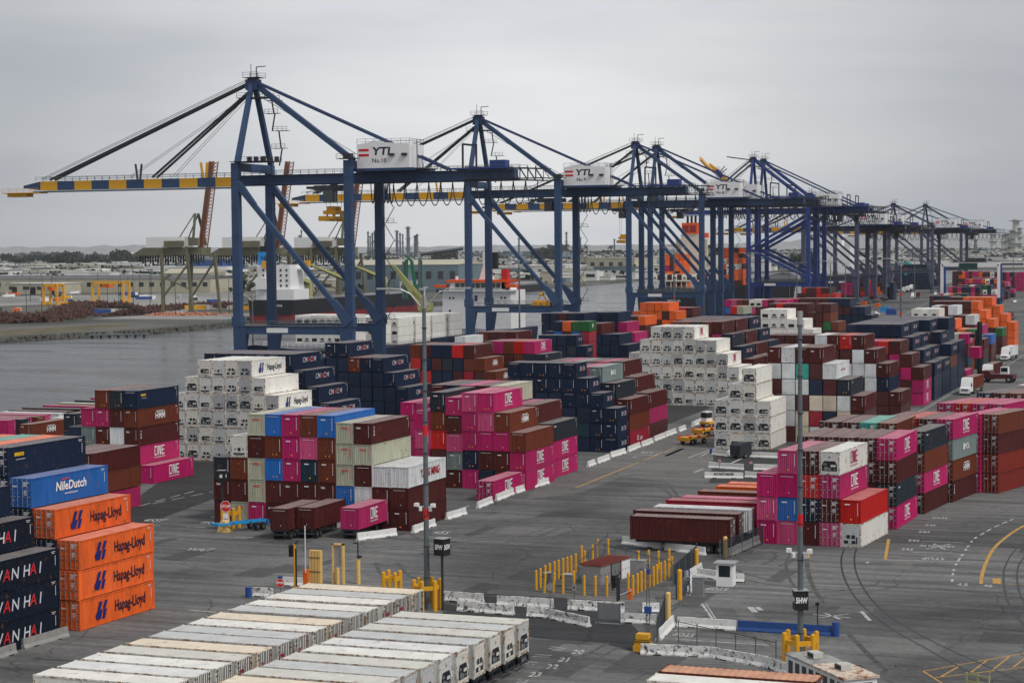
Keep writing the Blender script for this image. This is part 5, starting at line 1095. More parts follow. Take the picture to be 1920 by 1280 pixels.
def stop(px, z, r, lab, extra=False, txt='STOP'):
    e = empty('stop_sign', G(*px)); mb = MB(); mb.tube([(0, 0, 0), (0, 0, z)], .05, 6); mb.obj('post', M['steel'], e)
    mb = MB(); mb.prism([(r * 1.08 * math.cos(R(22.5 + 45 * k)), z + r * 1.08 * math.sin(R(22.5 + 45 * k))) for k in range(8)], -.055, -.05, 1); mb.prism([(r * math.cos(R(22.5 + 45 * k)), z + r * math.sin(R(22.5 + 45 * k))) for k in range(8)], -.065, -.056, 0); pl = mb.obj('plate', [M['red'], M['white']], e)
    letters('sign_lettering', txt, r * .72, (0, -.07, z), pl, 'white', bold=.015)
    if extra:
        mb = MB(); mb.box(-.35, .35, -.06, -.05, z - 1.5, z - .85); mb.obj('plate_below', M['white'], e); mb = MB(); mb.box(-.45, .45, -.06, -.05, z - 1.95, z - 1.6); mb.obj('plate_below', M['white'], e)
    e.rotation_euler = (0, 0, R(12)); tag(e, lab, 'stop sign')
stop((424, 994), 3.0, .68, 'red STOP octagon with white plates at the main block corner', True); stop((526, 1118), 1.4, .42, 'red STOP octagon beside the parked white reefers'); stop((1408, 878), .9, .24, 'tiny red stop sign on a stand by the white barrier')
stop((1349, 880), 1.4, .22, 'tiny red sign on a post left of the white barrier')
e = empty('barrier_gate', G(574, 1096)); mb = MB(); mb.box(-.25, .25, -.25, .25, 0, 1.6); mb.obj('housing', M['orange'], e); mb = MB(); mb.beam((.1, -.3, 1.3), (.1, -.3, 6.2), .1, .07); mb.obj('boom', M['white'], e); tag(e, 'orange barrier gate with its white arm raised', 'barrier gate')
e = empty('barrier_gate', G(*Z4(885, 572))); mb = MB(); mb.box(-.2, .2, -.2, .2, 0, 1.05); mb.obj('housing', M['orange'], e); mb = MB(); mb.beam((.2, -.25, .95), (-1.1, -.25, .35), .14, .07); mb.obj('boom', M['white'], e); tag(e, 'small orange barrier gate with a lowered white stub arm', 'barrier gate')
for px, h, lab in (((466, 1119), 1.0, 'blue drum at the end of the speckled barrier'), ((527, 1096), .9, 'blue drum behind the red octagon'), ((1567, 1192), 1.25, 'blue drum at the end of the blue barrier'), ((1326, 895), .8, 'blue drum at the end of the lettered barrier'), ((1334, 850), .8, 'blue drum by the small reefer stack')):
    mb = MB(); mb.tube([(0, 0, 0), (0, 0, h)], .32, 14); mb.tube([(0, 0, h * .33), (0, 0, h * .36)], .335, 14); mb.tube([(0, 0, h * .66), (0, 0, h * .69)], .335, 14); mb.tube([(0, 0, h), (0, 0, h + .02)], .3, 14); o = mb.obj('drum', M['blue']); o.location = G(*px); tag(o, lab, 'drum', 'blue drums at barrier ends')
# yellow crash drum, notice board, cabinets, booth
e = empty('crash_cushion', G(*Z4(985, 955))); mb = MB()
for k in range(3): w = .75 - .1 * k; mb.box(-w, w, -w * .8, w * .8, k * .5, k * .5 + .48)
mb.obj('shell', M['yellow'], e); mb = MB(); mb.box(-.67, .67, -.54, .54, .985, 1.02); mb.box(-.7, .7, -.57, .57, .82, .88); mb.obj('stripe', M['black'], e); tag(e, 'yellow crash cushion with black stripes', 'crash cushion')
e = empty('notice_board', G(*Z4(728, 758))); mb = MB(); mb.box(-1.05, 1.05, -.05, .05, .5, 1.95); mb.obj('board', M['grey'], e); mb = MB(); mb.box(-1.35, 1.25, -.3, .3, 0, .1); mb.box(-1.1, -1.0, -.06, .06, .1, 2.0); mb.box(1.0, 1.1, -.06, .06, .1, 2.0); mb.obj('stand', M['steel'], e); tag(e, 'dark notice board on a low stand before the peeling barrier', 'notice board')
A = G(*Z4(665, 470)); B = G(*Z4(885, 400)); D = (B - A).normalized(); L = (B - A).length; ang = math.atan2(D.y, D.x); e = empty('cabinet_shed', A, ang)
for k, (x0, x1, m, nm) in enumerate([(0, L * .33, 'rod', 'cabinet'), (L * .34, L * .7, 'grey', 'cabinet'), (L * .71, L, 'housew', 'cabinet')]):
    mb = MB(); mb.box(x0, x1, 0, 2.2, 0, 1.95); c = mb.obj('cabinet', M[m], e)
    n = 3
    for j in range(n): mb = MB(); w = (x1 - x0) / n; mb.box(x0 + j * w + .08, x0 + (j + 1) * w - .08, -.03, 0, .15, 1.8); d_ = mb.obj('door', M[m], c); mb = MB(); mb.box(x0 + j * w + .15, x0 + j * w + .2, -.06, -.03, .9, 1.1); mb.obj('handle', M['black'], d_)
mb = MB(); mb.box(-.15, L * .33, -.15, 2.4, 1.97, 2.1); mb.box(L * .33, L + .1, -.15, 2.4, 2.0, 2.13)
for k in range(int(L / .35)): mb.box(k * .35, k * .35 + .1, -.17, 2.42, 2.1, 2.17)
mb.obj('roof', mat('rusty_red_roof', (.2, .045, .035), .8, noise=.35, scale=2, rust=.4), e); mb = MB(); mb.box(L * .345, L * .36, -.06, -.03, 0, 1.97); mb.box(L * .66, L * .69, -.06, -.03, 0, 1.97); mb.obj('pillar', M['maroon'], e); tag(e, 'row of grey electrical cabinets under a rusty red roof', 'cabinet')
def small(name, px, dims, m, lab, cat, rz=0):
    e = empty(name, G(*px), rz); w, d, h = dims; mb = MB(); mb.box(-w / 2, w / 2, -d / 2, d / 2, 0.05, h); b = mb.obj('cabinet_body', M[m], e); mb = MB(); mb.box(-w / 2 - .05, w / 2 + .05, -d / 2 - .05, d / 2 + .05, h, h + .07); mb.obj('lid', M['rod'], e)
    mb = MB(); mb.box(-w / 2 + .06, w / 2 - .06, -d / 2 - .02, -d / 2, .15, h - .1); mb.obj('door', M[m], b); mb = MB(); mb.box(-w / 2 - .1, w / 2 + .1, -d / 2 - .1, d / 2 + .1, 0, .05); mb.obj('plinth', M['conc'], e); tag(e, lab, cat); return e
small('electrical_cabinet', Z4(1395, 545), (1.1, .8, 1.85), 'grey', 'dark grey cabinet with a white lid beside the gate', 'cabinet', R(10)); small('electrical_cabinet', Z4(425, 480), (1.1, .9, 1.3), 'grey', 'dark box behind the front bollards', 'cabinet'); small('electrical_cabinet', Z4(268, 475), (.7, .6, 1.4), 'steel', 'slim grey box at the left end of the bollards', 'cabinet'); small('generator', Z4(940, 345), (1.9, 1.2, .95), 'rod', 'low grey generator with a white top behind the shed', 'generator')
small('electrical_cabinet', (1386, 838), (.9, .9, 1.5), 'steeldk', 'dark box by the small reefer stack', 'cabinet')
e = empty('guard_booth', G(*Z4(1605, 466)), R(2)); mb = MB(); mb.box(-.85, .85, -.8, .8, .0, .95); mb.box(-.85, -.75, -.8, .8, .95, 2.25); mb.box(.75, .85, -.8, .8, .95, 2.25); mb.box(-.85, .85, -.8, .8, 2.15, 2.3); mb.box(-.75, -.6, -.8, -.7, .95, 2.2); mb.box(.6, .75, -.8, -.7, .95, 2.2); mb.box(-.85, .85, .7, .8, .95, 2.2); mb.obj('walls', M['housew'], e)
mb = MB(); mb.box(-1.1, 1.1, -1.05, 1.05, 2.3, 2.42); mb.obj('roof', M['rod'], e); mb = MB(); mb.box(-.6, .6, -.76, -.74, .97, 2.15); mb.obj('window', M['glass'], e); mb = MB(); mb.box(.1, .5, -.72, -.3, 1.0, 1.5); mb.obj('seat', M['red'], e); tag(e, 'small white guard booth with a dark window', 'guard booth')
# white site office at the bottom
A = G(1525, 1225, 3.0); e = empty('site_office', (-30.3, 149.5, 0), math.atan2(-7.6, 6.0)); w, l = 2.7, 9.6
mb = MB(); mb.box(0, l, -w, 0, .5, 3.0); mb.obj('walls', M['housew'], e)
mb = MB(); mb.box(-.1, l * .48, -w - .1, .1, 3.0, 3.12); mb.obj('roof', mat('weathered_grey_roof', (.3, .3, .29), .85, noise=.4, scale=1.2, rust=.4, rustcol=(.1, .1, .1)), e); mb = MB(); mb.box(l * .48, l + .15, -w - .15, .15, 3.0, 3.16); mb.obj('roof', mat('rust_stained_white_roof', (.6, .52, .42), .8, noise=.3, scale=.9, rust=.45, rustcol=(.28, .1, .04)), e)
for x in (l * .25, l * .72): mb = MB(); mb.box(x - .55, x + .55, -1.8, -1.0, 3.16, 3.6); ac = mb.obj('air_conditioner', M['acw'], e); mb = MB(); mb.box(x - .45, x + .45, -1.83, -1.8, 3.22, 3.52); mb.obj('grille', M['black'], ac)
for k in range(8): x = .5 + k * 1.15; mb = MB(); mb.box(x, x + .7, -w - .03, -w, 1.0 if k % 3 else .6, 2.7); mb.obj('window', M['glass'], e)
for k in range(2): mb = MB(); mb.box(l, l + .03, -w + .3 + k * 1.2, -w + 1.1 + k * 1.2, .7, 2.7); mb.obj('door', M['glass'], e)
tag(e, 'white site office cabin with air conditioners and a rust-stained roof', 'cabin')

for i, (yy, c, L, xr_) in enumerate([(300.6, 'm', 13, -209.6), (303.2, 'd', 12, -208.4), (305.4, 'm', 13, -209.4), (308.4, 'b', 12, -208.6), (312.4, 'k', 13, -210.0), (316.2, 'W', 13.4, -209.0), (320.6, 'r', 13.4, -210.0), (326.4, 'd', 13, -211.2), (332.2, 'm', 12.4, -211.0), (338.4, 'g', 12.4, -211.6), (345.2, 'z', 12.4, -212.0), (351.8, 'm', 12.4, -212.4)]):
    on_wheels(xr_, yy + 1.22, R(90), L, c, f'{CNAME[c]} container on its chassis by the left waterside, {ORD[i + 1]} from the near end', False, v=i % 4, clab=f'dark chassis under the {ORD[i + 1]} waterside container')

# ---------------------------------------------------------------- fences
def fence(a, b, h, lab, mesh=True, n=None, panel='steeldk', rails=True):
    A, B = G(*a), G(*b); d = B - A; L = d.length; e = empty('fence', A, math.atan2(d.y, d.x)); n = n or max(1, int(L / 3))
    for k in range(n + 1): mb = MB(); mb.tube([(L * k / n, 0, 0), (L * k / n, 0, h)], .05, 6); mb.beam((L * k / n, 0, h), (L * k / n + .18, 0, h + .25), .04); mb.beam((L * k / n, 0, h), (L * k / n - .18, 0, h + .25), .04); mb.obj('post', M['steel'], e)
    mb = MB(); mb.beam((0, 0, h - .02), (L, 0, h - .02), .05); mb.beam((0, 0, .15), (L, 0, .15), .04)
    if mesh:
        k = 0.0
        while k < L: mb.beam((k, 0, .1), (k + h * .5 if k + h * .5 < L else L, 0, h), .018); mb.beam((k, 0, h), (k + h * .5 if k + h * .5 < L else L, 0, .1), .018); k += .16
    else:
        for z in (h, h * .9): mb.beam((0, 0, z), (L, 0, z), .02)
    mb.obj('wire_mesh', M[panel], e); tag(e, lab, 'fence')
fence((1350, 1053), (1431, 1020), 2.2, 'dark mesh fence in front of the parked containers'); fence((1262, 1100), (1306, 1060), 2.2, 'dark mesh fence right of the bollards'); fence((1232, 1208), (1247, 1162), 2.3, 'dark gate fence beside the pale bollard'); fence((1272, 1205), (1455, 1246), 1.9, 'thin wire fence behind the worn barriers', mesh=False, n=5)
fence((1133, 1050), (1260, 1085), 1.8, 'thin pole fence behind the cabinets', mesh=False, n=6); fence((1140, 1030), (1085, 1085), 1.8, 'thin pole fence left of the cabinets', mesh=False, n=3)
e = empty('blue_gate', G(*Z4(1232, 568)), R(75)); mb = MB(); mb.box(-.05, .05, -.05, .05, 0, 2.6); mb.box(2.5, 2.6, -.05, .05, 0, 2.6); mb.box(0, 2.6, -.04, .04, 2.5, 2.6); mb.box(0, 2.6, -.04, .04, .1, .2)
for k in range(12): mb.box(.2 + k * .2, .23 + k * .2, -.02, .02, .2, 2.5)
mb.obj('gate_leaf', M['crane'], e); tag(e, 'blue barred gate leaf standing open by the thick bollard', 'gate'); e.name = 'gate'
for px, h, lab in ((Z4(287, 655), 2.3, 'grey diamond sign on a post before the bollards'), (Z4(468, 590), 2.0, 'small white notice on a post before the shed')):
    e = empty('road_sign', G(*px)); mb = MB(); mb.tube([(0, 0, 0), (0, 0, h)], .04, 6); mb.obj('post', M['steel'], e); mb = MB()
    if 'diamond' in lab: mb.prism([(0, h - .45), (.45, h), (0, h + .45), (-.45, h)], -.06, -.05)
    else: mb.box(-.2, .2, -.06, -.05, h - .9, h - .3); mb.box(-.08, .08, -.065, -.06, h - .7, h - .5, 1)
    mb.obj('plate', [M['rod'], M['black']], e); tag(e, lab, 'road sign')
e = empty('mesh_panel_pole', G(*Z4(1022, 925))); mb = MB()
for x in (-.12, .12): mb.tube([(x, 0, 0), (x, 0, 7.2)], .04, 6)
for k in range(14): mb.beam((-.12, 0, .5 * k + .2), (.12, 0, .5 * k + .45), .03)
mb.obj('lattice', M['steel'], e); mb = MB(); mb.box(-.3, .3, -.2, .1, 2.9, 3.5); mb.cbox((.1, -.2, 6.6), (.3, .3, .5)); mb.obj('camera', M['blue'], e); e.name = 'camera_mast'; tag(e, 'slim lattice camera mast by the yellow crash cushion', 'mast')
e = empty('camera_mast', G(1533, 1172)); mb = MB(); mb.tube([(0, 0, 0), (0, 0, 1.9)], .06, 8); mb.obj('post', M['steeldk'], e); mb = MB(); mb.cbox((0, -.1, 2.0), (.3, .4, .25)); mb.obj('camera', M['black'], e); tag(e, 'short post with a dark camera behind the blue barrier', 'mast')
e = empty('wooden_gate', G(1812, 1290), R(-25)); mb = MB()
for x in (0, 1.0, 2.0): mb.box(x - .06, x + .06, -.06, .06, 0, 1.3)
for z in (.55, 1.1): mb.box(0, 2.0, -.03, .03, z, z + .12)
mb.obj('frame', M['lime'], e); tag(e, 'small pale green gate frame at the bottom right', 'gate'); e.name = 'gate'
e = empty('concrete_block', G(421, 997)); mb = MB(); mb.prism([(-.8, 0), (.8, 0), (.5, 1.0), (.3, 1.4), (-.3, 1.4), (-.5, 1.0)], -.5, .5); mb.obj('block', M['yellowp'], e); mb = MB(); mb.box(-.25, -.1, -.51, -.5, .7, 1.1); mb.box(.1, .25, -.51, -.5, .7, 1.1); mb.obj('slot', M['black'], e); tag(e, 'pale orange concrete block at the foot of the stop sign', 'block')

# ---------------------------------------------------------------- vehicles
def wheel(e, x, y, r=.5, w=.3, m='tyre'):
    mb = MB(); mb.tube([(x - w / 2, y, r), (x + w / 2, y, r)], r, 14); o = mb.obj('wheel', M[m], e); mb = MB(); mb.tube([(x - w / 2 - .02, y, r), (x + w / 2 + .02, y, r)], r * .45, 8); mb.obj('hub', M['rod'], o)
def semi(loc, rz, lab, cabm='housew', box='r', blab='maroon container on the truck', front=True):   # nose towards local -y
    e = empty('truck', loc, rz); mb = MB(); mb.prism([(-2.0, .75), (-2.0, 1.55), (-.9, 1.85), (-.35, 3.0), (.1, 3.75), (1.9, 3.9), (1.9, .75)], -1.15, 1.15, axis='x'); 
    cab = mb.obj('cab', M[cabm], e)
    mb = MB(); mb.prism([(-.86, 1.92), (-.42, 2.85), (-.40, 2.85), (-.84, 1.92)], -1.0, 1.0, axis='x'); mb.box(-1.17, 1.17, -.35, .45, 1.95, 2.75); mb.obj('windscreen', M['glass'], cab)
    mb = MB(); mb.box(-.75, .75, -2.04, -2.0, .95, 1.5); mb.obj('grille', M['grey'], cab); mb = MB(); mb.box(-1.15, 1.15, -2.2, -2.0, .45, .8); mb.obj('bumper', M[cabm], e)
    for x in (-.95, .95): mb = MB(); mb.box(x - .18, x + .18, -2.05, -2.0, 1.15, 1.4); mb.obj('headlight', M['white'], cab)
    for x in (-1.35, 1.35): mb = MB(); mb.box(x - .08, x + .08, -.7, -.5, 1.9, 2.7); mb.obj('mirror', M['black'], cab)
    mb = MB(); mb.box(-.45, .45, 1.5, 14.5, .85, 1.2); mb.obj('frame', M['steeldk'], e)
    for x in (-1.0, 1.0):
        for y in (-1.3, 3.0, 4.3, 12.2, 13.5): wheel(e, x, y)
    tag(e, lab, 'truck', 'trucks in the lanes')
    if box:
        ca, sa = math.cos(rz), math.sin(rz); o = empty('shipping_container', (loc[0] - sa * 2.6, loc[1] + ca * 2.6, 1.22), rz); o.scale = (1, .98, 1); base = ALIAS.get(box, box)
        for q in (link('body', ME['body', 12.1], o), link('roof', ME['roof', 12.1], o)): q.color = (*CC[base], 1)
        tag(o, blab, 'shipping container')
semi(G(1812, 740), R(-4), 'white truck driving towards us beside the navy stacks', box='b', blab='rust brown container carried by the white truck in the lane')
semi(G(1851, 712), R(-4), 'white truck behind the lifting machine', box='r', blab='maroon container on the truck behind the lifting machine')
semi(G(1885, 676), R(-4), 'white truck farther up the lane with a grey container', box='W', blab='pale grey container on the third truck in the lane')
semi(G(1640 + 72, 560), R(-4), 'white truck by the mixed far stack', box='r', blab='maroon container on the far white truck')
semi(G(1895, 600), R(4), 'small red truck far away at the right edge', 'maroon', None)
for i, px in enumerate([(1694, 548), (1701, 546), (1708, 543)]): semi(G(*px), R(-10), f'white parked truck, {ORD[i + 1]} of three far ones in a row', 'housew', None)
def car(px, rz, m, lab, L=4.6, h=1.5, pickup=False):
    e = empty('car', G(*px), rz); mb = MB(); mb.prism([(-L / 2, .35), (-L / 2, .8), (-L * .25, .95), (-L * .1, h), (L * .22 if not pickup else L * .08, h), (L * .38 if not pickup else L * .12, .98), (L / 2, .9), (L / 2, .35)], -.88, .88, axis='x'); b = mb.obj('body', M[m], e)
    mb = MB(); mb.box(-.9, .9, -L * .12, L * .1, 1.0, h - .12); mb.prism([(-L * .24, .97), (-L * .115, h - .06), (-L * .105, h - .06), (-L * .22, .97)], -.75, .75, axis='x'); mb.obj('window', M['glass'], b)
    for x in (-.82, .82):
        for y in (-L * .32, L * .32): wheel(e, x, y, .34, .22)
    for x in (-.6, .6): mb = MB(); mb.box(x - .18, x + .18, -L / 2 - .02, -L / 2, .62, .76); mb.obj('headlight', M['white'], b)
    tag(e, lab, 'pickup' if pickup else 'car', 'cars and vans of the yard')
car((1754, 553), R(8), 'housew', 'white van in the middle of the far lanes', 5.4, 2.3); car((1887, 552), R(5), 'rod', 'grey car far up the right lane'); car((1903, 568), R(5), 'housew', 'white car in the right lane', 4.8); car((1730, 537), R(60), 'yellow', 'yellow service vehicle at the far lane corner', 5); car((1655, 562), R(80), 'yellow', 'yellow pickup beside the mixed far stack', 5, 1.6, True); car((1720, 600), R(30), 'housew', 'white pickup behind the two-banded lamp pole', 5.2, 1.8, True); car((1640, 590), R(70), 'housew', 'white car by the blue tarpaulins', 4.8); car((1735, 588), R(20), 'skyblue', 'sky blue truck cab by the two-banded lamp pole', 5, 2.8)
# bomb carts and black trailer
for px, lab, rz in (((1300, 832), 'yellow terminal bomb cart with red corner guides', R(-25)), ((1325, 817), 'yellow terminal cart behind the nearer one', R(-25))):
    e = empty('terminal_cart', G(*px), rz); mb = MB(); mb.box(-1.2, 1.2, -2.6, 3.0, 1.0, 1.35); mb.box(-1.35, 1.35, -2.8, -2.4, .7, 1.3); mb.obj('bed', M['yellow'], e)
    for x in (-1.25, 1.25):
        for y in (-2.3, 0, 2.6): mb = MB(); mb.prism([(y - .3, 1.35), (y + .3, 1.35), (y + .2, 1.6), (y - .2, 1.6)], x - .15, x + .15, axis='x'); mb.obj('corner_guide', M['red'], e)
        for y in (-1.6, 1.6): wheel(e, x * .85, y)
    tag(e, lab, 'trailer')
e = empty('terminal_tractor', G(1333, 800), R(-25)); mb = MB(); mb.box(-1.2, 1.2, -2, 2.5, .7, 1.1); mb.obj('chassis', M['yellow'], e); mb = MB(); mb.box(-1.1, .2, -1.6, .2, 1.1, 3.0); c = mb.obj('cab', M['housew'], e); mb = MB(); mb.box(-1.12, .22, -1.62, .1, 1.8, 2.8); mb.obj('window', M['glass'], c)
for x in (-1, 1):
    for y in (-1.2, 1.6): wheel(e, x, y)
tag(e, 'white-cabbed terminal tractor pulling the yellow carts', 'tractor')
e = empty('enclosed_trailer', G(1389, 858), R(-20)); mb = MB(); mb.prism([(-1.7, .5), (-1.7, 2.1), (-1.3, 2.5), (1.6, 2.5), (1.7, 2.2), (1.7, .5)], -1.0, 1.0, axis='x'); mb.obj('body', M['steeldk'], e); wheel(e, .95, -.2, .4); wheel(e, -.95, -.2, .4); mb = MB(); mb.beam((0, -1.7, .5), (0, -3, .5), .12); mb.obj('drawbar', M['steeldk'], e); tag(e, 'black enclosed trailer parked beside the small reefer stack', 'trailer')
# container lifting truck with tall mast
e = empty('container_handler', G(1895, 717), R(82)); mb = MB(); mb.box(-1.9, 1.9, -1.0, 6.5, 1.0, 2.1); mb.prism([(4.5, 2.1), (6.8, 2.1), (6.8, 2.9), (4.8, 2.9)], -1.8, 1.8, axis='x'); mb.obj('chassis', M['maroon'], e)
for x in (-.8, .8): mb = MB(); mb.beam((x, 7.8, .4), (x, 7.8, 15.0), .6, .7); mb.obj('mast', M['black'], e)
mb = MB(); mb.box(-1, 1, 7.5, 8.0, 14.5, 15.1); mb.box(-1, 1, 7.5, 8.0, 7, 7.5); mb.obj('mast_crosshead', M['black'], e); mb = MB(); mb.box(-3.0, 3.0, 8.3, 9.6, 11.2, 12.0); mb.box(-1.2, 1.2, 8.0, 8.6, 9.5, 13); mb.obj('spreader', M['black'], e)
mb = MB(); mb.box(-.8, .8, .5, 2.4, 2.1, 3.9); c = mb.obj('cab', M['housew'], e); mb = MB(); mb.box(-.82, .82, .6, 2.2, 2.7, 3.7); mb.obj('window', M['glass'], c)
for x in (-1.8, 1.8):
    for y in (0, 6.2): wheel(e, x, y, .85, .7)
tag(e, 'maroon container handler with a tall black mast', 'container handler')
# rubber tyred gantry in the far right field
e = empty('yard_gantry_crane', (-86, 1110, 0)); gm = M['housew']
GL, GR = PY(1768, 560, 1110).x, PY(1874, 560, 1110).x; e.location = ((GL + GR) / 2, 1110, 0); hw = (GR - GL) / 2
for x in (-hw, hw):
    for y in (-4, 6):
        mb = MB(); mb.beam((x, y, 4), (x, y, 23), 1.5, 1.3); mb.obj('leg', gm if y < 0 else M['blue'], e); mb = MB(); mb.beam((x, y, 0.9), (x, y, 4.6), 1.7, 1.5); mb.obj('leg_foot', M['cranedk'], e)
    mb = MB(); mb.beam((x, -5, 1.3), (x, 7, 1.3), 1.2); mb.obj('sill_beam', M['cranedk'], e)
    for y in (-4, -2, 4, 6): wheel(e, x, y, .75, .6)
for y in (-4, 6): mb = MB(); mb.beam((-hw, y, 23), (hw, y, 23), 1.3, 2.0); g_ = mb.obj('girder', gm, e)
mb = MB(); mb.box(-3, 8, -3, 5, 24.2, 26.5); rail(mb, (-hw, -4.8, 24), (hw, -4.8, 24)); mb.obj('trolley', M['steeldk'], e); mb = MB(); mb.box(-6, 4, -4.9, -4.7, 20.4, 23.8); mb.obj('name_board', mat('dark_green_board', (.01, .05, .04), .5, noise=.1), e)
tag(e, 'white rubber-tyred gantry crane spanning the far stacks', 'gantry crane')
# market-like clutter of the far yard
cl = random.Random(3)
for i, (px, c, w, h) in enumerate([((1480, 548), 'yellow', 3, 3), ((1405, 552), 'yellow', 2.5, 2.5), ((1660, 585), 'skyblue', 5, 2.2), ((1671, 590), 'blue', 5, 2.4), ((1620, 572), 'orange', 3, 1.6), ((1645, 575), 'orange', 3, 1.4), ((1600, 605), 'blue', 4, 2)]):
    e = empty('equipment_crate', G(*px)); mb = MB(); mb.box(-w / 2, w / 2, -1, 1, 0, h); mb.obj('box', M[c], e); mb = MB(); mb.prism([(-w / 2, h), (w / 2, h), (w / 3, h + .6), (-w / 3, h + .6)], -1.05, 1.05); mb.obj('cover', M[c], e); tag(e, f'{ {"yellow":"yellow","skyblue":"sky blue covered","blue":"blue covered","orange":"orange"}[c]} equipment box on the far quay, {ORD[i + 1]} of seven', 'crate')
e = empty('low_warehouse', G(1570, 560)); mb = MB(); mb.box(-16, 14, 0, 12, 0, 4); mb.obj('walls', M['teal'], e); mb = MB(); mb.prism([(-16.3, 4), (14.3, 4), (14.3, 4.4), (-16.3, 4.6)], -.3, 12.3); mb.obj('roof', M['teal'], e); tag(e, 'low teal shed behind the red container cube', 'shed'); e.name = 'shed'
e = empty('building', G(1687, 541)); mb = MB(); mb.box(-8, 8, 0, 16, 0, 18); mb.obj('walls', mat('mauve_cladding', (.25, .19, .2), .7, noise=.15), e); mb = MB(); mb.prism([(-8, 18), (8, 18), (6, 20.5), (0, 20.5)], 0, 16); mb.obj('roof', M['teal'], e)
for k in range(3): mb = MB(); mb.box(-5 + k * 4, -3.4 + k * 4, -.2, 0, 6 + k * 1.5, 8 + k * 1.5); mb.obj('window', M['glass'], e)
tag(e, 'mauve blank building behind the far lamp pole', 'building')

# ---------------------------------------------------------------- painted lines
LN = 0
def strip(a, b, w, m='linew', z=.008, nm='road_marking', dash=None):
    A, B = G(*a, 0), G(*b, 0); d = B - A; L = d.length; d.normalize(); s = Vector((-d.y, d.x, 0)) * w / 2; mb = MB()
    segs = [(0, L)] if not dash else [(t, min(t + dash[0], L)) for t in np.arange(0, L, dash[0] + dash[1])]
    for t0, t1 in segs:
        n = max(1, int((t1 - t0) / 8))
        for k in range(n): p, q = A + d * (t0 + (t1 - t0) * k / n), A + d * (t0 + (t1 - t0) * (k + 1) / n); mb.face([(p - s)[:2] + (z,), (q - s)[:2] + (z,), (q + s)[:2] + (z,), (p + s)[:2] + (z,)])
    kind(mb.obj(nm, M[m]), 'structure')
def curve(pts, w, m, z=.008, nm='road_marking', dash=None):
    P = [G(*p) for p in pts]; Q = []
    for i in range(len(P) - 1):
        p0, p1, p2, p3 = P[max(i - 1, 0)], P[i], P[i + 1], P[min(i + 2, len(P) - 1)]
        for k in range(8): t = k / 8; Q.append(.5 * ((2 * p1) + (p2 - p0) * t + (2 * p0 - 5 * p1 + 4 * p2 - p3) * t * t + (3 * p1 - p0 - 3 * p2 + p3) * t ** 3))
    Q.append(P[-1]); mb = MB(); acc = 0
    for p, q in zip(Q, Q[1:]):
        d = (q - p); l = d.length; acc += l
        if dash and (acc % (dash[0] + dash[1])) > dash[0]: continue
        if l < 1e-6: continue
        d.normalize(); s = Vector((-d.y, d.x, 0)) * w / 2; mb.face([(p - s)[:2] + (z,), (q - s)[:2] + (z,), (q + s)[:2] + (z,), (p + s)[:2] + (z,)])
    kind(mb.obj(nm, M[m]), 'structure')
def word(txt, px, size, rz, m='linew', z=.012, mirror=False, sx=1.0):
    mb = MB(); c, s = math.cos(rz), math.sin(rz); P = G(*px)
    for f in text_flat(txt, size * 2.2, .04):
        mb.face([(P.x + (a * sx * .42) * c - b * s, P.y + (a * sx * .42) * s + b * c, z) for a, b in f])
    kind(mb.obj('ground_lettering', M[m]), 'structure')
Q4 = lambda x, y: (1440 + x / 4, 960 + y / 4)
curve([Q4(x, y) for x, y in ((572, 275), (550, 350), (560, 450), (610, 570), (700, 690), (830, 800), (980, 905), (1150, 1000), (1330, 1100), (1560, 1225), (1700, 1290))], .2, 'steeldk', .012, 'railway_rail')
curve([Q4(x, y) for x, y in ((662, 275), (648, 350), (662, 450), (712, 560), (800, 680), (930, 790), (1100, 895), (1280, 990), (1480, 1080), (1700, 1180), (1900, 1270))], .2, 'steeldk', .012, 'railway_rail')
curve([Q4(x, y) for x, y in ((1925, 215), (1830, 310), (1775, 420), (1768, 520), (1790, 640), (1850, 760), (1925, 850))], .2, 'steeldk', .012, 'railway_rail'); curve([Q4(x, y) for x, y in ((1925, 330), (1880, 400), (1868, 500), (1890, 610), (1930, 680))], .2, 'steeldk', .012, 'railway_rail')
curve([Q4(x, y) for x, y in ((1930, 95), (1850, 140), (1750, 215), (1680, 290), (1630, 390), (1605, 470), (1598, 535))], .38, 'liney')
curve([Q4(x, y) for x, y in ((1840, 50), (1700, 110), (1610, 160), (1540, 205), (1470, 300), (1400, 410), (1380, 520))], .26, 'linew', dash=(1.7, 1.7))
curve([Q4(x, y) for x, y in ((290, 340), (300, 440), (340, 560), (430, 700), (560, 860), (700, 1010), (860, 1170))], .5, 'mark', .006, 'tyre_mark'); curve([Q4(x, y) for x, y in ((190, 290), (140, 360), (145, 460), (200, 560))], .35, 'mark', .006, 'tyre_mark')
curve([Q4(x, y) for x, y in ((1030, 1190), (960, 1150), (880, 1180), (870, 1225), (930, 1280))], .5, 'mark', .006, 'tyre_mark'); curve([Q4(x, y) for x, y in ((1200, 1150), (1140, 1180), (1130, 1220), (1170, 1270))], .35, 'mark', .006, 'tyre_mark')
strip(Q4(875, 355), Q4(1630, 373), .2); strip(Q4(880, 350), Q4(905, 200), .35, 'liney'); strip(Q4(1155, 215), Q4(1470, 227), .18); strip(Q4(1085, 297), Q4(1395, 305), .18); strip(Q4(1185, 275), Q4(1370, 238), .22); strip(Q4(1245, 235), Q4(1330, 280), .3)
word('STOP', Q4(1240, 345), 1.1, R(185)); strip(Q4(340, 765), Q4(615, 790), .2); strip(Q4(375, 790), Q4(605, 760), .2); strip(Q4(700, 742), Q4(765, 810), .35); strip(Q4(425, 755), Q4(540, 800), .3, 'linew'); 
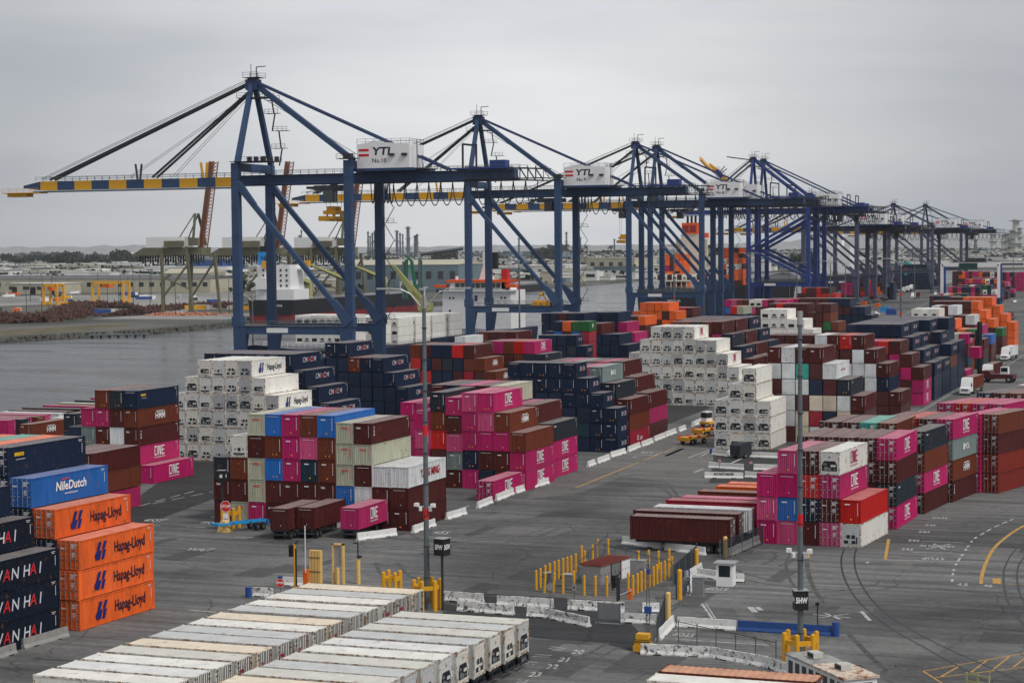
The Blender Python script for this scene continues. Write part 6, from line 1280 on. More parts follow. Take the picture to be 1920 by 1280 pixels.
for a, b in (((1165, 1190), (1920, 1055)), ((1240, 1240), (1920, 1160)), ((1165, 1190), (1320, 1290)), ((1280, 1240), (1430, 1155)), ((1500, 1215), (1640, 1110)), ((1660, 1200), (1810, 1080)), ((1840, 1160), (1930, 1090)), ((1735, 535), (1930, 540))): strip(Q4(*a), Q4(*b), .16, 'liney')
strip(Q4(1715, 495), Q4(1715, 535), .8, 'liney', .009); strip(Q4(320, 270), Q4(300, 345), .3, 'liney', .009)
for t, q in (('4.5', (1460, 542)), ('46', (1650, 552)), ('4', (745, 375)), ('SA45', (1290, 42)), ('S45', (1220, 97)), ('S44', (1172, 148)), ('S43', (1095, 213)), ('S42', (1045, 278))): word(t, Q4(*q), 1.0, R(5))
word('24 HLT', Q4(1215, 252), .8, R(5)); word('LIFT', Q4(1360, 258), .8, R(5))
# bays at the numbered parking, centre bottom
for k, (a, b) in enumerate((((290, 925), (400, 940)), ((170, 985), (300, 992)), ((40, 1030), (190, 1045)), ((-90, 1085), (85, 1095)))): strip(Z4(*a), Z4(*b), .14); strip(Z4(a[0] - 20, a[1] + 14), Z4(b[0] - 20, b[1] + 14), .12)
for t, q in (('20', (495, 968)), ('21', (395, 1025)), ('22', (300, 1078)), ('23', (175, 1137)), ('24', (70, 1192)), ('25', (-60, 1250))): word(t, Z4(*q), 1.1, R(8))
strip(Z4(1440, 517), Z4(1600, 517), .2); word('STOP', Z4(1540, 492), 1.0, R(183)); strip(Z4(1425, 605), Z4(1505, 720), .25); strip(Z4(1455, 605), Z4(1530, 720), .12); strip(Z4(1785, 628), Z4(1825, 668), .6); strip(Z4(1840, 630), Z4(1870, 655), .5)
strip(Z4(1225, 870), Z4(1925, 915), .2); strip(Z4(1215, 805), Z4(1375, 808), .15); word('STOP', Z4(1290, 835), .9, R(183))
# lanes in the middle
ZB = lambda x, y: (1000 + x / 6.857, 740 + y / 6.857)
strip(ZB(550, 1190), ZB(1160, 945), .3, 'liney'); strip(ZB(1160, 945), ZB(1920, 640), .22, 'liney', dash=(9, 3)); strip(ZB(1215, 765), ZB(1560, 777), .3); strip(ZB(1100, 1015), ZB(1230, 1015), .3); strip(ZB(1700, 985 - 200), ZB(1925, 690), .7, 'concrete_pave', .006, 'pavement'); 
strip((1165, 885), (1262, 848), 2.4, 'concrete_pave', .006, 'pavement'); strip((1262, 848), (1345, 812), 1.4, 'concrete_pave', .006, 'pavement')
strip((1290, 858), (1345, 838), .3); strip((1313, 855), (1334, 846), .3); strip((1371, 868), (1391, 859), .4); strip((1302, 885), (1318, 879), .4); word('45T', ZB(1460, 742), 1.5, R(5)); word('40', ZB(1300, 800), 1.0, R(5))
strip(ZB(1560, 777), ZB(1640, 745), .2, 'linew'); word('45S', (828, 998), 1.5, R(5)); strip((805, 1006), (845, 1006.5), .25); strip((848, 963), (882, 945), .18, dash=(1.5, 1))
strip((1035, 985), (912, 1030), .25, 'mark', .006, 'tyre_mark'); curve([(1240, 910), (1262, 935), (1258, 950)], .5, 'mark', .006, 'tyre_mark'); curve([(1250, 905), (1270, 930), (1263, 955)], .5, 'mark', .006, 'tyre_mark')
curve([(705, 1055), (715, 1075), (745, 1090)], .5, 'mark', .006, 'tyre_mark'); curve([(745, 1055), (770, 1080), (810, 1092)], .5, 'mark', .006, 'tyre_mark'); strip((860, 1010), (1035, 960), .25, 'mark', .006, 'tyre_mark'); strip((1060, 1270), (1160, 1212), .3, 'mark', .006, 'tyre_mark'); strip((1030, 1262), (1140, 1205), .3, 'mark', .006, 'tyre_mark')
# left side of the main block
for a, b in (((262, 948), (365, 920)), ((285, 944), (400, 921))): strip(a, b, .2, dash=(3, 1.5))
word('45ST', (290, 975), 1.5, R(5)); word('45ST', (395, 980), 1.5, R(5)); strip((348, 986.5), (385, 988), .22); strip((275, 983), (299, 984.5), .22); strip((355, 1143), (405, 1147), .25); strip((395, 970), (420, 962), .2); strip((440, 1006), (475, 1007), .2); word('WAIT', (375, 1030), 1.3, R(5))
# right truck lane
strip((1688, 790), (1790, 733), .2); strip((1722, 775), (1900, 672), .2); strip((1752, 733), (1800, 705), .15); strip((1850, 710), (1925, 662), .25); strip((1780, 738), (1925, 655), .2) if False else None
curve([(1768, 742), (1788, 733)], .1, 'linew')
for k in range(8): a = (1708 + k * 6.2, 768 - k * 3.9); strip(a, (a[0] + 9, a[1] + .6), .28)
strip((1660, 610), (1760, 555), .25); strip((1690, 560), (1740, 528), .5, 'concrete_pave', .006, 'pavement'); strip((1900, 625), (1880, 540), .3) if False else None
strip((1878, 598), (1880, 535), .25); strip((1700, 600), (1790, 545), .25, dash=(6, 6)); strip((1722, 600), (1800, 550), .25, dash=(6, 6))
for k in range(14): strip((1890 + (k * 7) % 28, 545 + k * 6), (1895 + (k * 7) % 28, 545.4 + k * 6), .5)
# concrete and patched areas
def area(pts, m, z, nm='pavement'):
    mb = MB(); mb.face([tuple(G(x, y)[:2]) + (z,) for x, y in pts]); kind(mb.obj(nm, M[m]), 'structure')
area([(1015, 905), (1165, 850), (1262, 812), (1352, 775), (1370, 800), (1338, 850), (1330, 900), (1318, 905), (1230, 900), (1165, 893), (1085, 925), (985, 935)], 'concrete_pave', .004)
area([Z4(1600, 500), Z4(1690, 490), Z4(1740, 600), Z4(1900, 790), Z4(2100, 960), Z4(2300, 1200), Z4(2180, 1200), Z4(1940, 960), Z4(1730, 740), Z4(1640, 610)], 'concrete_pave', .004)
area([(835, 1108), (1060, 1120), (1180, 1165), (1230, 1215), (1200, 1225), (1130, 1205), (1000, 1195), (900, 1165), (830, 1150)], 'asphaltdk', .003)
area([(1310, 700), (1200, 705), (1185, 760), (1240, 800), (1330, 765)], 'asphaltdk', .003); area([(1340, 845), (1480, 842), (1480, 902), (1330, 905)], 'asphaltdk', .005)
area([(350, 865), (500, 865), (440, 920), (280, 980), (200, 985), (240, 945)], 'asphaltdk', .003)

q = PY(1820, 676, 470); o = empty('shipping_container', (q.x - 1.2, 486, 6.6), 0)
for w_ in (link('body', ME['body', 6.05], o), link('roof', ME['roof', 6.05], o)): w_.color = (*CC['m'], 1)
tag(o, 'magenta container hanging from the black spreader of the lifting machine', 'shipping container')

pr_ = random.Random(77)
for k in range(46):   # repair patches let into the asphalt
    px_, py_ = pr_.uniform(880, 1900), pr_.uniform(950, 1270); P_ = G(px_, py_); w_, h_ = pr_.uniform(1, 6), pr_.uniform(1.5, 9)
    if k > 30: P_ = G(pr_.uniform(250, 860), pr_.uniform(1000, 1080))
    mb = MB(); mb.face([(P_.x - w_ / 2, P_.y - h_ / 2, .0018 + k * .00002), (P_.x + w_ / 2, P_.y - h_ / 2 + pr_.uniform(-.3, .3), .0018 + k * .00002), (P_.x + w_ / 2 + pr_.uniform(-.4, .4), P_.y + h_ / 2, .0018 + k * .00002), (P_.x - w_ / 2, P_.y + h_ / 2, .0018 + k * .00002)])
    kind(mb.obj('pavement', M[pr_.choice(('patchdk', 'patchdk', 'concrete_pave'))]), 'structure')
for k in range(26):   # turning tyre arcs
    cx_, cy_ = pr_.uniform(650, 1850), pr_.uniform(960, 1240); P_ = G(cx_, cy_); r_ = pr_.uniform(5, 14); a0 = pr_.uniform(0, 6.28); w_ = pr_.uniform(.25, .5)
    for dr_ in (0, 2.1):
        mb = MB(); n_ = 18; al = pr_.uniform(.5, 1.4)
        for j in range(n_): a_, b_ = a0 + al * j / n_, a0 + al * (j + 1) / n_; mb.face([(P_.x + (r_ + dr_) * math.cos(a_), P_.y + (r_ + dr_) * math.sin(a_), .0062), (P_.x + (r_ + dr_ + w_) * math.cos(a_), P_.y + (r_ + dr_ + w_) * math.sin(a_), .0062), (P_.x + (r_ + dr_ + w_) * math.cos(b_), P_.y + (r_ + dr_ + w_) * math.sin(b_), .0062), (P_.x + (r_ + dr_) * math.cos(b_), P_.y + (r_ + dr_) * math.sin(b_), .0062)])
        kind(mb.obj('tyre_mark', M['mark']), 'structure')

q = PY(1016, 563, 584); e = empty('spreader', (q.x, 584, 16.2)); mb = MB(); mb.box(-3, 3, -.8, .8, 0, .9); mb.box(-2.2, 2.2, -.5, .5, .9, 1.6)
for x in (-2.8, -1, 1, 2.8): mb.box(x - .2, x + .2, -1, 1, 0, 1.2)
mb.obj('spreader_frame', M['yellow'], e); mb = MB(); mb.beam((-1.5, 0, 1.6), (-.3, 0, 3.6), .35); mb.beam((1.5, 0, 1.6), (.3, 0, 3.6), .35); mb.tube([(-.6, 0, 3.6), (.6, 0, 3.6)], .5, 8); mb.obj('headblock', M['yellow'], e); tag(e, 'yellow spreader resting on the portal beam of the second crane', 'spreader')

# ---------------------------------------------------------------- the far bank
def bld(name, xl, xr, yb, h, dep, m, roofm, lab, z=-1.2, win=0, cat='building', gable=0, doors=0):
    A, B = G(xl, yb, z), G(xr, yb, z); d = B - A; L = d.length; e = empty(name, A, math.atan2(d.y, d.x)); mb = MB(); mb.box(0, L, 0, dep, 0, h); w = mb.obj('walls', M[m], e)
    mb = MB()
    if gable: mb.prism([(-.4, h), (dep + .4, h), (dep / 2, h + gable)], -.5, L + .5, axis='x')
    else: mb.box(-.5, L + .5, -.5, dep + .5, h, h + .5)
    mb.obj('roof', M[roofm], e)
    for k in range(win): mb = MB(); x = L * (k + .5) / win; mb.box(x - L / win * .22, x + L / win * .22, -.15, 0, h * .45, h * .75); mb.obj('window', M['glass'], w)
    for k in range(doors): mb = MB(); x = L * (k + .5) / doors; mb.box(x - 2.5, x + 2.5, -.15, 0, 0, h * .7); mb.obj('door', M['black'], w)
    tag(e, lab, cat)
M['beige'] = mat('beige_cladding', (.46, .43, .33), .8, noise=.15, scale=.08); M['cwhite'] = mat('white_roofing', (.66, .66, .64), .7, noise=.1, scale=.05); M['dgrey'] = mat('grey_roofing', (.12, .125, .13), .8, noise=.2, scale=.05)
M['bgrey'] = mat('blue_grey_cladding', (.15, .21, .24), .7, noise=.15, scale=.05); M['roofblue'] = mat('blue_roof', (.015, .06, .22), .6, noise=.1)
bld('warehouse', -30, 395, 549, 12, 40, 'beige', 'dgrey', 'long beige warehouse with a grey roof across the left bank', win=22, doors=0, gable=3)
bld('shed', 10, 115, 552, 9, 30, 'beige', 'cwhite', 'small beige shed in front of the long warehouse', win=4, doors=3)
bld('shed', 305, 392, 543, 15, 30, 'beige', 'beige', 'beige shed with a dark doorway behind the olive crane', doors=2, gable=4)
bld('warehouse', 270, 400, 521, 14, 60, 'cwhite', 'cwhite', 'white warehouse behind the olive crane', win=8); bld('warehouse', 355, 415, 520, 22, 50, 'roofblue', 'roofblue', 'blue-walled warehouse behind the olive crane')
bld('warehouse', 640, 860, 545, 22, 60, 'bgrey', 'beige', 'blue-grey warehouse with a sandy roof behind the bulk carrier', win=10, gable=4)
bld('warehouse', 700, 1000, 528, 8, 40, 'cwhite', 'beige', 'long low sandy-roofed warehouse behind the blue-grey one')
bld('warehouse', 1085, 1190, 512, 20, 60, 'beige', 'beige', 'tan industrial hall behind the marina', win=6); bld('warehouse', 1150, 1215, 510, 17, 50, 'bgrey', 'cwhite', 'grey hall with a white roof right of the tan one', win=5)
bld('warehouse', 885, 960, 490, 20, 80, 'bgrey', 'dgrey', 'dark blue-grey hall beyond the second crane'); bld('warehouse', 980, 1030, 492, 26, 80, 'bgrey', 'bgrey', 'pale blue-grey hall between the second crane legs'); bld('warehouse', 960, 1060, 515, 12, 60, 'cwhite', 'cwhite', 'white flat building in front of the pale blue hall', win=7)
bld('office_building', 120, 215, 480, 9, 40, 'cwhite', 'cwhite', 'row of white houses in front of the left tree belt', win=12); bld('office_building', 210, 262, 488, 9, 40, 'cwhite', 'beige', 'pale yellow building at the end of the left tree belt', win=6)
bld('office_building', 80, 122, 504, 9, 40, 'cwhite', 'teal', 'white building with a teal roof edge', win=5)
# storage tanks
for i, (px, yb, r, h) in enumerate([(240, 474, 60, 16), (908, 468, 60, 18), (1160, 466, 90, 14), (1210, 466, 90, 14), (1895, 462, 60, 14)]):
    c = G(px, yb + 6, -1); mb = MB(); sc = c.y / 5000; r_ = r * min(1, max(.4, sc)); mb.tube([(0, 0, 0), (0, 0, h)], r_, 24); e = empty('storage_tank', c); mb.obj('shell', M['cwhite'], e); mb = MB()
    mb.tube([(0, 0, h), (0, 0, h + r_ * .12)], r_, 24, r2=r_ * .6); mb.tube([(0, 0, h + r_ * .12), (0, 0, h + r_ * .17)], r_ * .6, 24, r2=.1); mb.obj('dome', M['cwhite'], e); tag(e, f'white domed storage tank on the horizon, {ORD[i + 1]} from the left', 'storage tank')
# refinery columns
for i, (px, yt, w) in enumerate([(690, 433, 6), (694, 441, 5), (698, 436, 6), (702, 433, 5), (709, 438, 6), (765, 424, 12), (744, 431, 9), (750, 436, 6), (778, 441, 8), (782, 438, 8), (706, 430, 14), (755, 438, 5), (1062, 434, 6), (1088, 444, 6), (1152, 447, 5), (973, 445, 6), (1905, 410, 22), (1898, 430, 16), (1889, 436, 12), (1912, 425, 12), (1862, 437, 16), (1882, 439, 14), (1829, 448, 9), (565, 430, 5), (562, 440, 9)]):
    Yp = 5200; q = PY(px, yt, Yp); e = empty('refinery_tower', (q.x, Yp, -1)); mb = MB(); mb.tube([(0, 0, 0), (0, 0, q.z)], w / 2, 10, r2=w / 2.6); mb.obj('column', M['steel'] if px < 1850 else M['acw'], e)
    mb = MB()
    for k in range(3): z = q.z * (.35 + .3 * k); mb.tube([(0, 0, z - 1), (0, 0, z + 1)], w * .8, 10)
    mb.obj('platform', M['steel'], e); tag(e, f'thin refinery tower on the horizon, {ORD[i + 1]} in the row', 'tower', 'refinery towers on the horizon')
# olive bulk cranes with raised rusty booms
M['olive'] = mat('olive_paint', (.15, .145, .09), .6, noise=.3, scale=.1, rust=.35); M['rustor'] = mat('rusty_orange_lattice', (.24, .10, .06), .7, noise=.3, scale=.2)
def bulk(dx, lab, Y=935):
    q = lambda px, py: PY(px + dx, py, Y); e = empty('bulk_crane', (q(345, 590).x, Y, -1)); o0 = Vector((q(345, 590).x, Y, -1)); P = lambda px, py, y=0: q(px, py) - o0 + Vector((0, y, 0))
    for (a, b, y) in (((303, 465), (306, 592), 0), ((336, 478), (332, 588), 14), ((349, 462), (362, 592), 0), ((378, 475), (390, 590), 14)): mb = MB(); mb.beam(P(*a, y), P(*b, y), 1.35, 1.35); mb.obj('leg', M['olive'], e)
    mb = MB(); mb.prism([(P(240, 480).x, P(240, 480).z), (P(265, 467).x, P(0, 467).z), (P(375, 467).x, P(0, 467).z), (P(375, 480).x, P(0, 480).z)], 2, 12); mb.obj('girder', M['olive'], e)
    mb = MB(); mb.box(P(262, 0).x, P(330, 0).x, 2, 14, P(0, 467).z, P(0, 448).z); mb.obj('machinery_house', M['housew'], e); mb = MB(); mb.box(P(300, 0).x, P(334, 0).x, -.5, 2, P(0, 466).z, P(0, 455).z); mb.box(P(346, 0).x, P(364, 0).x, -.5, 2, P(0, 464).z, P(0, 450).z); mb.obj('cross_beam', M['olive'], e)
    mb = MB(); a, b = P(368, 470, 7), P(389, 302, 7)
    for y in (-2.6, 2.6):
        for s in (-1.3, 1.3): mb.beam(a + Vector((s, y, 0)), b + Vector((s, y, 0)), .45)
        n = 26
        for k in range(n): c, d = a.lerp(b, k / n), a.lerp(b, (k + 1) / n); mb.beam(c + Vector((-1.3, y, 0)), d + Vector((1.3, y, 0)), .22); mb.beam(c + Vector((1.3, y, 0)), d + Vector((1.3, -y, 0)), .2)
    mb.beam(a + Vector((-1.4, 0, 0)), b + Vector((-1.4, 0, 0)), 1.6, 3.5); mb.obj('raised_boom', M['rustor'], e)
    mb = MB(); mb.beam(P(358, 460, 2), P(359, 400, 4), 1.1); mb.beam(P(366, 460, 12), P(361, 400, 6), 1.1); mb.beam(P(358, 400, 4), P(325, 458, 2), .5); mb.beam(P(361, 402, 6), P(331, 458, 10), .5); mb.obj('mast', M['olive'], e)
    mb = MB(); mb.beam(P(303, 560), P(349, 500), .9); mb.beam(P(334, 560, 14), P(378, 490, 14), .9); mb.beam(P(303, 525), P(320, 515), 1.2); mb.beam(P(306, 520), P(336, 545, 14), .6); mb.obj('brace', M['olive'], e)
    mb = MB()
    for k in range(26): x = P(248 + k * 4.8, 0).x; mb.box(x - .25, x + .25, 3, 4, P(0, 493 + (k % 3) * 3).z, P(0, 480).z)
    mb.obj('conveyor_hangers', M['steeldk'], e); tag(e, lab, 'crane')
bulk(0, 'olive bulk crane with its rusty lattice boom raised, left one'); bulk(144, 'olive bulk crane partly hidden by the nearest blue crane', 1010)
bulk(280, 'farther olive bulk crane with a reddish boom behind the nearest blue crane', 1060)
# yellow straddle gantries
for i, (xl, xr, yb, yt, Y0) in enumerate([(174, 233, 567, 530, 0), (82, 108, 572, 535, 0)]):
    A, B = G(xl, yb, -1.2), G(xr, yb, -1.2); hh = (yb - yt) * depth(A) / F; e = empty('yellow_gantry_crane', A); L = (B - A).length
    for x in (0, L):
        for y in (0, 8): mb = MB(); mb.beam((x, y, 0), (x, y, hh), 1.4); mb.obj('leg', M['yellow'], e)
    mb = MB(); mb.beam((0, 0, hh), (L, 0, hh), 1.4, 2); mb.beam((0, 8, hh), (L, 8, hh), 1.4, 2); mb.obj('girder', M['yellow'], e); mb = MB(); mb.box(L * .3, L * .5, 0, 8, hh - 3.5, hh - 1); mb.obj('trolley', M['orange'], e); mb = MB(); mb.beam((0, 0, 1), (0, 8, 1), 1.6); mb.beam((L, 0, 1), (L, 8, 1), 1.6); mb.obj('sill_beam', M['yellow'], e); tag(e, ['wide yellow gantry crane on the left bank', 'narrow yellow-orange straddle gantry on the left bank'][i], 'gantry crane'); e.name = 'gantry_crane'
# green loading chutes and the quay, pier
e = empty('loading_chute', PY(765, 560, 880)); e.location.z = -1; P = lambda px, py, Y=880: PY(px, py, Y) - e.location
mb = MB(); mb.tube([P(762, 560), P(762, 488), P(767, 484), P(772, 490), P(776, 520), P(782, 555)], .9, 8); mb.obj('green_pipe', mat('green_pipe', (.01, .13, .06), .5, noise=.1), e); mb = MB(); mb.tube([P(757, 560), P(757, 490)], .8, 8); mb.obj('column', M['steel'], e); tag(e, 'green curved loading pipe behind the nearest crane', 'loading chute')
e = empty('loading_chute', PY(787, 560, 880)); e.location.z = -1; mb = MB(); mb.tube([P(787, 560), P(787, 485), P(794, 476), P(868, 466)], .8, 8); mb.obj('pipe', M['steel'], e); mb = MB(); mb.tube([P(790, 560), P(790, 488)], .5, 8); mb.obj('green_pipe', bpy.data.materials['green_pipe'], e); tag(e, 'grey pipe boom reaching right from a green post', 'loading chute')
mb = MB(); mb.box(-560, -484, 880, 960, -2.0, -.6); 
for k in range(14): mb.box(-484.2, -483.2, 881 + k * 5.6, 883.5 + k * 5.6, -4, -.7, 1)
o = mb.obj('quay_wall', [M['conc'], M['teal']]); kind(o, 'structure', 'concrete wharf of the far bank')
e = empty('jetty', (0, 0, 0)); A, B = G(165, 628, -2), G(278, 626, -2); mb = MB(); mb.beam(A, B, 3, .5); mb.obj('deck', M['steel'], e)
for k in range(7): p = A.lerp(B, (k + .5) / 7); mb = MB(); mb.tube([(p.x, p.y, -6), (p.x, p.y, -2)], .5, 8); mb.obj('pile', M['steeldk'], e)
tag(e, 'low wooden jetty on piles below the left bank', 'jetty')
# rock revetment, scrap heaps
rr = random.Random(9); mb = MB()
for a, b in zip(shore[1:9], shore[2:10]):
    L = math.dist(a, b); n = int(L / 1.6)
    for k in range(n):
        for j in range(3): t = rr.random(); x = a[0] + (b[0] - a[0]) * t; y = a[1] + (b[1] - a[1]) * t; s = rr.uniform(.5, 1.3); mb.cbox((x + 1 + j * 1.5 + rr.uniform(-.5, .5), y, -1.4 - j * .8), (s, s * rr.uniform(.8, 1.6), s * .8))
kind(mb.obj('rocks', mat('shore_rock', (.13, .125, .11), .9, noise=.4, scale=.3)), 'stuff', 'rough stones along the far bank')
def heap(name, pts, hmax, m, lab, n=900, s=(1.5, 5)):
    mb = MB(); r = random.Random(len(pts) * 7 + int(pts[0][0]))
    P = [G(x, y, -1.2) for x, y in pts]
    for k in range(n):
        i = r.randrange(len(P) - 1); p = P[i].lerp(P[i + 1], r.random()); u = r.gauss(0, .4); w = max(0, 1 - abs(u)); a = Vector((p.x + u * 10, p.y + u * 14 + r.uniform(-4, 4), -1.2 + w * hmax * r.uniform(.2, 1))); d = Vector((r.uniform(-1, 1), r.uniform(-1, 1), r.uniform(-.5, .5))).normalized() * r.uniform(*s); mb.beam(a - d / 2, a + d / 2, r.uniform(.2, .9))
    kind(mb.obj(name, M[m]), 'stuff', lab)
heap('scrap_heap', [(0, 600), (60, 605), (130, 592), (150, 575), (235, 578)], 3.5, 'rust', 'dark rusty scrap piled on the left bank', 3000, (2, 7)); heap('scrap_heap', [(230, 592), (290, 582), (400, 575), (440, 577)], 3, 'rust', 'rusty scrap behind the olive crane legs', 1600)
M['salmon'] = mat('salmon_scrap', (.5, .22, .14), .8, noise=.3, scale=.4); heap('scrap_heap', [(300, 593), (400, 593)], 2, 'salmon', 'salmon-coloured scrap at the foot of the olive crane', 500, (1, 3))
# parked cars and clutter on the far bank
ys = random.Random(4)
for i in range(26):
    x, y = ys.uniform(0, 470), ys.uniform(548, 590); p = G(x, y, -1.2); c = ys.choice(['housew', 'housew', 'yellow', 'blue', 'rod', 'orange', 'steeldk']); e = empty('parked_truck', p, ys.uniform(0, 3)); L = ys.uniform(6, 13); mb = MB(); mb.box(-L / 2, L / 2, -1.3, 1.3, .9, ys.uniform(2.4, 3.6)); mb.obj('load', M[c], e); mb = MB(); mb.box(L / 2 + .2, L / 2 + 2.2, -1.2, 1.2, .6, 3); mb.obj('cab', M['housew'], e)
    tag(e, f'small truck parked on the left bank, {ORD[i + 1]} in the scattered fleet', 'truck', 'trucks parked on the left bank')
# marina boats
for i in range(40):
    x = ys.uniform(1035, 1215); y = 516 + ys.uniform(-6, 9); p = G(x, y, -3.4); L = ys.uniform(9, 20); e = empty('motor_boat', p, ys.uniform(-.6, .6) + R(90)); mb = MB(); hull(mb, -L / 6, L / 6, -L / 2, L / 2, 0, 1.8, 1, L * .4, flare=.7); mb.obj('hull', M['housew'] if i % 3 else M['navyhull'], e); mb = MB(); mb.box(-L / 8, L / 8, -L / 4, L / 8, 1.8, 3.8); mb.box(-L / 12, L / 12, -L / 6, L / 14, 3.8, 5.2); mb.obj('cabin', M['housew'], e)
    tag(e, f'white moored boat in the marina, {ORD[1 + i % 30]} from the left' + (' in the outer line' if i >= 30 else ''), 'boat', 'boats moored in the marina')
# trees
def leafmat(nm, c): return mat(nm, c, .8, noise=.45, scale=.35, spec=.2)
LM = [leafmat('dark_foliage', (.022, .032, .02)), leafmat('grey_green_foliage', (.04, .048, .032)), leafmat('black_green_foliage', (.018, .025, .017))]
def tree_tpl(seed, w, h, palm=False):
    r = random.Random(seed); tr = MB(); tr.tube([(0, 0, 0), (r.uniform(-.3, .3), 0, h * (.9 if palm else .45))], .35 if not palm else .22, 6, r2=.2)
    for k in range(0 if palm else 4): a = r.uniform(0, 6.28); tr.tube([(0, 0, h * .35), (math.cos(a) * w * .25, math.sin(a) * w * .25, h * .62)], .18, 5, r2=.07)
    cr = MB()
    if palm:
        for k in range(16):
            a = r.uniform(0, 6.28); l = w * .5 * r.uniform(.7, 1); dx, dy = math.cos(a), math.sin(a); up = r.uniform(-.4, .5)
            cr.face([(0, 0, h * .9), (dx * l * .5 - dy * .5, dy * l * .5 + dx * .5, h * .92 + up * l * .5), (dx * l, dy * l, h * .88 + up * l * .5 - l * .4), (dx * l * .5 + dy * .5, dy * l * .5 - dx * .5, h * .92 + up * l * .5)])
    else:
        cl = [(Vector((r.gauss(0, .26) * w, r.gauss(0, .26) * w, h * r.uniform(.4, .9))), w * r.uniform(.12, .25)) for _ in range(15)]
        for k in range(620):
            c, s = r.choice(cl); d = Vector((r.gauss(0, 1), r.gauss(0, 1), r.gauss(0, .8))).normalized() * s * r.uniform(.6, 1.08); p = c + d; q = w * .055; u = Vector((r.uniform(-1, 1), r.uniform(-1, 1), r.uniform(-1, 1))).normalized() * q; v = u.cross(d).normalized() * q
            cr.face([p - u - v, p + u - v, p + u + v, p - u + v])
    return tr, cr
TP = [tree_tpl(s, w, h, p) for s, w, h, p in ((1, 14, 12, False), (2, 18, 15, False), (3, 12, 16, False), (4, 16, 11, False), (5, 8, 17, True))]
TPM = [(a.mesh('trunk', M['rust']), b.mesh('crown', LM[i % 3])) for i, (a, b) in enumerate(TP)]
tr_ = random.Random(21); spots = [(x, 498 + tr_.uniform(-4, 6), tr_.choice((0, 1, 3))) for x in np.linspace(5, 270, 26)] + [(x, 484 + tr_.uniform(-3, 3), tr_.choice((0, 1, 2))) for x in np.linspace(-5, 250, 22)] + [(x, 505 + tr_.uniform(-3, 3), 4) for x in (590, 600, 612, 806, 818, 826, 834, 842, 850)] + [(x, 494 + tr_.uniform(-3, 3), tr_.choice((0, 1, 3))) for x in (815, 825, 836, 846, 930, 940, 1012, 1035, 1046, 1060)] + [(x, 502 + tr_.uniform(-4, 4), 4) for x in np.linspace(1048, 1160, 16)] + [(x, 470 + tr_.uniform(-2, 2), tr_.choice((0, 1, 3))) for x in np.linspace(650, 870, 22)] + [(x, 480 + tr_.uniform(-2, 3), 0) for x in np.linspace(1110, 1170, 8)] + [(x, 512, 1) for x in np.linspace(1500, 1560, 8)]
for i, (x, y, v) in enumerate(spots):
    p = G(x, y, -1.2); e = empty('palm_tree' if v == 4 else 'tree', p, tr_.uniform(0, 6)); link('trunk', TPM[v][0], e); link('crown', TPM[v][1], e); s = tr_.uniform(.9, 1.5) * (1.6 if p.y > 2500 else 1.15); e.scale = (s, s, s * tr_.uniform(.8, 1.15))
    z = 'left belt' if x < 300 else ('behind the bulk carrier' if x < 880 else 'behind the marina')
    tag(e, (f'palm tree {z}, ' if v == 4 else f'dark tree {z}, ') + (ORD[1 + i % 30] + (' of the near line' if i < 30 else ' of the middle line' if i < 60 else ' of the far line' if i < 90 else ' of the last line')), 'palm' if v == 4 else 'tree', 'trees of the far bank')
# the city and its trees read as one mass
cy = random.Random(33); mbw = MB(); mbt = MB()
def onland(x, y): 
    return x < -620 or y > 2950
for k in range(6200):
    Y = 1650 * (9.0 / 1.65) ** cy.random() ** .8; az_ = cy.uniform(-17, 17); x = Y * math.tan(R(az_)) ; X = x * math.cos(YAW) - Y * math.sin(YAW); YY = x * math.sin(YAW) + Y * math.cos(YAW)
    if not onland(X, YY) or (az_ < -9 and Y < 2100): continue
    s = (Y / 2500) ** .55
    if cy.random() < (.6 if az_ > -4 else .42):
        w, d, h = cy.uniform(10, 70) * s, cy.uniform(8, 30) * s, cy.uniform(4, 12) * s ** .5; mi = cy.choice((0, 0, 0, 1, 3)); c = Vector((X, YY, -1.2))
        mbw.box(c.x - w / 2, c.x + w / 2, c.y - d / 2, c.y + d / 2, c.z, c.z + h, mi); mbw.box(c.x - w / 2 - .3, c.x + w / 2 + .3, c.y - d / 2 - .3, c.y + d / 2 + .3, c.z + h, c.z + h + .6, cy.choice((0, 0, 0, 2, 1)))
        if cy.random() < .5: mbw.box(c.x - w / 2 * .8, c.x + w / 2 * .8, c.y - d / 2 - .2, c.y - d / 2, c.z + h * .35, c.z + h * .65, 4)
    else:
        for j in range(9):
            q = Vector((X + cy.gauss(0, 14) * s, YY + cy.gauss(0, 8) * s, cy.uniform(.5, 8.5) * s)); r_ = cy.uniform(1.2, 3.4) * s
            u = Vector((cy.uniform(-1, 1), cy.uniform(-.4, .4), cy.uniform(-.6, .6))).normalized() * r_; v = u.cross(Vector((cy.uniform(-.4, .4), 1, .2))).normalized() * r_ * .8
            mbt.face([q - u - v, q + u - v * .6, q + u * .7 + v, q - u * .8 + v * .8], 0 if j % 2 else 1)
kind(mbw.obj('city_blocks', [M['cwhite'], M['beige'], M['dgrey'], M['bgrey'], M['glass']]), 'stuff', 'low pale roofs of the city beyond the channel'); kind(mbt.obj('city_trees', [LM[0], LM[1]]), 'stuff', 'dark tree clumps between the roofs of the city')
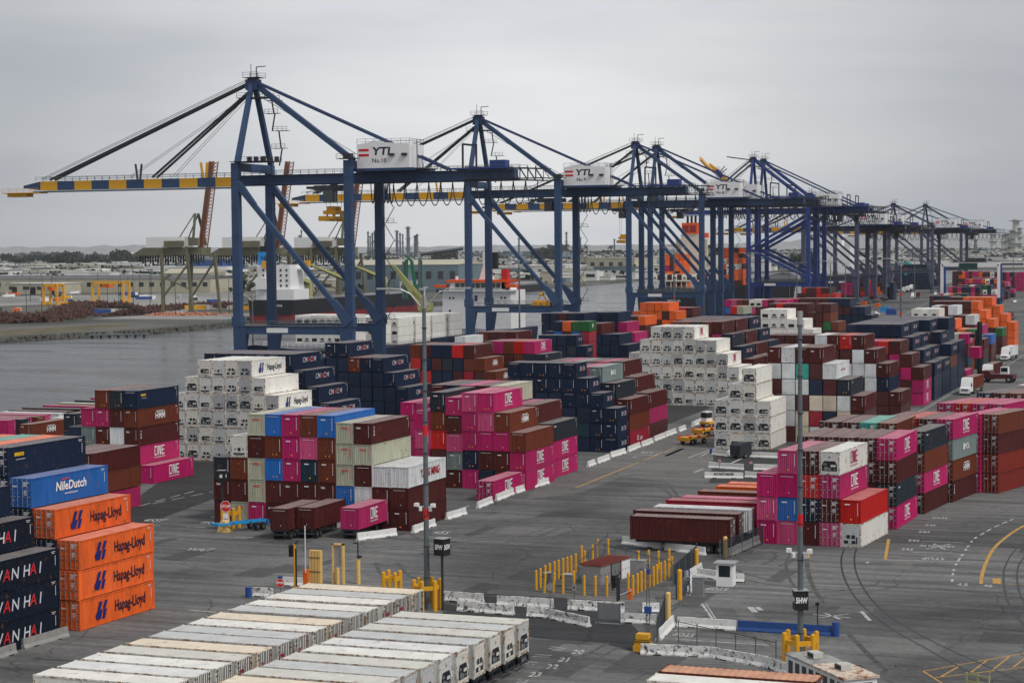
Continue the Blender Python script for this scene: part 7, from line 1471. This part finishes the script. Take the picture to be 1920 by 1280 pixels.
# hills
def hills(name, y0, pts, m, lab):
    mb = MB(); n = 120; rows = []
    for j, (dy, f) in enumerate(((-900, 0), (-400, .55), (0, 1), (600, .5), (1500, 0))):
        row = []
        for k in range(n + 1):
            px = -80 + (2080) * k / n; hpx = np.interp(px, [p[0] for p in pts], [p[1] for p in pts]); r0 = ray(px, 455); t = (y0 + dy) / r0[1]; base = CH - 1.2
            z = (hpx * (y0 / F) + CH) * f * (1 + .12 * math.sin(k * 1.7) * math.sin(k * .37 + j)) - 2 if hpx > 0 else -3; row.append((r0[0] * t, r0[1] * t, z))
        rows.append(row)
    for a, b in zip(rows, rows[1:]):
        for k in range(n): mb.face([a[k], a[k + 1], b[k + 1], b[k]])
    o = mb.obj(name, m)
    for p in o.data.polygons: p.use_smooth = True
    kind(o, 'structure', lab)
M['hill'] = mat('hill_slope', (.09, .10, .09), .9, noise=.6, scale=.006, rust=.47, rustcol=(.6, .6, .6)); 
hills('hills', 12500, [(-80, 12), (150, 11), (260, 13), (330, 11), (420, 5), (700, 4), (1000, 5), (1300, 3), (1480, 8), (1560, 14), (1640, 20), (1750, 26), (1850, 20), (1930, 16), (2000, 14)], M['hill'], 'low hills with pale roofs along the horizon')

for i in range(22):
    x_, y_ = ys.uniform(20, 470), ys.uniform(552, 600); e = empty('light_mast', G(x_, y_, -1.2)); H_ = ys.uniform(14, 24); mb = MB(); mb.tube([(0, 0, 0), (0, 0, H_)], .22, 6, r2=.12); mb.obj('pole', M['steeldk'], e); mb = MB(); mb.box(-.9, .9, -.2, .2, H_, H_ + .3); mb.obj('lamp_head', M['rod'], e); tag(e, f'thin dark light mast on the left bank, {ORD[i + 1]} of the scattered ones', 'light mast', 'light masts on the left bank')

# ---------------------------------------------------------------- the air
mb = MB(); mb.box(-15000, 20000, -1200, 16500, -20, 420); hz = mb.obj('haze', bpy.data.materials.new('haze')); kind(hz, 'stuff', 'thin grey coastal haze')
m = hz.data.materials[0]; m.use_nodes = True; t = m.node_tree; t.nodes.clear(); v = N(t, 'ShaderNodeVolumePrincipled'); o = N(t, 'ShaderNodeOutputMaterial'); t.links.new(v.outputs[0], o.inputs['Volume'])
v.inputs['Color'].default_value = (.86, .9, .96, 1); v.inputs['Density'].default_value = 3.2e-5; v.inputs['Anisotropy'].default_value = .2
